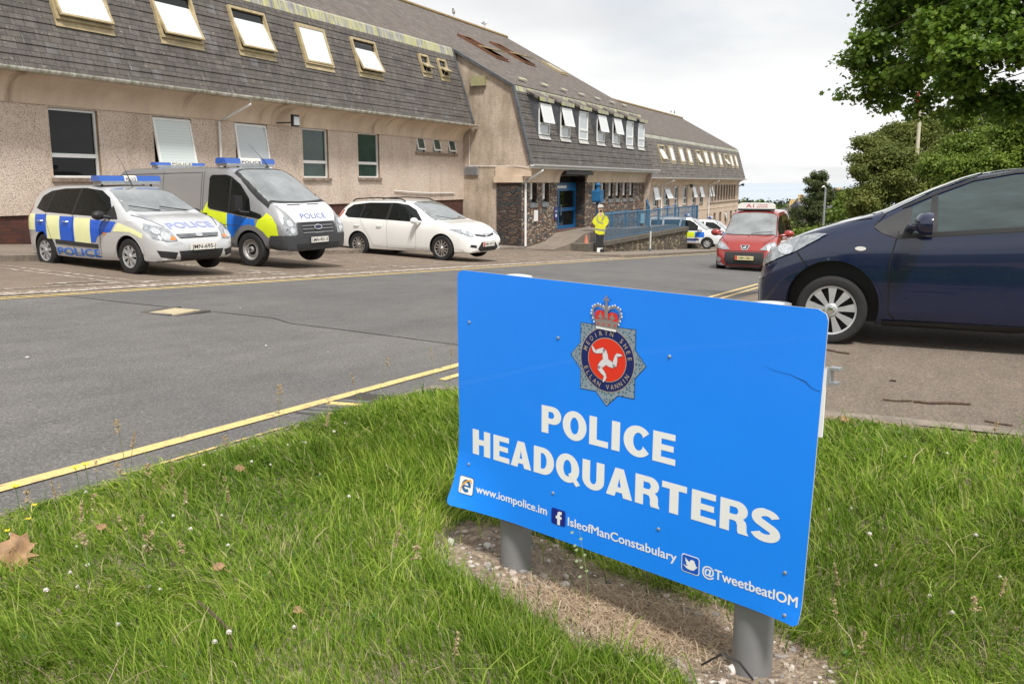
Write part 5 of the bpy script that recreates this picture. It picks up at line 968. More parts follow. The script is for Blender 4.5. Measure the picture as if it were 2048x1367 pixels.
def mpv(root, bodym, glass2=car_glass, axl=(-1.30, 1.43)):
    b_, bv = car_body('body', MPV, [bodym, black_m], root, axl, .37, .2); sk = Skin(bv, root)
    four_wheels(root, axl, .79, .32, .2, .2, 'tri', 7)
    for sd in 'lr':
        sk.put('side_windows', sd, [(1.12, 1.05), (.92, 1.28), (.62, 1.52), (.40, 1.63), (-.2, 1.66), (-1.2, 1.66), (-1.85, 1.62), (-1.9, 1.12), (-.6, 1.06), (.6, 1.04)], glass2, .005, .06)
        for pl in ([(-.22, 1.05), (-.12, 1.05), (-.10, 1.66), (-.2, 1.66)], [(-1.22, 1.08), (-1.12, 1.08), (-1.10, 1.66), (-1.2, 1.66)]): sk.put('window_pillar', sd, pl, bodym, .008)
        for ln in ([(1.05, 1.0), (.98, .8), (.92, .4)], [(-.16, 1.04), (-.16, .38), (.9, .36)], [(-1.12, 1.04), (-1.12, .7)]): sk.stroke('shut_line', sd, ln, .01, seam_m, .006)
        handle(sk, sd, .05, .92, bodym); s = 1 if sd == 'l' else -1; mirror(root, .98, .87 * s, 1.10, bodym, s, 1.35)
        sk.put('side_moulding', sd, [(-.85, .50), (.95, .50), (.95, .60), (-.85, .60)], trim_m, .012)
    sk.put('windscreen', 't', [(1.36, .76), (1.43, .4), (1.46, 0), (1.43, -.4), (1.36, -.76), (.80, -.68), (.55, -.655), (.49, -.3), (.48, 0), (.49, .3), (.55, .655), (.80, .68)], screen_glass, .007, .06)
    sk.put('windscreen_surround', 't', [[(1.40, .79), (1.47, .4), (1.50, 0), (1.47, -.4), (1.40, -.79), (.78, -.71), (.52, -.685), (.45, -.3), (.44, 0), (.45, .3), (.52, .685), (.78, .71)], [(1.37, .77), (1.44, .4), (1.47, 0), (1.44, -.4), (1.37, -.77), (.80, -.69), (.55, -.66), (.485, -.3), (.475, 0), (.485, .3), (.55, .66), (.80, .69)]], black_m, .005, .05)
    return sk
# the van's own front
c4 = thing('red_taxi', 'red people carrier taxi with a white roof sign driving up the road towards the viewer', 'taxi', (31.6, 5.13, gz(31.6, 5.1) + .004), R(181), scale=1.10)
sk = mpv(c4, red_p)
for s in (1, -1):
    h_ = sk.put('headlight', 'f', [(s * .42, .73), (s * .62, .90), (s * .78, .95), (s * .84, .86), (s * .82, .76), (s * .60, .72)], lens_m, .014, .05); [sk.put('reflector', 'f', arc(s * cy, cz, rr, rr, 0, 360, 14)[:-1], refl_m, .02, .04, parent=h_) for cy, cz, rr in ((.66, .81, .055), (.76, .86, .05))]
    sk.put('fog_light', 'f', arc(s * .72, .44, .07, .07, 0, 360, 16)[:-1], chrome, .010, .04)
    sk.stroke('bonnet_line', 't', [(1.46, .76 * s), (1.8, .70 * s), (2.05, .5 * s)], .012, seam_m, .004)
sk.put('grille', 'f', [(-.50, .30), (.50, .30), (.56, .42), (.55, .66), (-.55, .66), (-.56, .42)], black_m, .010, .05)
sk.put('skid_guard', 'f', [(-.84, .25), (.84, .25), (.84, .34), (.66, .36), (.52, .27), (-.52, .27), (-.66, .36), (-.84, .34)], galv, .018, .05)
sk.put('badge', 'f', [(-.14, .85), (.14, .85), (.07, .715), (-.07, .715)], chrome, .012, .04); sk.put('badge_field', 'f', [(-.105, .84), (.105, .84), (.055, .73), (-.055, .73)], black_m, .016, .04); sk.put('badge_lion', 'f', [(-.04, .745), (-.06, .79), (-.01, .80), (.0, .83), (.05, .82), (.02, .79), (.06, .76), (.02, .765), (.03, .735), (-.01, .76)], chrome, .02, .03)
sk.stroke('bonnet_edge', 'f', [(-.62, .69), (.62, .69)], .012, seam_m, .006)
plate(c4, 'WMN-980-H', 2.34, .02, .50, (.70, .62, .34), flag=True)
ts = MB().prism([(-.56, 0), (.56, 0), (.55, .12), (.45, .18), (-.45, .18), (-.55, .12)], -.09, .09, lambda u, v, w: (.25 + w, u, 1.85 + v)).build('roof_sign', mat('sign_white', (.75, .74, .70), .3), c4)
q = MB(); text_mb(q, 'A1', lambda u, v: (.345, u, v), -.30, -.06, 1.89, .11, .02); text_mb(q, 'TAXIS', lambda u, v: (.345, u, v), .02, .34, 1.95, .035, .01); text_mb(q, '663344', lambda u, v: (.345, u, v), .02, .34, 1.89, .035, .01); q.build('lettering', mat('sign_red', (.55, .05, .05), .4), ts)
MB().box(.15, .36, -.54, .54, 1.795, 1.848).build('sign_base', black_m, ts); MB().tube([(.44, 0, 1.74), (.40, 0, 1.80), (.40, 0, 1.86)], [.02, .008, .003], 5).build('aerial', black_m, c4); wiper(c4, [(1.43, .05, 1.155), (1.36, .4, 1.20), (1.34, .66, 1.21)])
sk.put('door_sign', 'l', [(-.9, .66), (-.2, .66), (-.2, .92), (-.9, .92)], mat('door_sign_white', (.5, .4, .4), .5, var=.6, vscale=20), .006)

# ---- white police vans parked beyond the ramp
c5 = thing('police_van', 'small white police van with blue and yellow band half hidden behind the ramp wall', 'police van', (55.3, 13.3, gz(55.3, 13.3)), R(-86), scale=1.05)
sk = mpv(c5, paint('white_van_paint', (.72, .73, .74), 0, .3))
for sd in 'lr':
    for a, bb, m_ in ((-1.8, -1.2, BAT_B2), (-1.2, -.6, BAT_Y2), (-.6, -.16, BAT_B2), (-.16, .12, BAT_B2), (.12, .72, BAT_Y2), (.72, 1.25, BAT_B2)): sk.put('livery_square', sd, [(a, .68), (bb, .68), (bb, .98), (a, .98)], m_, .007, .08)
    x0, x1 = (-.2, .8) if sd == 'r' else (.8, -.2); sk.text('door_lettering', sd, 'POLICE', x0, x1, .45, .13, BAT_B, .016, .03)
lightbar(c5, .1, -.5, .5, 1.88, txt=False)
c6 = copy_tree(c5); c6.location = (63.5, 13.6, gz(63.5, 13.6)); c6['label'] = 'white police van farthest back below the far wing, only its roof and beacons showing'; 
for o in (c5, c6): o['group'] = 'white police vans behind the ramp'

# ---- dark blue hatchback at the right
navy = paint('navy_paint', (.0006, .0065, .034), .0, .17)
YS = [(-1.80, .40, .70, .50, .5, .42, .97), (-1.78, .34, 1.0, .68, .8, .54, .97), (-1.70, .30, 1.25, .76, .98, .58, .975), (-1.55, .27, 1.41, .80, 1.06, .60, .975), (-1.2, .24, 1.49, .83, 1.07, .61, .975), (-.55, .20, 1.52, .845, 1.05, .62, .975), (-.15, .18, 1.505, .846, 1.02, .62, .975), (.125, .18, 1.468, .846, 1.0, .62, .975), (.47, .18, 1.345, .845, .975, .63, .975), (.70, .18, 1.235, .844, .965, .65, .975), (.88, .18, 1.145, .842, .96, .67, .97), (1.05, .18, 1.088, .838, .955, .69, .965), (1.27, .18, 1.022, .830, .93, .70, .955), (1.50, .19, .945, .805, .86, .69, .945), (1.68, .20, .865, .765, .77, .64, .93), (1.79, .21, .785, .71, .69, .58, .92), (1.86, .23, .69, .63, .59, .50, .92), (1.895, .28, .59, .51, .50, .42, .93), (1.91, .34, .50, .36, .45, .3, .93)]
c7 = thing('blue_hatchback', 'dark blue hatchback parked on the driveway, cut off by the right edge', 'car', (9.02, -.56, -1.40 + .014), R(90), scale=1.0)
b_, bv = car_body('body', YS, [navy, black_m], c7, (-1.23, 1.23), .385, .19, nx=150, ny=84); sk = Skin(bv, c7)
four_wheels(c7, (-1.23, 1.23), .745, .295, .185, .218, 'paddle', 9)
for sd in 'lr':
    sk.put('side_windows', sd, [(.70, 1.00), (.64, 1.185), (.47, 1.27), (.20, 1.385), (-.1, 1.445), (-.52, 1.475), (-1.1, 1.44), (-1.38, 1.34), (-1.44, 1.16), (-.6, 1.075), (.2, 1.0), (.68, .955)], mat('hatchback_side_glass', (.035, .055, .055), .02, ior=1.7, var=.5, vscale=3, stretch=(.5, 1, 2.5)), .004, .05)
    sk.put('window_pillar', sd, [(.44, .985), (.50, .98), (.50, 1.265), (.455, 1.285)], black_m, .008); sk.put('window_pillar', sd, [(-.60, 1.07), (-.49, 1.06), (-.46, 1.475), (-.54, 1.475)], black_m, .007)
    sk.stroke('window_seal', sd, [(.74, .94), (.3, .98), (-.1, 1.015), (-.6, 1.065), (-1.4, 1.15)], .034, black_m, .008); sk.stroke('window_seal', sd, [(.72, 1.175), (.48, 1.29), (.20, 1.405), (-.1, 1.465), (-.52, 1.495), (-1.1, 1.46)], .018, black_m, .007)
    sk.put('mirror_corner', sd, [(.93, 1.01), (.90, 1.045), (.70, 1.165), (.64, 1.18), (.66, .94), (.745, .93), (.86, .965)], trim_m, .007)
    for ln in ([(.69, 1.17), (.745, .93), (.785, .72), (.77, .30), (.72, .245)], [(-.56, 1.06), (-.58, .24), (.72, .235)], [(1.54, .78), (1.44, .66)], [(.93, 1.02), (.85, 1.12)]): sk.stroke('shut_line', sd, ln, .011, seam_m, .005)
    sk.put('sill_moulding', sd, [(-.84, .185), (.82, .185), (.82, .235), (-.84, .245)], black_m, .012, .05)
    sk.put('side_repeater', sd, arc(1.02, .835, .045, .018, 0, 360, 14)[:-1], mat('repeater_clear', (.55, .55, .52), .15, coat=1), .010, .03)
    p = arc(-.36, .885, .15, .055, 0, 360, 20)[:-1]; sk.put('handle_recess_shade', sd, p, mat('recess_shade_navy', (.003, .004, .015), .4), .004, .04); handle(sk, sd, -.38, .89, navy, .24)  # flat patch; the shade of the handle recess is painted as darker navy
    s = 1 if sd == 'l' else -1; mirror(c7, .53, .835 * s, 1.02, navy, s, 1.22)
    sk.put('wheel_arch_lip', sd, [(1.23 + r_ * math.cos(R(a)), .30 + .04 + r_ * math.sin(R(a))) for r_, rng in ((.41, range(-2, 183, 8)), (.388, range(182, -3, -8))) for a in rng], navy, .010, .04)
    h_ = sk.put('headlight', sd, [(1.30, .945), (1.40, .945), (1.56, .905), (1.70, .83), (1.83, .70), (1.80, .665), (1.745, .70), (1.66, .74), (1.55, .79), (1.43, .865)], lens_m, .012, .04)
    if h_: sk.put('reflector', sd, arc(1.64, .80, .07, .045, 0, 360, 14)[:-1], refl_m, .018, .03, parent=h_)
for s in (1, -1): sk.put('headlight_front', 'f', [(s * .46, .70), (s * .60, .80), (s * .74, .84), (s * .72, .70), (s * .58, .63)], lens_m, .011, .04); sk.stroke('bonnet_line', 't', [(.95, .70 * s), (1.3, .66 * s), (1.66, .50 * s)], .01, seam_m, .004)
sk.put('windscreen', 't', [(.86, .68), (.96, .4), (1.0, 0), (.96, -.4), (.86, -.68), (.50, -.60), (.18, -.58), (.12, -.3), (.11, 0), (.12, .3), (.18, .58), (.50, .60)], screen_glass, .006, .06)
sk.put('grille', 'f', [(-.40, .56), (.40, .56), (.44, .64), (-.44, .64)], black_m, .01, .04); sk.put('lower_grille', 'f', [(-.46, .24), (.46, .24), (.40, .40), (-.40, .40)], black_m, .01, .04); plate(c7, 'MMN-214-T', 1.94, 0, .44)
# ---- more parked cars beyond it
c8 = thing('white_estate_car', 'white parked car mostly hidden behind the bonnet of the dark blue hatchback', 'car', (42.0, 1.9, gz(42, 1.9)), R(100)); estate(c8, 'JMN 118 K', white_car)
# ================================================================ the blue sign
SG = thing('information_sign', 'large blue board on two grey posts reading POLICE HEADQUARTERS under a crowned star badge', 'sign', (2.75, .9, -1.43))
P0 = Vector((3.0, 1.58, -.322)); EX = Vector((math.sin(R(-20)), -math.cos(R(-20)), 0)); NX = Vector((-math.cos(R(20)), math.sin(R(20)), 0))
def bend(s, t):
    a = max(0, (t - .70) / .23) ** 1.6 * max(0, (.30 - s) / .30) ** 1.3; b = max(0, (t - .84) / .09) ** 1.5 * max(0, (s - 1.28) / .16) ** 1.3
    return .036 * a + .012 * b + .0025 * math.sin(s * 4.1 + 1) + .002 * math.sin(t * 7 + s * 3)
def F(s, t, off=0.0):
    p = (P0 + EX * s - Vector((0, 0, 1)) * t) * .9653 + NX * (bend(s, t) + off); return (p.x, p.y, p.z)
def rrect(x0, y0, x1, y1, r, n=6): return arc(x1 - r, y1 - r, r, r, 0, 90, n) + arc(x0 + r, y1 - r, r, r, 90, 180, n) + arc(x0 + r, y0 + r, r, r, 180, 270, n) + arc(x1 - r, y0 + r, r, r, 270, 360, n)
sign_blue = mat('sign_blue', (.010, .25, 1.0), .35, coat=.2, var=.05, vscale=1.3, bump=.02, bscale=6); sign_white = mat('sign_lettering_white', (.82, .82, .82), .4)
out = [(.03, 0.0), (.002, .012), (-.001, .03), (0, .3), (-.002, .6), (-.01, .75), (-.022, .84), (-.036, .90), (-.034, .915), (-.02, .924), (.1, .922), (1.39, .924), (1.412, .926), (1.428, .915), (1.432, .88), (1.447, .5), (1.458, .07), (1.459, .04), (1.452, .022), (1.43, .011), (.7, .006)]
v, f = poly2d([out], 4, .03); b = MB(); n = len(v)
b.v = [F(x, y, 0) for x, y in v] + [F(x, y, -.004) for x, y in v]; b.f = list(f) + [tuple(n + i for i in reversed(t)) for t in f]; b.m = [0] * len(f) + [1] * len(f)
# rim: walk the boundary edges
from collections import Counter
ec = Counter(); dr = {}
for t in f:
    for i in range(len(t)): e = (t[i], t[(i + 1) % len(t)]); k = tuple(sorted(e)); ec[k] += 1; dr[k] = e
for k, c in ec.items():
    if c == 1: i, j = dr[k]; b.f.append((j, i, n + i, n + j)); b.m.append(1)
PN = b.build('panel', [sign_blue, mat('panel_back', (.45, .46, .47), .5)], SG, False, world=True)
def lay(name, loops, m, off, parent=PN, step=.04):
    if not isinstance(loops[0][0], (list, tuple)): loops = [loops]
    v, f = poly2d(loops, 4, step); q = MB(); q.v = [F(x, y, off) for x, y in v]; q.f = [tuple(t) for t in f]; q.m = [0] * len(f); return q.build(name, m, parent, world=True)
# heavy grotesque capitals drawn as outlines, height 1
def seg(*p): return list(p)
GL = {
 'P': [[(0, 0), (0, 1), (.42, 1)] + arc(.42, .68, .30, .32, 90, -90, 12) + [(.255, .36), (.255, 0)], [(.255, .80), (.255, .56), (.37, .56)] + arc(.37, .68, .09, .12, -90, 90, 8)],
 'O': [arc(.39, .5, .39, .525, 0, 360, 36)[:-1], arc(.39, .5, .135, .30, 0, 360, 28)[:-1]],
 'L': [[(0, 0), (0, 1), (.255, 1), (.255, .215), (.64, .215), (.64, 0)]],
 'I': [[(0, 0), (0, 1), (.255, 1), (.255, 0)]],
 'C': [arc(.38, .5, .38, .525, 40, 322, 30) + [(.51, .385)] + arc(.40, .5, .14, .30, 325, 38, 20) + [(.50, .64)]],
 'E': [[(0, 0), (0, 1), (.66, 1), (.66, .795), (.255, .795), (.255, .61), (.62, .61), (.62, .415), (.255, .415), (.255, .205), (.68, .205), (.68, 0)]],
 'H': [[(0, 0), (0, 1), (.255, 1), (.255, .63), (.455, .63), (.455, 1), (.71, 1), (.71, 0), (.455, 0), (.455, .41), (.255, .41), (.255, 0)]],
 'A': [[(0, 0), (.27, 1), (.53, 1), (.80, 0), (.53, 0), (.49, .16), (.305, .16), (.265, 0)], [(.35, .345), (.45, .345), (.40, .66)]],
 'D': [[(0, 0), (0, 1), (.34, 1)] + arc(.34, .5, .38, .5, 90, -90, 20), [(.255, .79), (.255, .21), (.32, .21)] + arc(.32, .5, .14, .29, -90, 90, 14)],
 'Q': [arc(.39, .5, .39, .525, 0, 360, 36)[:-1], arc(.39, .5, .135, .30, 0, 360, 28)[:-1]],
 'U': [[(0, 1), (0, .36)] + arc(.36, .36, .36, .385, 180, 360, 20) + [(.72, 1), (.465, 1), (.465, .36)] + arc(.36, .36, .105, .175, 0, -180, 14) + [(.255, 1)]],
 'R': [[(0, 0), (0, 1), (.46, 1)] + arc(.46, .715, .27, .285, 90, -55, 12) + [(.69, .40), (.71, .30), (.715, .12), (.75, .04), (.77, 0), (.50, 0), (.47, .07), (.465, .26), (.43, .355), (.36, .375), (.255, .375), (.255, 0)], [(.255, .80), (.255, .57), (.40, .57)] + arc(.40, .685, .08, .115, -90, 90, 8)],
 'T': [[(0, .79), (0, 1), (.70, 1), (.70, .79), (.4775, .79), (.4775, 0), (.2225, 0), (.2225, .79)]]}
def ribbon(pts, w0, w1=None):
    """outline of a polyline with half width w"""
    L, Rr = [], []
    for i, p in enumerate(pts):
        a = Vector(pts[max(0, i - 1)]); c = Vector(pts[min(len(pts) - 1, i + 1)]); d = (c - a).normalized(); w = w0 if not isinstance(w0, (list, tuple)) else w0[i]
        L.append((p[0] - d.y * w, p[1] + d.x * w)); Rr.append((p[0] + d.y * w, p[1] - d.x * w))
    return L + Rr[::-1]
GL['S'] = [ribbon(arc(.355, .735, .235, .165, 12, 90, 6) + arc(.355, .72, .225, .18, 100, 245, 10) + arc(.37, .285, .225, .175, 65, -80, 10) + arc(.355, .27, .245, .165, 268, 192, 6), [.105] * 7 + [.12] * 29)]
def word(letters, t0, h):
    for ch, x0, x1 in letters:
        g = GL[ch]; w = max(p[0] for p in g[0]); mn = min(p[0] for p in g[0]); fn = lambda p: (x0 + (p[0] - mn) / (w - mn) * (x1 - x0), t0 + h * (1 - p[1]))
        lay('lettering', [[fn(p) for p in lp] for lp in g], sign_white, .0006)
        if ch == 'Q': lay('lettering', [fn(p) for p in [(.42, .30), (.55, .38), (.82, .0), (.69, -.10)]], sign_white, .0009)
word([('P', .430, .521), ('O', .528, .634), ('L', .646, .727), ('I', .741, .775), ('C', .790, .892), ('E', .906, .993)], .4475, .0985)
word([('H', .075, .171), ('E', .188, .272), ('A', .279, .382), ('D', .394, .491), ('Q', .500, .606), ('U', .620, .715), ('A', .724, .832), ('R', .843, .941), ('T', .947, 1.040), ('E', 1.058, 1.146), ('R', 1.159, 1.257), ('S', 1.264, 1.357)], .6030, .0980)
def small(txt, x0, x1, base, h, bold=.022):
    q = MB()
    for i, (dx, dy) in enumerate(((0, 0), (.0009, .0003), (-.0009, -.0003), (.0004, -.0006), (-.0004, .0006))): text_mb(q, txt, lambda u, v: F(u + dx, base - v + dy, .0006 + i * .0001), x0, x1, 0, h, 0)
    q.build('lettering', sign_white, PN, world=True)
small('www.iompolice.im', .104, .461, .8475, .031); small('IsleofManConstabulary', .560, 1.009, .858, .031); small('@TweetbeatIOM', 1.105, 1.420, .8680, .032)
# three small square icons
navy_i = mat('icon_navy', (.01, .02, .22), .3); ic_b = mat('icon_blue', (.01, .10, .55), .35)
lay('icon_tile', rrect(.0125, .798, .0895, .8675, .010), black_m, .0010); lay('icon_tile', rrect(.0145, .800, .0875, .8655, .009), sign_white, .0016)
eb = mat('browser_blue', (.02, .13, .33), .4); cx, cy = .052, .834
lay('icon_letter', ribbon(arc(cx, cy, .0175, .0185, 40, -300, 26)[0:0] + [(cx + .0175 * math.cos(R(a)), cy - .0185 * math.sin(R(a))) for a in range(0, 316, 12)], .0065), eb, .0021, step=None); lay('icon_letter', [(cx - .014, cy - .003), (cx + .024, cy - .003), (cx + .024, cy + .003), (cx - .014, cy + .003)], eb, .0026, step=None)
lay('icon_swoosh', ribbon([(cx + a * .9, cy + b_ * .9) for a, b_ in [(-.026, .030), (-.031, .022), (-.026, .006), (-.012, -.012), (.008, -.024), (.024, -.028), (.030, -.022), (.027, -.012)]], [.001, .0022, .003, .003, .003, .003, .002, .001]), mat('browser_orange', (.80, .35, .02), .4), .0031, step=None)
lay('icon_tile', rrect(.4825, .8100, .5490, .8700, .009), ic_b, .0010); lay('icon_tile', rrect(.4845, .8120, .5470, .8680, .008), navy_i, .0016)
lay('icon_letter', [(.512, .868), (.512, .846), (.505, .846), (.505, .836), (.512, .836), (.512, .829), (.514, .822), (.520, .818), (.532, .818), (.532, .828), (.527, .828), (.5245, .831), (.5245, .836), (.532, .836), (.531, .846), (.5245, .846), (.5245, .868)], sign_white, .0022, step=None)
lay('icon_tile', rrect(1.0285, .8195, 1.0945, .8795, .010), sign_white, .0010); lay('icon_tile', rrect(1.0315, .8225, 1.0915, .8765, .008), ic_b, .0016)
bird = [(-.42, .0), (-.30, .05), (-.14, .04), (-.16, .01), (-.24, -.04), (-.25, -.09), (-.21, -.10), (-.29, -.17), (-.29, -.22), (-.26, -.22), (-.31, -.30), (-.32, -.36), (-.18, -.26), (-.05, -.18), (-.02, -.25), (.05, -.32), (.15, -.33), (.22, -.30), (.28, -.30), (.26, -.24), (.33, -.14), (.36, -.06), (.44, -.07), (.42, -.02), (.44, .0), (.37, .01), (.31, .10), (.20, .18), (.05, .20), (-.12, .19), (-.26, .14), (-.36, .07)]
lay('icon_bird', [(1.0612 + a * .060, .8540 + b_ * .066) for a, b_ in bird], sign_white, .0022, step=None)
# badge: eight-pointed star, ring, three-legged device, crown
bx, by = .717, .2480
def ring(rx, ry, n=48, r0=None): o = [(bx + rx * math.cos(2 * math.pi * k / n), by + ry * math.sin(2 * math.pi * k / n)) for k in range(n)]; return [o] if r0 is None else [o, [(bx + r0[0] * math.cos(2 * math.pi * k / n), by + r0[1] * math.sin(2 * math.pi * k / n)) for k in range(n)]]
def star(k_): return [(bx + (r * k_) * math.cos(R(a)) * (.995 if not i % 2 else 1), by + (r * k_) * math.sin(R(a))) for i in range(16) for a in [i * 22.5] for r in [(.156 if i % 4 == 0 else .160) if i % 2 == 0 else .122]]
def b_star(t, v):
    a = vor(t, v, 110); b2 = noise(t, v, 200, 2); c = ramp(t, a.outputs['Distance'], [(0.0, (.015, .05, .10)), (0.28, (.03, .09, .15)), (0.34, (.20, .27, .33)), (0.8, (.26, .32, .38))]); return c, None, 0
lay('badge_star', star(1.0), black_m, .0010); lay('badge_star', star(.985), surf('badge_star_silver', b_star, .4), .0015)
tan = mat('badge_tan', (.42, .34, .27), .4); nv = mat('badge_navy_ring', (.008, .018, .12), .35)
lay('badge_ring', ring(.1115, .108), tan, .0020); lay('badge_ring', ring(.1085, .105), nv, .0024); lay('badge_ring', ring(.0790, .0735), tan, .0028); lay('badge_disc', ring(.0765, .0710), mat('badge_red', (.72, .035, .015), .4), .0032)
def arct(txt, r, a0, a1, flip, h=.0165):
    q = MB()
    for i, ch in enumerate(txt):
        if ch == ' ': continue
        a = R(a0 + (a1 - a0) * i / (len(txt) - 1)); v, f, w = text_geo(ch, .012); hh = h; ww = min(.0135, w * hh * .95); n0 = len(q.v); rad = Vector((math.cos(a), -math.sin(a))); tan_ = Vector((math.sin(a), math.cos(a))) * (1 if not flip else -1); up = rad if not flip else -rad
        for u, v_ in v:
            p = Vector((bx, by)) + Vector((rad.x * r[0], rad.y * r[1])) + tan_ * ((u - .5) * ww) + up * ((v_ - .5) * hh); q.v.append(F(p.x, p.y, .0034))
        q.f += [tuple(n0 + k for k in t) for t in f]; q.m += [0] * len(f)
    q.build('badge_lettering', tan, PN, world=True)
arct('MEOIRYN SHEE', (.0940, .0895), 161, 10, False); arct('ELLAN VANNIN', (.0940, .0895), 204, 330, True)
leg_m = mat('badge_leg_silver', (.70, .68, .70), .35); leg_l = mat('badge_leg_outline', (.28, .26, .30), .4)  # second tone: darker printed edge and knee of each leg
for k in range(3):
    def rt(p): a = R(120 * k + 2); return (bx - .004 + p[0] * math.cos(a) - p[1] * math.sin(a), by + .004 + p[0] * math.sin(a) + p[1] * math.cos(a))
    th_ = [(0, 0), (-.003, -.018), (-.008, -.035)]; sh = [(-.009, -.036), (-.026, -.030), (-.044, -.023)]; ft = [(-.044, -.023), (-.052, -.032), (-.058, -.042)]
    for pth, w, off in ((th_, [.0105, .0105, .0075], .0036), (sh, [.0078, .0075, .0045], .0040), (ft, [.0050, .0045, .0015], .0044)):
        lay('badge_leg', [rt(p) for p in ribbon(pth, [x + .0011 for x in w])], leg_l, off, step=None); lay('badge_leg', [rt(p) for p in ribbon(pth, w)], leg_m, off + .0002, step=None)
    lay('badge_knee', [rt(p) for p in arc(-.0085, -.035, .0055, .0055, 0, 360, 10)[:-1]], leg_l, .0047, step=None)
cr = mat('crown_grey', (.26, .22, .21), .4); crr = mat('crown_red', (.68, .03, .02), .4); CX = .7145
lay('crown_band', [(CX - .043, .142), (CX + .041, .146), (CX + .046, .120), (CX, .112), (CX - .046, .118)], cr, .0040, step=None); lay('crown_cap', [(CX - .044, .118), (CX - .048, .098), (CX - .040, .088), (CX - .020, .085), (CX, .098), (CX + .020, .088), (CX + .042, .092), (CX + .046, .104), (CX + .044, .120), (CX, .114)], crr, .0038, step=None)
for s in (-1, 1):
    ar = [(CX + s * .046, .124), (CX + s * .057, .100), (CX + s * .054, .080), (CX + s * .036, .070), (CX + s * .016, .075), (CX + s * .004, .086)]; lay('crown_arch', ribbon(ar, .0042), cr, .0044, step=None)
    for i in range(11):
        k = i / 10 * (len(ar) - 1); j = min(int(k), len(ar) - 2); p = Vector(ar[j]).lerp(Vector(ar[j + 1]), k - j); d = (Vector(ar[j + 1]) - Vector(ar[j])).normalized(); p = p + Vector((d.y, -d.x)) * (-.0052 if s < 0 else .0052) * (-1)
        lay('crown_pearl', arc(p.x, p.y, .0034, .0034, 0, 360, 8)[:-1], sign_white, .0050, step=None)
    lay('crown_flower', [(CX + s * .024, .090), (CX + s * .030, .104), (CX + s * .038, .108), (CX + s * .028, .112), (CX + s * .024, .122), (CX + s * .019, .112), (CX + s * .010, .108), (CX + s * .018, .103)], cr, .0046, step=None)
    for a in (.012, .034): lay('crown_jewel', arc(CX + s * a, .131, .0035, .0035, 0, 360, 8)[:-1], crr, .0048, step=None)
lay('crown_post', [(CX - .007, .112), (CX - .007, .076), (CX - .004, .060), (CX + .004, .060), (CX + .007, .076), (CX + .007, .112)], cr, .0052, step=None)
lay('crown_cross', [(CX - .004, .062), (CX - .003, .052), (CX - .011, .054), (CX - .011, .044), (CX - .003, .046), (CX - .004, .036), (CX + .004, .036), (CX + .003, .046), (CX + .011, .044), (CX + .011, .054), (CX + .003, .052), (CX + .004, .062)], cr, .0054, step=None); lay('crown_base', [(CX - .041, .147), (CX + .040, .151), (CX + .041, .144), (CX - .043, .140)], sign_white, .0056, step=None)
# rivets, crease, posts, rails
for s, t in ((.066, .193), (.506, .200), (.958, .204), (.054, .749), (.489, .758), (.939, .767), (1.378, .776), (1.385, .903)):
    c = Vector(F(s, t, .0)); q = MB(); n = 12
    for rr, o_ in ((.0058, .0005), (.0056, .002), (.0035, .0035)): q.v += [F(s + rr * math.cos(2 * math.pi * k / n), t + rr * math.sin(2 * math.pi * k / n), o_) for k in range(n)]
    for a in range(2):
        for k in range(n): q.f.append((a * n + k, a * n + (k + 1) % n, (a + 1) * n + (k + 1) % n, (a + 1) * n + k)); q.m.append(0)
    q.f.append(tuple(2 * n + k for k in range(n))); q.m.append(0); q.build('rivet', galv, SG, True, world=True)
lay('scratch', ribbon([(1.277, .186), (1.31, .196), (1.36, .200), (1.405, .213), (1.425, .228), (1.449, .233)], [.0002, .0005, .0006, .0014, .0008, .0008]), mat('scratch_dark', (.01, .06, .22), .5), .0009, step=None)
post_m = mat('grey_post', (.20, .20, .205), .45, var=.12, vscale=5, bump=.05, bscale=150)
for px_, py_, sh_ in ((2.896, 1.294, .0), (2.511, .388, .052)):
    zc = -.008 if sh_ else 0; c = Vector((px_, py_, 0)) - NX * sh_; q = MB(); q.lathe([(.0585, -1.62), (.0585, -.33), (.0, -.33)], (c.x, c.y, 0), n=32); q.build('post', post_m, SG, True, world=True, sharp=30); q = MB(); q.lathe([(.059, -.345), (.0605, -.334 + zc), (.056, -.325 + zc), (.03, -.320 + zc), (.0, -.319 + zc)], (c.x, c.y, 0), n=32); q.build('post_cap', mat('post_cap_pale', (.52, .52, .50), .5), SG, True, world=True)
for t in (.19, .75):
    q = MB(); [q.box(.02 + k * .1025, .1225 + k * .1025, t - .02, t + .02, -.010, -.026, fr=lambda s, t_, o_: F(s, t_, o_)) for k in range(13) if k not in (2, 3, 4, 12)]; q.build('rail', mat('white_channel', (.75, .76, .77), .4), SG, world=True)
q = MB(); q.box(1.445, 1.470, .17, .215, -.006, -.030, fr=lambda s, t_, o_: F(s, t_, o_)); q.box(1.466, 1.495, .165, .172, -.006, -.03, fr=lambda s, t_, o_: F(s, t_, o_)); q.box(1.466, 1.490, .205, .212, -.006, -.03, fr=lambda s, t_, o_: F(s, t_, o_)); q.build('clip', galv, SG, world=True)
q = MB(); q.box(1.450, 1.461, .17, .36, -.003, -.009, fr=lambda s, t_, o_: F(s, t_, o_)); q.build('backing_strip', mat('white_channel', (.7, .7, .7), .4), SG, world=True)
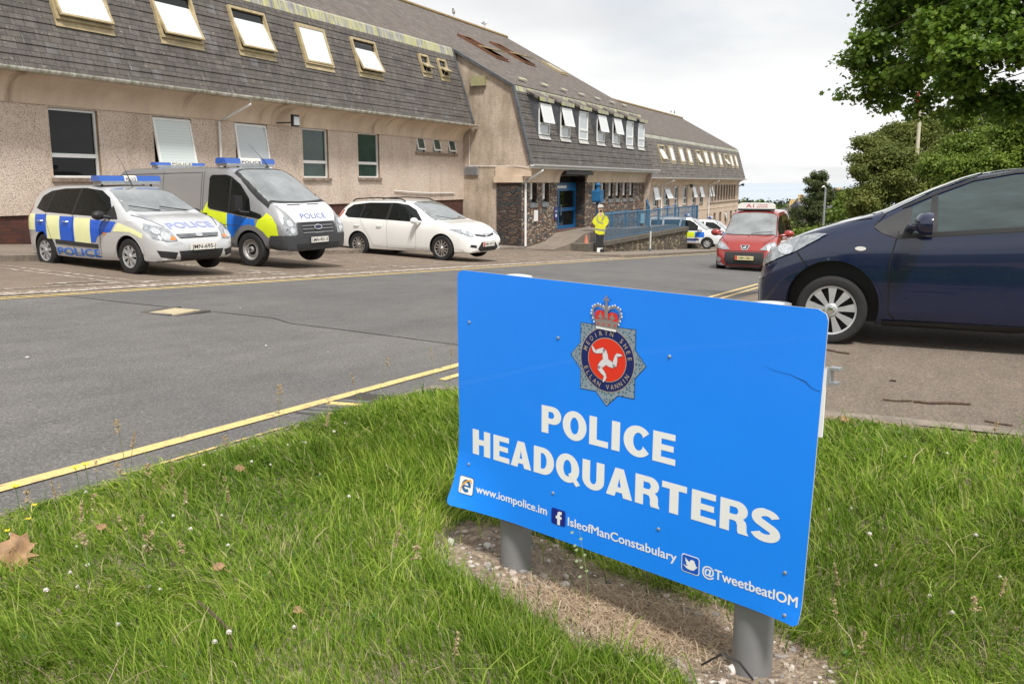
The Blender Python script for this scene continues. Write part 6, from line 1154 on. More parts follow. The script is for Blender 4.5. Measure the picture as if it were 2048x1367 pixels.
# ================================================================ grass, soil and small plants on the verge
def zg(x, y): return gz(x, y) + 0.03 + hump(x, y)
ZG = np.vectorize(lambda x, y: gz(x, y))
def zgn(x, y): return ZG(x, y) + .03 + 0.012 * np.sin(x * 3.1 + y * 1.7) + 0.01 * np.sin(y * 5.3 - x * 2.2) - .062 * np.exp(-((x - 2.6) / .6) ** 2 - ((y - .55) / .85) ** 2)
BARE = [(2.92, 1.66), (3.12, 1.62), (3.18, 1.30), (3.05, .95), (2.98, .58), (2.82, .30), (2.66, .14), (2.40, .04), (2.24, .12), (2.24, .34), (2.36, .48), (2.44, .66), (2.44, .86), (2.50, 1.08), (2.62, 1.32), (2.72, 1.54)]
def inpoly(x, y, P):
    c = np.zeros(len(x), bool); j = len(P) - 1
    for i in range(len(P)):
        xi, yi = P[i]; xj, yj = P[j]; k = ((yi > y) != (yj > y)) & (x < (xj - xi) * (y - yi) / (yj - yi + 1e-12) + xi); c ^= k; j = i
    return c
def edged(x, y, P, d):
    m = np.full(len(x), 9.0)
    for i in range(len(P)):
        a = np.array(P[i]); b_ = np.array(P[i - 1]); ab = b_ - a; t = np.clip(((x - a[0]) * ab[0] + (y - a[1]) * ab[1]) / (ab @ ab), 0, 1); m = np.minimum(m, np.hypot(x - a[0] - ab[0] * t, y - a[1] - ab[1] * t))
    return m
def vn(x, y, s, ph):   # cheap smooth field
    return (np.sin(x * s + ph) * np.cos(y * s * 1.3 + ph * 2) + np.sin(x * s * 2.3 + y * s * 1.7 + ph * 3) * .6 + np.sin(y * s * 3.1 - x * s * .8 + ph) * .4) / 2
def inview(x, y, mx=1.3):
    c, s = math.cos(AZ), math.sin(AZ); f_ = x * c + y * s; r_ = x * s - y * c
    return (f_ > .3) & (np.abs(r_) < f_ * .59 + mx)
rng = np.random.default_rng(3)
def blades(name, X, Y, L, Wd, lean, az, m, curl=.6, z=None, label=None, cat='grass', kind='stuff'):
    n = len(X); z = zgn(X, Y) - .012 if z is None else z; ca, sa = np.cos(az), np.sin(az); fa = rng.uniform(0, 6.28, n); wx, wy = np.cos(fa), np.sin(fa)
    V = np.empty((n, 7, 3), np.float32); ts = (0, .4, .75, 1)
    for i, t in enumerate(ts):
        th = lean * (t ** .5 if i else 0) + curl * t * t * (.3 + lean); r_ = L * t * np.sin(np.minimum(th, 1.75)); h = L * t * np.cos(np.minimum(th, 1.75)); h = np.maximum(h, .002 * i)
        cx = X + r_ * ca; cy = Y + r_ * sa; w = Wd * (1 - t ** 2.2) * .5 + (0 if i < 3 else 0)
        if i < 3: V[:, 2 * i, 0] = cx - wx * w; V[:, 2 * i, 1] = cy - wy * w; V[:, 2 * i, 2] = z + h; V[:, 2 * i + 1, 0] = cx + wx * w; V[:, 2 * i + 1, 1] = cy + wy * w; V[:, 2 * i + 1, 2] = z + h
        else: V[:, 6, 0] = cx; V[:, 6, 1] = cy; V[:, 6, 2] = z + h
    base = np.arange(n, dtype=np.int32)[:, None] * 7
    Q = np.concatenate([base + np.array([0, 1, 3, 2]), base + np.array([2, 3, 5, 4])], 1).reshape(-1, 4); T = (base + np.array([4, 5, 6])).reshape(-1, 3)
    me = bpy.data.meshes.new(name); me.vertices.add(n * 7); me.vertices.foreach_set('co', V.ravel()); nl = Q.size + T.size; me.loops.add(nl); me.loops.foreach_set('vertex_index', np.concatenate([Q.ravel(), T.ravel()]))
    npoly = len(Q) + len(T); me.polygons.add(npoly); st_ = np.concatenate([np.arange(len(Q)) * 4, Q.size + np.arange(len(T)) * 3]); me.polygons.foreach_set('loop_start', st_.astype(np.int32)); me.polygons.foreach_set('use_smooth', np.ones(npoly, bool)); me.materials.append(m); me.update(calc_edges=True)
    return tag(link(name, me), label, cat, kind=kind)
def leafmat(name, stops, trans=.25, rough=.55, patch=None, spec=.3):
    if name in MATS: return MATS[name]
    m = bpy.data.materials.new(name); m.use_nodes = True; t = m.node_tree; b_ = t.nodes['Principled BSDF']; g = N(t, 'ShaderNodeNewGeometry'); c = ramp(t, g.outputs['Random Per Island'], stops)
    if patch:
        tcn = N(t, 'ShaderNodeTexCoord'); n_ = noise(t, tcn.outputs['Object'], patch, 3); c = mixc(t, 1.0, c, ramp(t, n_, [(0.35, (.72, .78, .7)), (0.65, (1.25, 1.18, 1.1))]), 'MULTIPLY')
    t.links.new(c, b_.inputs['Base Color']); b_.inputs['Roughness'].default_value = rough; b_.inputs['Specular IOR Level'].default_value = spec
    tr = N(t, 'ShaderNodeBsdfTranslucent'); t.links.new(c, tr.inputs[0]); mx_ = N(t, 'ShaderNodeMixShader'); mx_.inputs[0].default_value = trans; o = t.nodes['Material Output']
    t.links.new(b_.outputs[0], mx_.inputs[1]); t.links.new(tr.outputs[0], mx_.inputs[2]); t.links.new(mx_.outputs[0], o.inputs[0]); MATS[name] = m; return m
grass_m = leafmat('grass_blades', [(0.0, (.058, .125, .010)), (.25, (.11, .21, .018)), (.5, (.18, .29, .03)), (.74, (.27, .375, .055)), (.93, (.35, .43, .10)), (.985, (.48, .46, .23)), (1.0, (.56, .48, .32))], .42, .6, 1.4, .12)
straw_m = leafmat('dry_straw', [(0.0, (.30, .21, .13)), (.5, (.44, .33, .22)), (1.0, (.56, .45, .32))], .15, .7)
nC = 620000
X = rng.uniform(.3, 5.50, nC); Y = rng.uniform(-5.6, 3.17, nC); d = np.hypot(X, Y); pk = np.clip((2.5 / d) ** 1.25, .22, 1); ok = inview(X, Y) & (rng.random(nC) < pk) & (d > 1.15)
cov = 1 - .85 * inpoly(X, Y, BARE); ed = edged(X, Y, BARE, 0); ok &= (~inpoly(X, Y, BARE)) | (rng.random(nC) < .10 * np.clip(1 - ed / .10, 0, 1) + .005)
X = X[ok]; Y = Y[ok]; d = d[ok]; n = len(X)
hf = vn(X, Y, 1.7, .4) * .5 + vn(X, Y, 5.1, 1.2) * .5; hgt = (.085 + .040 * hf) * rng.lognormal(0, .28, n)
hgt *= 1 + .55 * np.exp(-((Y - 2.2) / 1.0) ** 2 * 2) * (X > 3.2) * (X < 5.4); hgt *= np.where(Y > 2.85, .9, 1) ; hgt *= np.where(X > 5.2, .7, 1); hgt *= np.where((np.abs(X - 2.1) < .35) & (Y > -.3) & (Y < 1.6), .72, 1)
azf = 2.5 * vn(X, Y, 1.1, 2.0) + 1.6 * vn(X, Y, 4.0, .3) + 2.2; az = azf + rng.normal(0, .9, n); lean = np.clip(.45 + .35 * vn(X, Y, 2.2, 3.0) + rng.normal(0, .25, n), .05, 1.25)
Wd = (.0024 + .0022 * rng.random(n) + .002 * (rng.random(n) > .93)) * np.clip(d / 2.6, .85, 2.0)
edge = (X > 5.42) | (Y > 3.02); lean = np.where(edge, .9, lean)
blades('grass', X, Y, np.clip(hgt, .03, .20), Wd, lean, az, grass_m, label='long green grass covering the verge around the blue sign')
# coarse long blades standing above the rest
n = 5200; X = rng.uniform(1.2, 5.4, n); Y = rng.uniform(-3.4, 3.0, n); k = inview(X, Y) & ~inpoly(X, Y, BARE) & (vn(X, Y, 2.1, .9) > -.1); X = X[k]; Y = Y[k]; n = len(X)
blades('tall_grass', X, Y, rng.uniform(.12, .23, n), rng.uniform(.004, .0065, n), rng.uniform(.05, .7, n), rng.uniform(0, 6.28, n), grass_m, label='scattered longer grass blades rising above the verge', curl=.8)
# foreground clump in front of the bare soil
n = 3000; a_ = rng.random(n); X = 2.12 + .30 * rng.random(n) + .10 * np.sin(a_ * 9); Y = .50 + .85 * a_; X = X + .10 * (a_ > .5); k = ~inpoly(X, Y, BARE); X = X[k]; Y = Y[k]; n = len(X)
blades('grass_clump', X, Y, rng.uniform(.05, .12, n) * (1 + .5 * (rng.random(n) > .93)), rng.uniform(.003, .0055, n), rng.uniform(.02, .5, n), rng.uniform(0, 6.28, n), grass_m, label='fringe of upright grass along the near side of the bare soil')
# dry stems
n = 900; X = rng.uniform(1.2, 5.4, n); Y = rng.uniform(-3.4, 3.0, n); k = inview(X, Y) & ~inpoly(X, Y, BARE); X = X[k]; Y = Y[k]; n = len(X)
blades('dry_stems', X, Y, rng.uniform(.10, .20, n), rng.uniform(.0018, .003, n), rng.uniform(.1, 1.1, n), rng.uniform(0, 6.28, n), straw_m, label='thin dry stems scattered through the green grass')
# thatch of dry grass between the posts
n = 6000; t = rng.random(n); X = 2.72 + rng.normal(0, .09, n) - .06 * (t > .5); Y = .82 + rng.normal(0, .17, n); z = zgn(X, Y) + rng.uniform(.0, .030, n) * np.exp(-((X - 2.78) ** 2 + (Y - .8) ** 2) * 9)
blades('dry_thatch', X, Y, rng.uniform(.04, .12, n), rng.uniform(.0015, .003, n), rng.uniform(1.2, 1.6, n), rng.uniform(0, 6.28, n), straw_m, curl=.2, z=z, label='matted dead grass on the soil between the two sign posts')
n = 1500; X = rng.uniform(2.3, 3.1, n); Y = rng.uniform(-.1, 1.65, n); k = inpoly(X, Y, BARE); X = X[k]; Y = Y[k]; n = len(X)
blades('dry_litter', X, Y, rng.uniform(.02, .07, n), rng.uniform(.0012, .0025, n), rng.uniform(1.3, 1.6, n), rng.uniform(0, 6.28, n), straw_m, curl=.1, z=zgn(X, Y) + .003, label='bits of straw lying on the bare soil')
# clover ground cover
def cards(name, C, Nn, size, poly, m, label=None, cat=None, kind='stuff', parent=None, fold=0):
    """scatter a small leaf outline: C centres, Nn normals (n,3), size (n)"""
    n = len(C); k = len(poly); up = rng.normal(size=(n, 3)); A = np.cross(Nn, up); A /= np.linalg.norm(A, axis=1)[:, None] + 1e-9; Bv = np.cross(Nn, A); P = np.array(poly)
    V = C[:, None, :] + size[:, None, None] * (A[:, None, :] * P[None, :, 0:1] + Bv[:, None, :] * P[None, :, 1:2])
    if fold: V += size[:, None, None] * Nn[:, None, :] * (fold * np.abs(P[None, :, 0:1]))
    idx = (np.arange(n, dtype=np.int32)[:, None] * k + np.arange(k)).ravel(); me = bpy.data.meshes.new(name); me.vertices.add(n * k); me.vertices.foreach_set('co', V.astype(np.float32).ravel()); me.loops.add(n * k); me.loops.foreach_set('vertex_index', idx.astype(np.int32)); me.polygons.add(n); me.polygons.foreach_set('loop_start', (np.arange(n) * k).astype(np.int32)); me.materials.append(m); me.update(calc_edges=True)
    o = link(name, me, parent)
    if parent is None: tag(o, label, cat, kind=kind)
    return o
trif = [(0, -.1)] + [(math.sin(R(a)) * r_, -math.cos(R(a)) * r_) for a, r_ in ((60, .25), (95, .8), (125, .85), (150, .35), (165, .85), (195, .85), (210, .35), (235, .85), (265, .8), (300, .25))]
n = 7000; X = rng.uniform(1.1, 5.4, n); Y = rng.uniform(-3.2, 3.0, n); k = inview(X, Y) & ~inpoly(X, Y, BARE) & (vn(X, Y, 2.6, 5.0) > .05); X = X[k]; Y = Y[k]; n = len(X); C = np.stack([X, Y, zgn(X, Y) + rng.uniform(.015, .06, n)], 1); Nn = rng.normal(0, .35, (n, 3)); Nn[:, 2] = 1; Nn /= np.linalg.norm(Nn, axis=1)[:, None]
cards('clover_leaves', C, Nn, rng.uniform(.008, .014, n), trif, leafmat('clover_green', [(0, (.035, .09, .015)), (1, (.08, .17, .03))], .2), 'low clover leaves between the grass blades', 'ground cover')
# gravel
n = 1100; X = rng.uniform(2.25, 3.2, n); Y = rng.uniform(-.15, 1.7, n); k = inpoly(X, Y, BARE); X = X[k]; Y = Y[k]; b = MB(); rr = random.Random(4)
def pebble(b, x, y, z, s, fl=.6, flat_=False):
    n0 = len(b.v); vs = [(0, 0, 1), (0, 0, -1)] + [(math.cos(a), math.sin(a), h) for h, o_ in ((.45, 0), (-.45, .5)) for a in [(i + o_) * math.pi * 2 / 5 for i in range(5)]]; rz = rr.uniform(0, 6.28); sx, sy = s * rr.uniform(.7, 1.35), s * rr.uniform(.6, 1.0)
    for v in vs:
        j = rr.uniform(.8, 1.2); px, py, pz = v[0] * sx * j, v[1] * sy * j, v[2] * s * fl * j; b.v.append((x + px * math.cos(rz) - py * math.sin(rz), y + px * math.sin(rz) + py * math.cos(rz), z + pz))
    for i in range(5): j = (i + 1) % 5; b.f += [(n0, n0 + 2 + i, n0 + 2 + j), (n0 + 1, n0 + 7 + j, n0 + 7 + i), (n0 + 2 + i, n0 + 7 + i, n0 + 2 + j), (n0 + 2 + j, n0 + 7 + i, n0 + 7 + j)]; b.m += [0] * 4
for x, y in zip(X, Y): pebble(b, x, y, zg(x, y) + .002, abs(rr.gauss(.005, .005)) + .002)
def stone_mat(nm, st): return leafmat(nm, st, 0.0, .85)
st_m = stone_mat('mixed_gravel', [(0, (.16, .15, .15)), (.3, (.28, .26, .24)), (.55, (.42, .36, .30)), (.8, (.55, .52, .48)), (1, (.30, .22, .17))]); tag(b.build('gravel', st_m), 'fine mixed gravel over the bare soil below the sign', 'gravel', kind='stuff')
big = [(2.845, 1.075, .026, (.66, .63, .57), 'pale square-edged stone on the soil right of the left sign post'), (2.87, 1.17, .017, (.50, .44, .36), 'tan rounded stone close to the left sign post'), (2.97, 1.45, .018, (.55, .53, .50), 'light grey stone left of the left sign post'), (2.92, 1.58, .02, (.58, .55, .50), 'pale angular stone at the left end of the bare soil'), (2.58, .76, .023, (.46, .36, .27), 'brown rounded stone at the grass fringe between the posts'), (2.72, .53, .020, (.30, .32, .35), 'blue-grey stone midway between the middle and the right post'), (2.53, .42, .024, (.62, .59, .54), 'pale stone just left of the right sign post'), (2.52, .10, .026, (.62, .62, .62), 'grey-white stone right of the right sign post near the frame bottom'), (2.62, .60, .014, (.50, .44, .38), 'small tan stone before the dead grass'), (2.46, .24, .018, (.55, .50, .45), 'pale stone at the foot of the right sign post')]
for x, y, s, c, lb in big: b = MB(); pebble(b, x, y, zg(x, y) + s * .3, s, .75); tag(b.build('stone', mat('stone_%d' % int(c[0] * 100 + c[2] * 1000), c, .85, var=.25, vscale=30, bump=.4, bscale=90)), lb, 'stone', 'larger stones on the bare soil')
# clover flowers, buttercups, seed heads
wm = mat('petal_white', (.80, .78, .74), .6); pk_m = mat('petal_pink', (.50, .30, .26), .7); stem_m = mat('flower_stem', (.08, .15, .03), .6)
def flower_proto():
    t = thing('clover_flower', 'x', 'flower'); q = MB(); r2 = random.Random(2)
    q.tube([(0, 0, 0), (.006, .002, .05), (.004, 0, .09)], .0012, 4); q.build('stem', stem_m, t)
    q = MB(); w = MB()
    for i in range(34):
        el = math.acos(1 - (i + .5) / 34 * 1.35); a = i * 2.4; dn = Vector((math.sin(el) * math.cos(a), math.sin(el) * math.sin(a), math.cos(el))); c = Vector((.004, 0, .094)); tdir = dn.cross(Vector((0, 0, 1)) if abs(dn.z) < .9 else Vector((1, 0, 0))).normalized(); L_ = .0105 * r2.uniform(.8, 1.15); tgt = w if el > 1.35 and i % 2 else q
        tgt.quad([c + dn * .002 - tdir * .0012, c + dn * .002 + tdir * .0012, c + dn * L_ + tdir * .0019, c + dn * L_ * 1.1, c + dn * L_ - tdir * .0019])
    q.build('petals', wm, t); w.build('faded_petals', pk_m, t); return t
fp = flower_proto(); used = False
def onpix(px, py, z=-1.40):   # place measured on the photograph -> point on the verge
    th = PITCH; Fv = fw; U = Vector((math.sin(th) * math.cos(AZ), math.sin(th) * math.sin(AZ), math.cos(th))); Rt = Vector((math.sin(AZ), -math.cos(AZ), 0)); dd = Fv + Rt * ((px - 1024) / 1800) - U * ((py - 683.5) / 1800); k = z / dd.z; return dd.x * k, dd.y * k
FL = [(178, 1035), (152, 1197), (150, 1230), (106, 1262), (183, 1185), (462, 1122), (380, 1102), (293, 1142), (245, 1335), (430, 1355), (457, 1328), (587, 1294), (328, 1075), (310, 1217), (325, 1232), (375, 1042), (405, 965), (505, 957), (545, 955), (510, 912), (575, 902), (615, 900), (605, 887), (692, 842), (665, 865), (447, 1053), (21, 1120), (160, 1128), (352, 1070), (640, 965), (832, 862), (838, 890), (760, 900), (1655, 997), (1700, 995), (1815, 917), (1897, 917), (1950, 1060), (1760, 1100), (1862, 1162), (1905, 1195), (1745, 1050), (2010, 1130), (700, 1005), (820, 1120)]
for i, (px_, py_) in enumerate(FL):
    x, y = onpix(px_, py_, -1.33)
    if y > 3.05: y = 3.05
    f = fp if i == 0 else copy_tree(fp); f.location = (x, y, zg(x, y) - .01 + random.uniform(-.01, .02)); f.rotation_euler = (random.uniform(-.2, .2), random.uniform(-.2, .2), random.uniform(0, 6)); f.scale = (random.uniform(.5, .78),) * 3
    f['group'] = 'white clover flowers in the verge'; f['label'] = 'white clover flower head on a short stem in the verge grass'
def bc():
    t = thing('buttercup', 'x', 'flower'); MB().tube([(0, 0, 0), (.01, 0, .08), (.006, .004, .15)], .0012, 4).build('stem', stem_m, t); q = MB()
    for k in range(5): a = k * 1.257; q.quad([(.006, .004, .15), (.006 + .011 * math.cos(a - .5), .004 + .011 * math.sin(a - .5), .156), (.006 + .017 * math.cos(a), .004 + .017 * math.sin(a), .159), (.006 + .011 * math.cos(a + .5), .004 + .011 * math.sin(a + .5), .156)])
    q.build('petals', mat('petal_yellow', (.80, .62, .02), .4), t); return t
bp_ = bc()
for i, (px_, py_) in enumerate([(82, 963), (110, 958), (12, 1016), (62, 1007), (56, 1036), (14, 1062)]):
    x, y = onpix(px_, py_ + 8, -1.22); y = min(y, 3.0); f = bp_ if i == 0 else copy_tree(bp_); f.location = (x, y, zg(x, y) - .02); f.scale = (1.3 if i < 3 else .7,) * 3; f['group'] = 'yellow buttercups at the left road edge'; f['label'] = 'yellow buttercup flower by the road edge at the far left'
# seed heads of taller grasses
hd_m = leafmat('seed_head', [(0, (.34, .26, .14)), (.5, (.46, .38, .22)), (1, (.40, .24, .17))], .2, .8); green_stem = mat('green_stem', (.16, .22, .07), .6)
def seedp(kind):
    t = thing('seed_head', 'x', 'grass stalk'); H = .30 if kind < 2 else .26; MB().tube([(0, 0, 0), (.008, .004, H * .5), (.02, .006, H)], [.0016, .0012, .0009], 4).build('stem', green_stem, t); n = 60 if kind < 2 else 40
    tt = rng.random(n); C = np.stack([.02 + rng.normal(0, .003 if kind == 0 else .009, n) * (1 - tt * .7), .006 + rng.normal(0, .003 if kind == 0 else .009, n) * (1 - tt * .7), H - .01 + tt * (.065 if kind != 1 else .045)], 1); Nn = rng.normal(size=(n, 3)); Nn /= np.linalg.norm(Nn, axis=1)[:, None]
    cards('head', C, Nn, rng.uniform(.0035, .0065, n), [(-.5, 0), (0, -1), (.5, 0), (0, 1)], hd_m, parent=t); return t
prot = [seedp(0), seedp(1), seedp(2)]; usedp = [False] * 3
SP = [(245, 940), (260, 925), (190, 960), (540, 790), (555, 810), (560, 800), (735, 770), (700, 730), (870, 700), (895, 690), (920, 720), (130, 1010), (135, 1035), (262, 1005), (305, 1020), (345, 1000), (300, 1010), (440, 1010), (455, 1020), (235, 1105), (310, 1100), (180, 1140), (212, 1145), (290, 1178), (350, 1050), (400, 1130), (660, 850), (640, 870), (50, 1080), (1720, 1180), (1735, 1170), (1965, 890), (1990, 905), (2010, 900), (1975, 870), (1700, 1270), (1965, 1110), (1975, 1165), (285, 1180), (740, 1165), (820, 1180), (30, 1330), (870, 1350), (480, 930), (150, 1085)]
for i, (px_, py_) in enumerate(SP):
    x, y = onpix(px_, py_, -1.13 if py_ < 960 or px_ > 1900 else -1.22); y = min(y, 3.05); k = i % 3; f = prot[k] if not usedp[k] else copy_tree(prot[k]); usedp[k] = True; f.location = (x, y, zg(x, y) - (.02 if py_ < 960 else .10)); f.rotation_euler = (random.uniform(-.25, .25), random.uniform(-.25, .25), random.uniform(0, 6)); s = random.uniform(.85, 1.15); f.scale = (s, s, s)
    f['group'] = 'grass stalks with pale seed heads'; f['label'] = 'thin grass stalk with a pale tan seed head standing in the verge'
# tall fine stalk before the board
t = thing('grass_stalk', 'fine green grass stalk in front of the word Constabulary on the sign', 'grass stalk', (2.63, .93, zg(2.63, .93))); MB().tube([(2.60, .90, -1.40), (2.60, .91, -1.25), (2.615, .945, -1.10)], [.0014, .0012, .0006], 4).build('stem', green_stem, t, world=True)
cc = [(2.60 + .012 * math.sin(k * 1.9), .915 + .004 * k + .014 * math.cos(k * 2.3), -1.26 + .018 * k) for k in range(9)]; cards('head', np.array(cc), np.tile(np.array([[-.8, -.2, .3]]), (9, 1)) + rng.normal(0, .2, (9, 3)), np.full(9, .007), [(-.28, 0), (0, -1), (.28, 0), (0, 1)], leafmat('green_spikelet', [(0, (.25, .33, .16)), (1, (.42, .46, .28))], .2), parent=None, label='pale green spikelets of the fine stalk', cat='grass stalk') if 0 else None
q = MB()
for c in cc: q.quad([(c[0], c[1] - .002, c[2]), (c[0] - .001, c[1] + .004, c[2] - .007), (c[0], c[1] + .012, c[2] - .004), (c[0] + .001, c[1] + .004, c[2] + .003)])
q.build('spikelets', mat('green_spikelet', (.30, .38, .20), .6), t, world=True)
# fallen leaves and twigs
brown = mat('dead_leaf', (.30, .175, .085), .65, var=.45, vscale=18, tint=(.14, .08, .045), bump=.3, bscale=40)
def maple(name, x, y, z, s, rz, tilt, label, lab_group=None):
    pts = [(0, -.9), (.12, -.45), (.55, -.62), (.5, -.35), (.95, -.1), (.62, .05), (.85, .5), (.45, .38), (.3, .62), (.0, 1.05), (-.28, .60), (-.45, .40), (-.82, .52), (-.6, .05), (-.95, -.12), (-.5, -.33), (-.5, -.62), (-.12, -.45)]
    pts = [(a * math.cos(rz) - b_ * math.sin(rz), a * math.sin(rz) + b_ * math.cos(rz)) for a, b_ in pts]; v, f = poly2d([pts], 4, .16); q = MB(); q.v = [(a * s, b_ * s, s * (.22 * math.sin(a * 4 + b_ * 2) * abs(a) + .18 * b_ * b_ + .1 * math.sin(b_ * 6))) for a, b_ in v]; q.f = f; q.m = [0] * len(f); t = thing(name, label, 'leaf', (x, y, z), rz); t.rotation_euler = (-tilt * .8, tilt * .55, 0); q.build('blade', brown, t, True); MB().tube([(0, -.85 * s, .1 * s), (0, -1.4 * s, .0), (.1 * s, -1.8 * s, -.1 * s)], .0016, 4).build('stalk', brown, t)
for px_, py_, s, rz, tl, lb in [(38, 1165, .085, .4, -.9, 'large brown dead leaf on the grass at the left edge'), (482, 972, .026, 2.0, -.8, 'pale brown curled leaf in the grass near the road edge'), (598, 1262, .020, 1.2, -.4, 'brown leaf half sunk in the grass left of the bare soil'), (208, 1104, .026, .3, -.3, 'small brown leaf between the clover flowers'), (440, 1175, .026, 2.6, -.4, 'small tan leaf low in the grass'), (1690, 845, .035, 1, -.5, 'russet leaf at the grass edge right of the sign')]:
    x, y = onpix(px_, py_, -1.345); maple('dead_leaf', x, y, zg(x, y) + .055, s, rz, tl, lb)
bark = mat('twig_bark', (.10, .065, .045), .85, var=.4, vscale=40, bump=.6, bscale=80)
def twig(pts, r, label, name='twig'): z0 = [(p[0], p[1], p[2] if len(p) > 2 else -1.40 + .012 + r) for p in pts]; tag(MB().tube(z0, [r * k for k in ([1, .9, 1.1, .8, .9, .6] * 3)[:len(pts)]], 6).build(name, bark, None, True), label, 'twig')
twig([(6.16, .15), (6.155, .07), (6.20, -.02)], .007, 'left piece of the dark broken stick on the driveway'); twig([(6.18, -.03), (6.17, -.12), (6.22, -.22), (6.25, -.36)], .009, 'longer right piece of the dark broken stick on the driveway'); twig([(5.84, -.42), (5.80, -.50), (5.79, -.56)], .006, 'short dark stick close to the grass edge on the driveway'); twig([(7.9, .70), (7.78, .55), (7.76, .47)], .008, 'reddish stick just behind the right edge of the sign'); twig([(6.80, .13), (6.79, .09)], .008, 'tiny dark twig on the driveway before the wheel')
x0, y0 = onpix(400, 1275, -1.36); x1, y1 = onpix(460, 1330, -1.36); x2, y2 = onpix(468, 1367, -1.36); twig([(x0, y0, zg(x0, y0) + .06), ((x0 + x1) / 2, (y0 + y1) / 2 + .01, zg(x0, y0) + .07), (x1, y1, zg(x1, y1) + .06), (x2, y2, zg(x2, y2) + .045)], .005, 'brown twig lying in the grass near the bottom edge')
q = MB(); q.tube([(2.462, .50, -1.40), (2.45, .44, -1.345), (2.452, .39, -1.36), (2.46, .35, -1.41)], .0035, 6); tag(q.build('grass_shadow_loop', black_m, None, True), 'thin black loop modelled for a grass shadow at the foot of the right sign post', 'cable')  # dark tube put in as the shadow of grass on the post
for px_, py_, s in ((532, 690, .012), (58, 746, .012), (656, 696, .008), (480, 607, .008)): x, y = onpix(px_, py_, -1.45); x, y = x * 1.0, y * 1.0; b = MB(); pebble(b, x, y, gz(x, y) + .008, s, .6); tag(b.build('pebble', mat('road_pebble', (.55, .54, .52), .8)), 'small pale pebble lying on the asphalt of the road', 'pebble', 'pebbles on the road')
# ================================================================ trees, far things
leaf_poly = [(0, -1), (.32, -.55), (.85, -.5), (.62, 0), (.8, .45), (.32, .42), (0, 1), (-.32, .42), (-.8, .45), (-.62, 0), (-.85, -.5), (-.32, -.55)]; leaf_simple = [(0, -1), (.55, -.2), (.45, .5), (0, 1), (-.45, .5), (-.55, -.2)]
bark_m = mat('bark', (.095, .075, .055), .9, var=.4, vscale=6, bump=.8, bscale=18)
def tree(name, label, base, trunk_top, blobs, nleaf, size, m, poly=leaf_simple, limbs=True, nt_=2, r0=.22, group=None, cat='tree', shell=.55, droop=.25):
    """blobs: (centre, radii); leaves gathered in small sprays through each blob's outer volume"""
    t = thing(name, label, cat, base, group=group); tot = sum(max(1e-3, b_[1][0] * b_[1][1] * b_[1][2]) ** .667 for b_ in blobs); CC = []; NN = []
    for c, r in blobs:
        k = int(nleaf * (r[0] * r[1] * r[2]) ** .667 / tot); spray = max(1, k // 14); dirs = rng.normal(size=(spray, 3)); dirs /= np.linalg.norm(dirs, axis=1)[:, None]; rad = rng.uniform(shell, 1.06, spray) ** .7; rad *= 1 + .16 * np.sin(dirs[:, 0] * 7 + c[0]) * np.cos(dirs[:, 2] * 6 + c[1])
        sc = np.array(c) + dirs * rad[:, None] * np.array(r); rep = np.repeat(np.arange(spray), 14); off = rng.normal(size=(len(rep), 3)) * np.array([1, 1, .45]) * size * 2.3; CC.append(sc[rep] + off); nn = rng.normal(0, .55, (len(rep), 3)) + dirs[rep] * .45; nn[:, 2] += .75; NN.append(nn)
    C = np.concatenate(CC); Nn = np.concatenate(NN); Nn /= np.linalg.norm(Nn, axis=1)[:, None]; C = C - np.array(base)
    cards('crown', C, Nn, size * rng.uniform(.65, 1.25, len(C)), poly, m, parent=t, fold=droop)
    q = MB(); b0 = Vector(base); tp = Vector(trunk_top); mid = b0.lerp(tp, .5) + Vector((.15, .1, 0)) * r0; q.tube([b0 - Vector((0, 0, .3)), b0 + Vector((0, 0, .2)), mid, tp], [r0 * 1.35, r0, r0 * .75, r0 * .45], 10)
    rl = random.Random(len(label))
    if limbs:
        for c, r in blobs[::3][:36]:
            c = Vector(c); st_ = mid.lerp(tp, rl.uniform(.2, 1)); e = st_.lerp(c, .5) + Vector((0, 0, .08 * (c - st_).length)); q.tube([st_, e, c], [r0 * .20, r0 * .10, r0 * .03], 6)
            for k in range(nt_): d_ = Vector((rl.uniform(-1, 1) * r[0], rl.uniform(-1, 1) * r[1], rl.uniform(-.6, .8) * r[2])) * .85; q.tube([e.lerp(c, .6), c + d_ * .5, c + d_], [r0 * .10, r0 * .05, r0 * .02], 4)
    q.build('trunk', bark_m, t, True, world=True); return t
maple_m = leafmat('maple_leaves', [(0, (.065, .125, .016)), (.4, (.11, .20, .024)), (.75, (.16, .26, .034)), (1, (.25, .34, .055))], .5, .45, .9, .4)
bush_m = leafmat('bright_leaves', [(0, (.09, .15, .022)), (.5, (.16, .24, .035)), (1, (.27, .33, .07))], .45, .5, .5); olive_m = leafmat('olive_leaves', [(0, (.10, .13, .03)), (.5, (.17, .20, .05)), (1, (.26, .28, .09))], .45, .6, .5); dark_m = leafmat('dark_leaves', [(0, (.018, .035, .014)), (1, (.04, .065, .025))], .2, .6, .5); wood_m = leafmat('far_leaves', [(0, (.06, .10, .025)), (.6, (.10, .155, .035)), (1, (.16, .20, .06))], .3, .6, .12)
def pt(px, py, dep):
    Rt = Vector((math.sin(AZ), -math.cos(AZ), 0)); U = Vector((math.sin(PITCH) * math.cos(AZ), math.sin(PITCH) * math.sin(AZ), math.cos(PITCH))); return (fw + Rt * ((px - 1024) / 1800) - U * ((py - 683.5) / 1800)) * dep
def bl(lst): 
    o = []
    for px, py, rp, dep in lst:
        c = pt(px, py, dep); r = rp * dep / 1800
        for k in range(4): j = np.clip(rng.normal(0, .50, 3), -.75, .75) * r; q_ = r * rng.uniform(.42, .72); o.append(((c.x + j[0], c.y + j[1], c.z + j[2] * .8), (q_, q_, q_ * .7)))
    return o
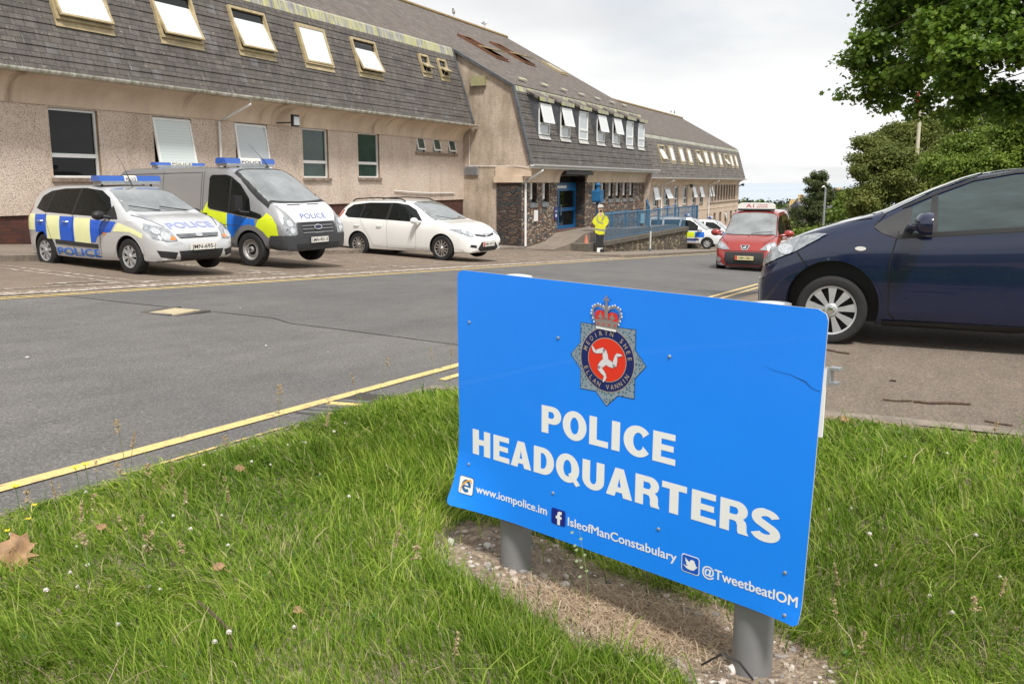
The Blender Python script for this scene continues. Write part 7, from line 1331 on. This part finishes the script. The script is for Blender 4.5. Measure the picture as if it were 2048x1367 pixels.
# big maple whose branches hang in from the right
MP = [(1760, 130, 62, 13.5), (1738, 75, 48, 13), (1712, 118, 34, 13.5), (1790, 60, 62, 14), (1800, 175, 48, 13.2), (1735, 178, 34, 13.6), (1770, 215, 28, 13.6), (1700, 188, 14, 13.4), (1850, 95, 80, 13), (1875, 165, 66, 12.6), (1840, 205, 36, 13), (1845, 30, 80, 14), (1760, 8, 52, 14.5), (1740, -40, 70, 14), (1925, 60, 92, 12), (1950, 145, 78, 11.8), (1925, 200, 40, 12.4), (1990, 190, 52, 12), (2030, 100, 92, 11.5), (2060, 190, 62, 11.5), (2000, 0, 100, 12), (1900, -30, 100, 13), (2120, 60, 120, 11.5), (2140, 170, 90, 11.5), (1820, -70, 110, 13), (2050, -90, 130, 12), (1990, 232, 24, 12.6), (1885, 225, 22, 12.8), (2100, 245, 40, 12)]
bs = bl(MP) + [((13.0, -7.6, 4.2), (2.6, 2.4, 2.0)), ((11.5, -8.6, 5.4), (2.6, 2.6, 2.2)), ((14.5, -8.0, 6.0), (2.8, 2.6, 2.2)), ((10, -6.5, 5.2), (2.0, 2.0, 1.6))]
tree('maple_tree', 'large maple whose leafy branches hang into the top right corner', (12.9, -8.6, gz(12.9, -8.6)), (12.6, -8.2, 4.2), bs, 175000, .042, maple_m, leaf_poly, r0=.16, nt_=0, shell=.10, droop=.3)
# wood edge behind the blue hatchback
T2 = [(1740, 330, 40, 46), (1765, 290, 45, 46), (1800, 262, 52, 47), (1760, 370, 50, 45), (1800, 330, 60, 46), (1850, 300, 62, 47), (1745, 400, 34, 45), (1790, 410, 50, 45), (1850, 380, 60, 46), (1870, 260, 40, 48), (1715, 345, 16, 45), (1722, 385, 18, 45)]
g = pt(1800, 480, 47); tree('ash_tree', 'olive green tree with a loose outline left of the flagpole and behind it', (g.x, g.y, gz(g.x, g.y)), tuple(pt(1800, 340, 47)), bl(T2), 75000, .075, olive_m, r0=.3, group='trees behind the driveway', shell=.2)
T3 = [(1920, 300, 60, 40), (1960, 270, 55, 40), (2000, 330, 70, 38), (1940, 370, 60, 38), (2040, 280, 70, 38), (2060, 360, 80, 37), (1890, 340, 45, 40), (1990, 400, 60, 37), (2100, 250, 90, 38), (1900, 400, 55, 38)]
g = pt(2000, 480, 38); tree('bushy_tree', 'bright green bushy tree right of the flagpole beneath the hanging maple leaves', (g.x, g.y, gz(g.x, g.y)), tuple(pt(2000, 340, 39)), bl(T3), 80000, .068, bush_m, r0=.3, group='trees behind the driveway', shell=.2)
T5 = [(1880, 255, 50, 58), (1930, 240, 50, 58), (1985, 245, 55, 58), (2040, 240, 60, 58), (1900, 300, 60, 57), (1960, 300, 60, 57), (2020, 310, 70, 57), (2080, 300, 80, 57), (1840, 270, 36, 58), (1930, 350, 60, 57), (2000, 360, 70, 57), (1870, 350, 50, 57)]
g = pt(1950, 480, 57); tree('lime_tree', 'pale yellow-green tree mass filling the gap behind the flagpole on the right', (g.x, g.y, gz(g.x, g.y)), tuple(pt(1950, 330, 57)), bl(T5), 60000, .095, olive_m, r0=.3, group='trees behind the driveway', shell=.2)
T4 = [(1705, 400, 26, 62), (1735, 425, 34, 60), (1700, 430, 30, 62), (1760, 440, 34, 58), (1720, 455, 34, 60), (1690, 415, 16, 62)]
g = pt(1720, 480, 61); tree('shrubby_tree', 'vivid green rounded tree between the conifer and the olive tree', (g.x, g.y, gz(g.x, g.y)), tuple(pt(1720, 430, 61)), bl(T4), 22000, .11, bush_m, r0=.2, group='trees behind the driveway', shell=.2)
# Scots pine beside the lamp post: tiers of needle tufts
def pine(label, px, pt_, pb, hw, dep):
    b0 = pt(px, pb, dep); t = thing('pine_tree', label, 'tree', (b0.x, b0.y, gz(b0.x, b0.y))); top = pt(px, pt_, dep); H = top.z - t.location.z; W_ = hw * dep / 1800; tk = MB(); base = Vector(t.location); tk.tube([base, base.lerp(top, .5), top], [.22, .14, .03], 8); C = []; rl = random.Random(9)
    for i in range(46):
        k = rl.uniform(.18, 1.0); a = rl.uniform(0, 6.28); ln = W_ * (1.12 - k) ** .65 * rl.uniform(.65, 1.15); s_ = base.lerp(top, k); e = s_ + Vector((math.cos(a) * ln, math.sin(a) * ln, ln * rl.uniform(.05, .45))); tk.tube([s_, s_.lerp(e, .5) + Vector((0, 0, -.05)), e], [.05, .03, .01], 5)
        for j in range(9): c = s_.lerp(e, rl.uniform(.3, 1.05)) + Vector((rl.gauss(0, .16), rl.gauss(0, .16), rl.gauss(.08, .14))); C += [tuple(c + Vector((rl.gauss(0, .13), rl.gauss(0, .13), rl.gauss(.03, .10)))) for _ in range(34)]
    tk.build('trunk', bark_m, t, True, world=True); C = np.array(C) - np.array(base); Nn = rng.normal(size=(len(C), 3)); Nn /= np.linalg.norm(Nn, axis=1)[:, None]
    cards('crown', C, Nn, rng.uniform(.10, .20, len(C)), [(-.18, -1), (.18, -1), (.12, 1), (-.12, 1)], leafmat('pine_needles', [(0, (.035, .055, .02)), (.6, (.07, .095, .035)), (1, (.12, .14, .055))], .2, .6, .6), parent=t)
pine('dark green pine with ragged branches left of the tall lamp post', 1636, 352, 486, 58, 74); pine('smaller sparse brown-green pine behind the tall lamp post', 1688, 388, 486, 34, 80)
# street lamp and flagpole
gp = pt(1645, 480, 60); zl = pt(1651, 376, 60); sl_ = thing('street_lamp', 'tall thin grey lamp post in front of the pine', 'street lamp', (gp.x, gp.y, gz(gp.x, gp.y))); MB().tube([(gp.x, gp.y, gz(gp.x, gp.y)), (gp.x, gp.y, zl.z - 2), (gp.x, gp.y, zl.z)], [.10, .075, .06], 8).build('post', galv, sl_, True, world=True); MB().tube([(gp.x, gp.y, zl.z), (gp.x - .15, gp.y + .1, zl.z + .12), (gp.x - .35, gp.y + .2, zl.z + .05)], [.04, .06, .03], 8).build('lantern', white_p, sl_, True, world=True)
fx, fy = 50.2, .49; fg = thing('flagpole', 'slim cream flagpole with a furled red flag just below the maple leaves', 'flagpole', (fx, fy, gz(fx, fy))); MB().tube([(fx, fy, gz(fx, fy)), (fx, fy, 1), (fx, fy, 6.6)], [.12, .10, .06], 10).build('pole', mat('cream_paint', (.55, .50, .38), .5, var=.15), fg, True, world=True)
q = MB(); q.v = []; 
for i in range(13):
    z = 3.2 + i * .17; 
    for j in range(6): w = .05 + j * .055 * (.5 + .5 * math.sin(i * .45)) ; q.v.append((fx + .10 + .3 * w * math.sin(j * 1.8 + i), fy + .08 + .6 * w + .05 * math.cos(j * 2 + i * .7), z - j * .03))
for i in range(12):
    for j in range(5): a = i * 6 + j; q.f.append((a, a + 1, a + 7, a + 6)); q.m.append(0)
q.build('flag', mat('flag_cloth_red', (.60, .02, .02), .7), fg, True, world=True)
# far stone house behind the pine, low houses and the wood before the sea
def house(label, px0, px1, ptop, dep, hpx, wall, roof, chim, ridge=0, group='houses down the slope'):
    a = pt(px0, ptop, dep); c = pt(px1, ptop, dep); w = (c - a).length; zt = a.z; zb = gz(min(a.x, 200), a.y) - 2; d = (c - a).normalized(); nrm = Vector((d.y, -d.x, 0)); nrm = nrm if nrm.dot(fw) > 0 else -nrm; t = thing('house', label, 'house', (a.x, a.y, zb), group=group); G = lambda u, v, z: tuple(a + d * u + nrm * v + Vector((0, 0, z - a.z))); dp = w * .8; zr = zt; ze = zt - hpx * dep / 1800
    MB().box(0, w, 0, dp, zb, ze, fr=lambda x, y, z: G(x, y, z)).build('wall', wall, t, world=True)
    MB().prism([(-.2, ze), (dp / 2, zr), (dp + .2, ze), (dp / 2, ze + .01)][:3], -.2, w + .2, lambda u, v, q_: G(q_, u, v)).build('roof', roof, t, world=True)
    for cu, ch in chim:
        q_ = MB().box(cu * w - .5, cu * w + .5, dp / 2 - .35, dp / 2 + .35, ze, zr + ch, fr=lambda x, y, z: G(x, y, z)).build('chimney', mat('chimney_stone', (.40, .32, .20), .85, var=.3), t, world=True)
        for k in (-.28, .0, .28): p = G(cu * w + k, dp / 2, zr + ch); MB().lathe([(.12, 0), (.10, .5), (.0, .5)], p, n=8).build('chimney_pot', mat('buff_pot', (.60, .42, .18), .8), q_, world=True)
    for k in range(3):
        u = w * (.2 + .27 * k); MB().box(u, u + w * .09, -.06, -.01, ze - 2.6, ze - 1.0, fr=lambda x, y, z: G(x, y, z)).build('window', glass_dk, t, world=True)
    return t
grey_w = mat('grey_stone_wall', (.13, .115, .10), .9, var=.3, vscale=.6); slate_r = mat('slate_roof', (.10, .105, .12), .6, var=.3, vscale=.8)
house('dark grey stone house partly hidden behind the pine, with tall buff chimneys', 1606, 1700, 402, 115, 14, grey_w, slate_r, ((.56, 1.9), (.88, 1.2), (.08, .3)))
house('cream rendered cottage with a grey roof just right of the red taxi', 1566, 1600, 418, 120, 12, mat('cream_render', (.52, .45, .32), .85, var=.2), slate_r, ((.65, .6),)); house('low house with a dark slate roof and twin chimneys behind the cream cottage', 1578, 1618, 408, 150, 10, mat('white_render', (.58, .56, .52), .85), slate_r, ((.3, .3),))
q = []
for i, (px_, pt_, dep, rp, m_) in enumerate([(1480, 418, 150, 26, wood_m), (1505, 425, 145, 24, wood_m), (1528, 418, 150, 26, wood_m), (1552, 424, 140, 22, wood_m), (1575, 428, 155, 22, wood_m), (1490, 408, 190, 16, dark_m), (1520, 412, 200, 15, wood_m), (1545, 414, 210, 14, dark_m), (1568, 410, 200, 18, dark_m), (1592, 409, 210, 17, dark_m), (1610, 420, 190, 18, dark_m), (1540, 436, 125, 20, wood_m), (1500, 440, 125, 20, wood_m), (1590, 445, 118, 14, olive_m)]):
    c = pt(px_, pt_, dep); r = rp * dep / 1800; bb = [((c.x, c.y, c.z - r * .3), (r, r, r * .8)), ((c.x + r * .5, c.y - r * .6, c.z - r * .9), (r * .9, r * .9, r * .8)), ((c.x - r * .4, c.y + r * .7, c.z - r * .8), (r * .8, r * .8, r * .7)), ((c.x, c.y, c.z - r * 1.6), (r * 1.1, r * 1.1, r))]
    tree('far_tree', 'rounded tree in the wood beyond the taxi, above the sea side houses', (c.x, c.y, min(gz(c.x, c.y), c.z - 3 * r)), (c.x, c.y, c.z - r), bb, 2600, .32, m_, r0=.2, group='trees of the far wood', limbs=False, shell=.6)
# telegraph pole and hedge
g = pt(1571, 445, 130); zt_ = pt(1571, 413, 130).z; tag(MB().tube([(g.x, g.y, gz(g.x, g.y) - 1), (g.x, g.y, zt_)], [.16, .12], 8).build('telegraph_pole', bark_m, None, True), 'thin dark pole standing in the far wood beyond the taxi', 'pole')
hs = []
for px_, py_, dep in ((1575, 478, 58), (1600, 474, 56), (1625, 468, 56), (1655, 466, 55), (1560, 484, 60), (1690, 470, 52), (1730, 468, 50)): c = pt(px_, py_, dep); hs.append(((c.x, c.y, c.z - .5), (1.3, 1.3, .9)))
tree('hedge', 'low clipped green hedge beyond the driveway at the foot of the pine', (hs[2][0][0], hs[2][0][1], gz(hs[2][0][0], hs[2][0][1])), (hs[2][0][0], hs[2][0][1], hs[2][0][2]), hs, 9000, .11, bush_m, limbs=False, r0=.08, cat='hedge', shell=.6)
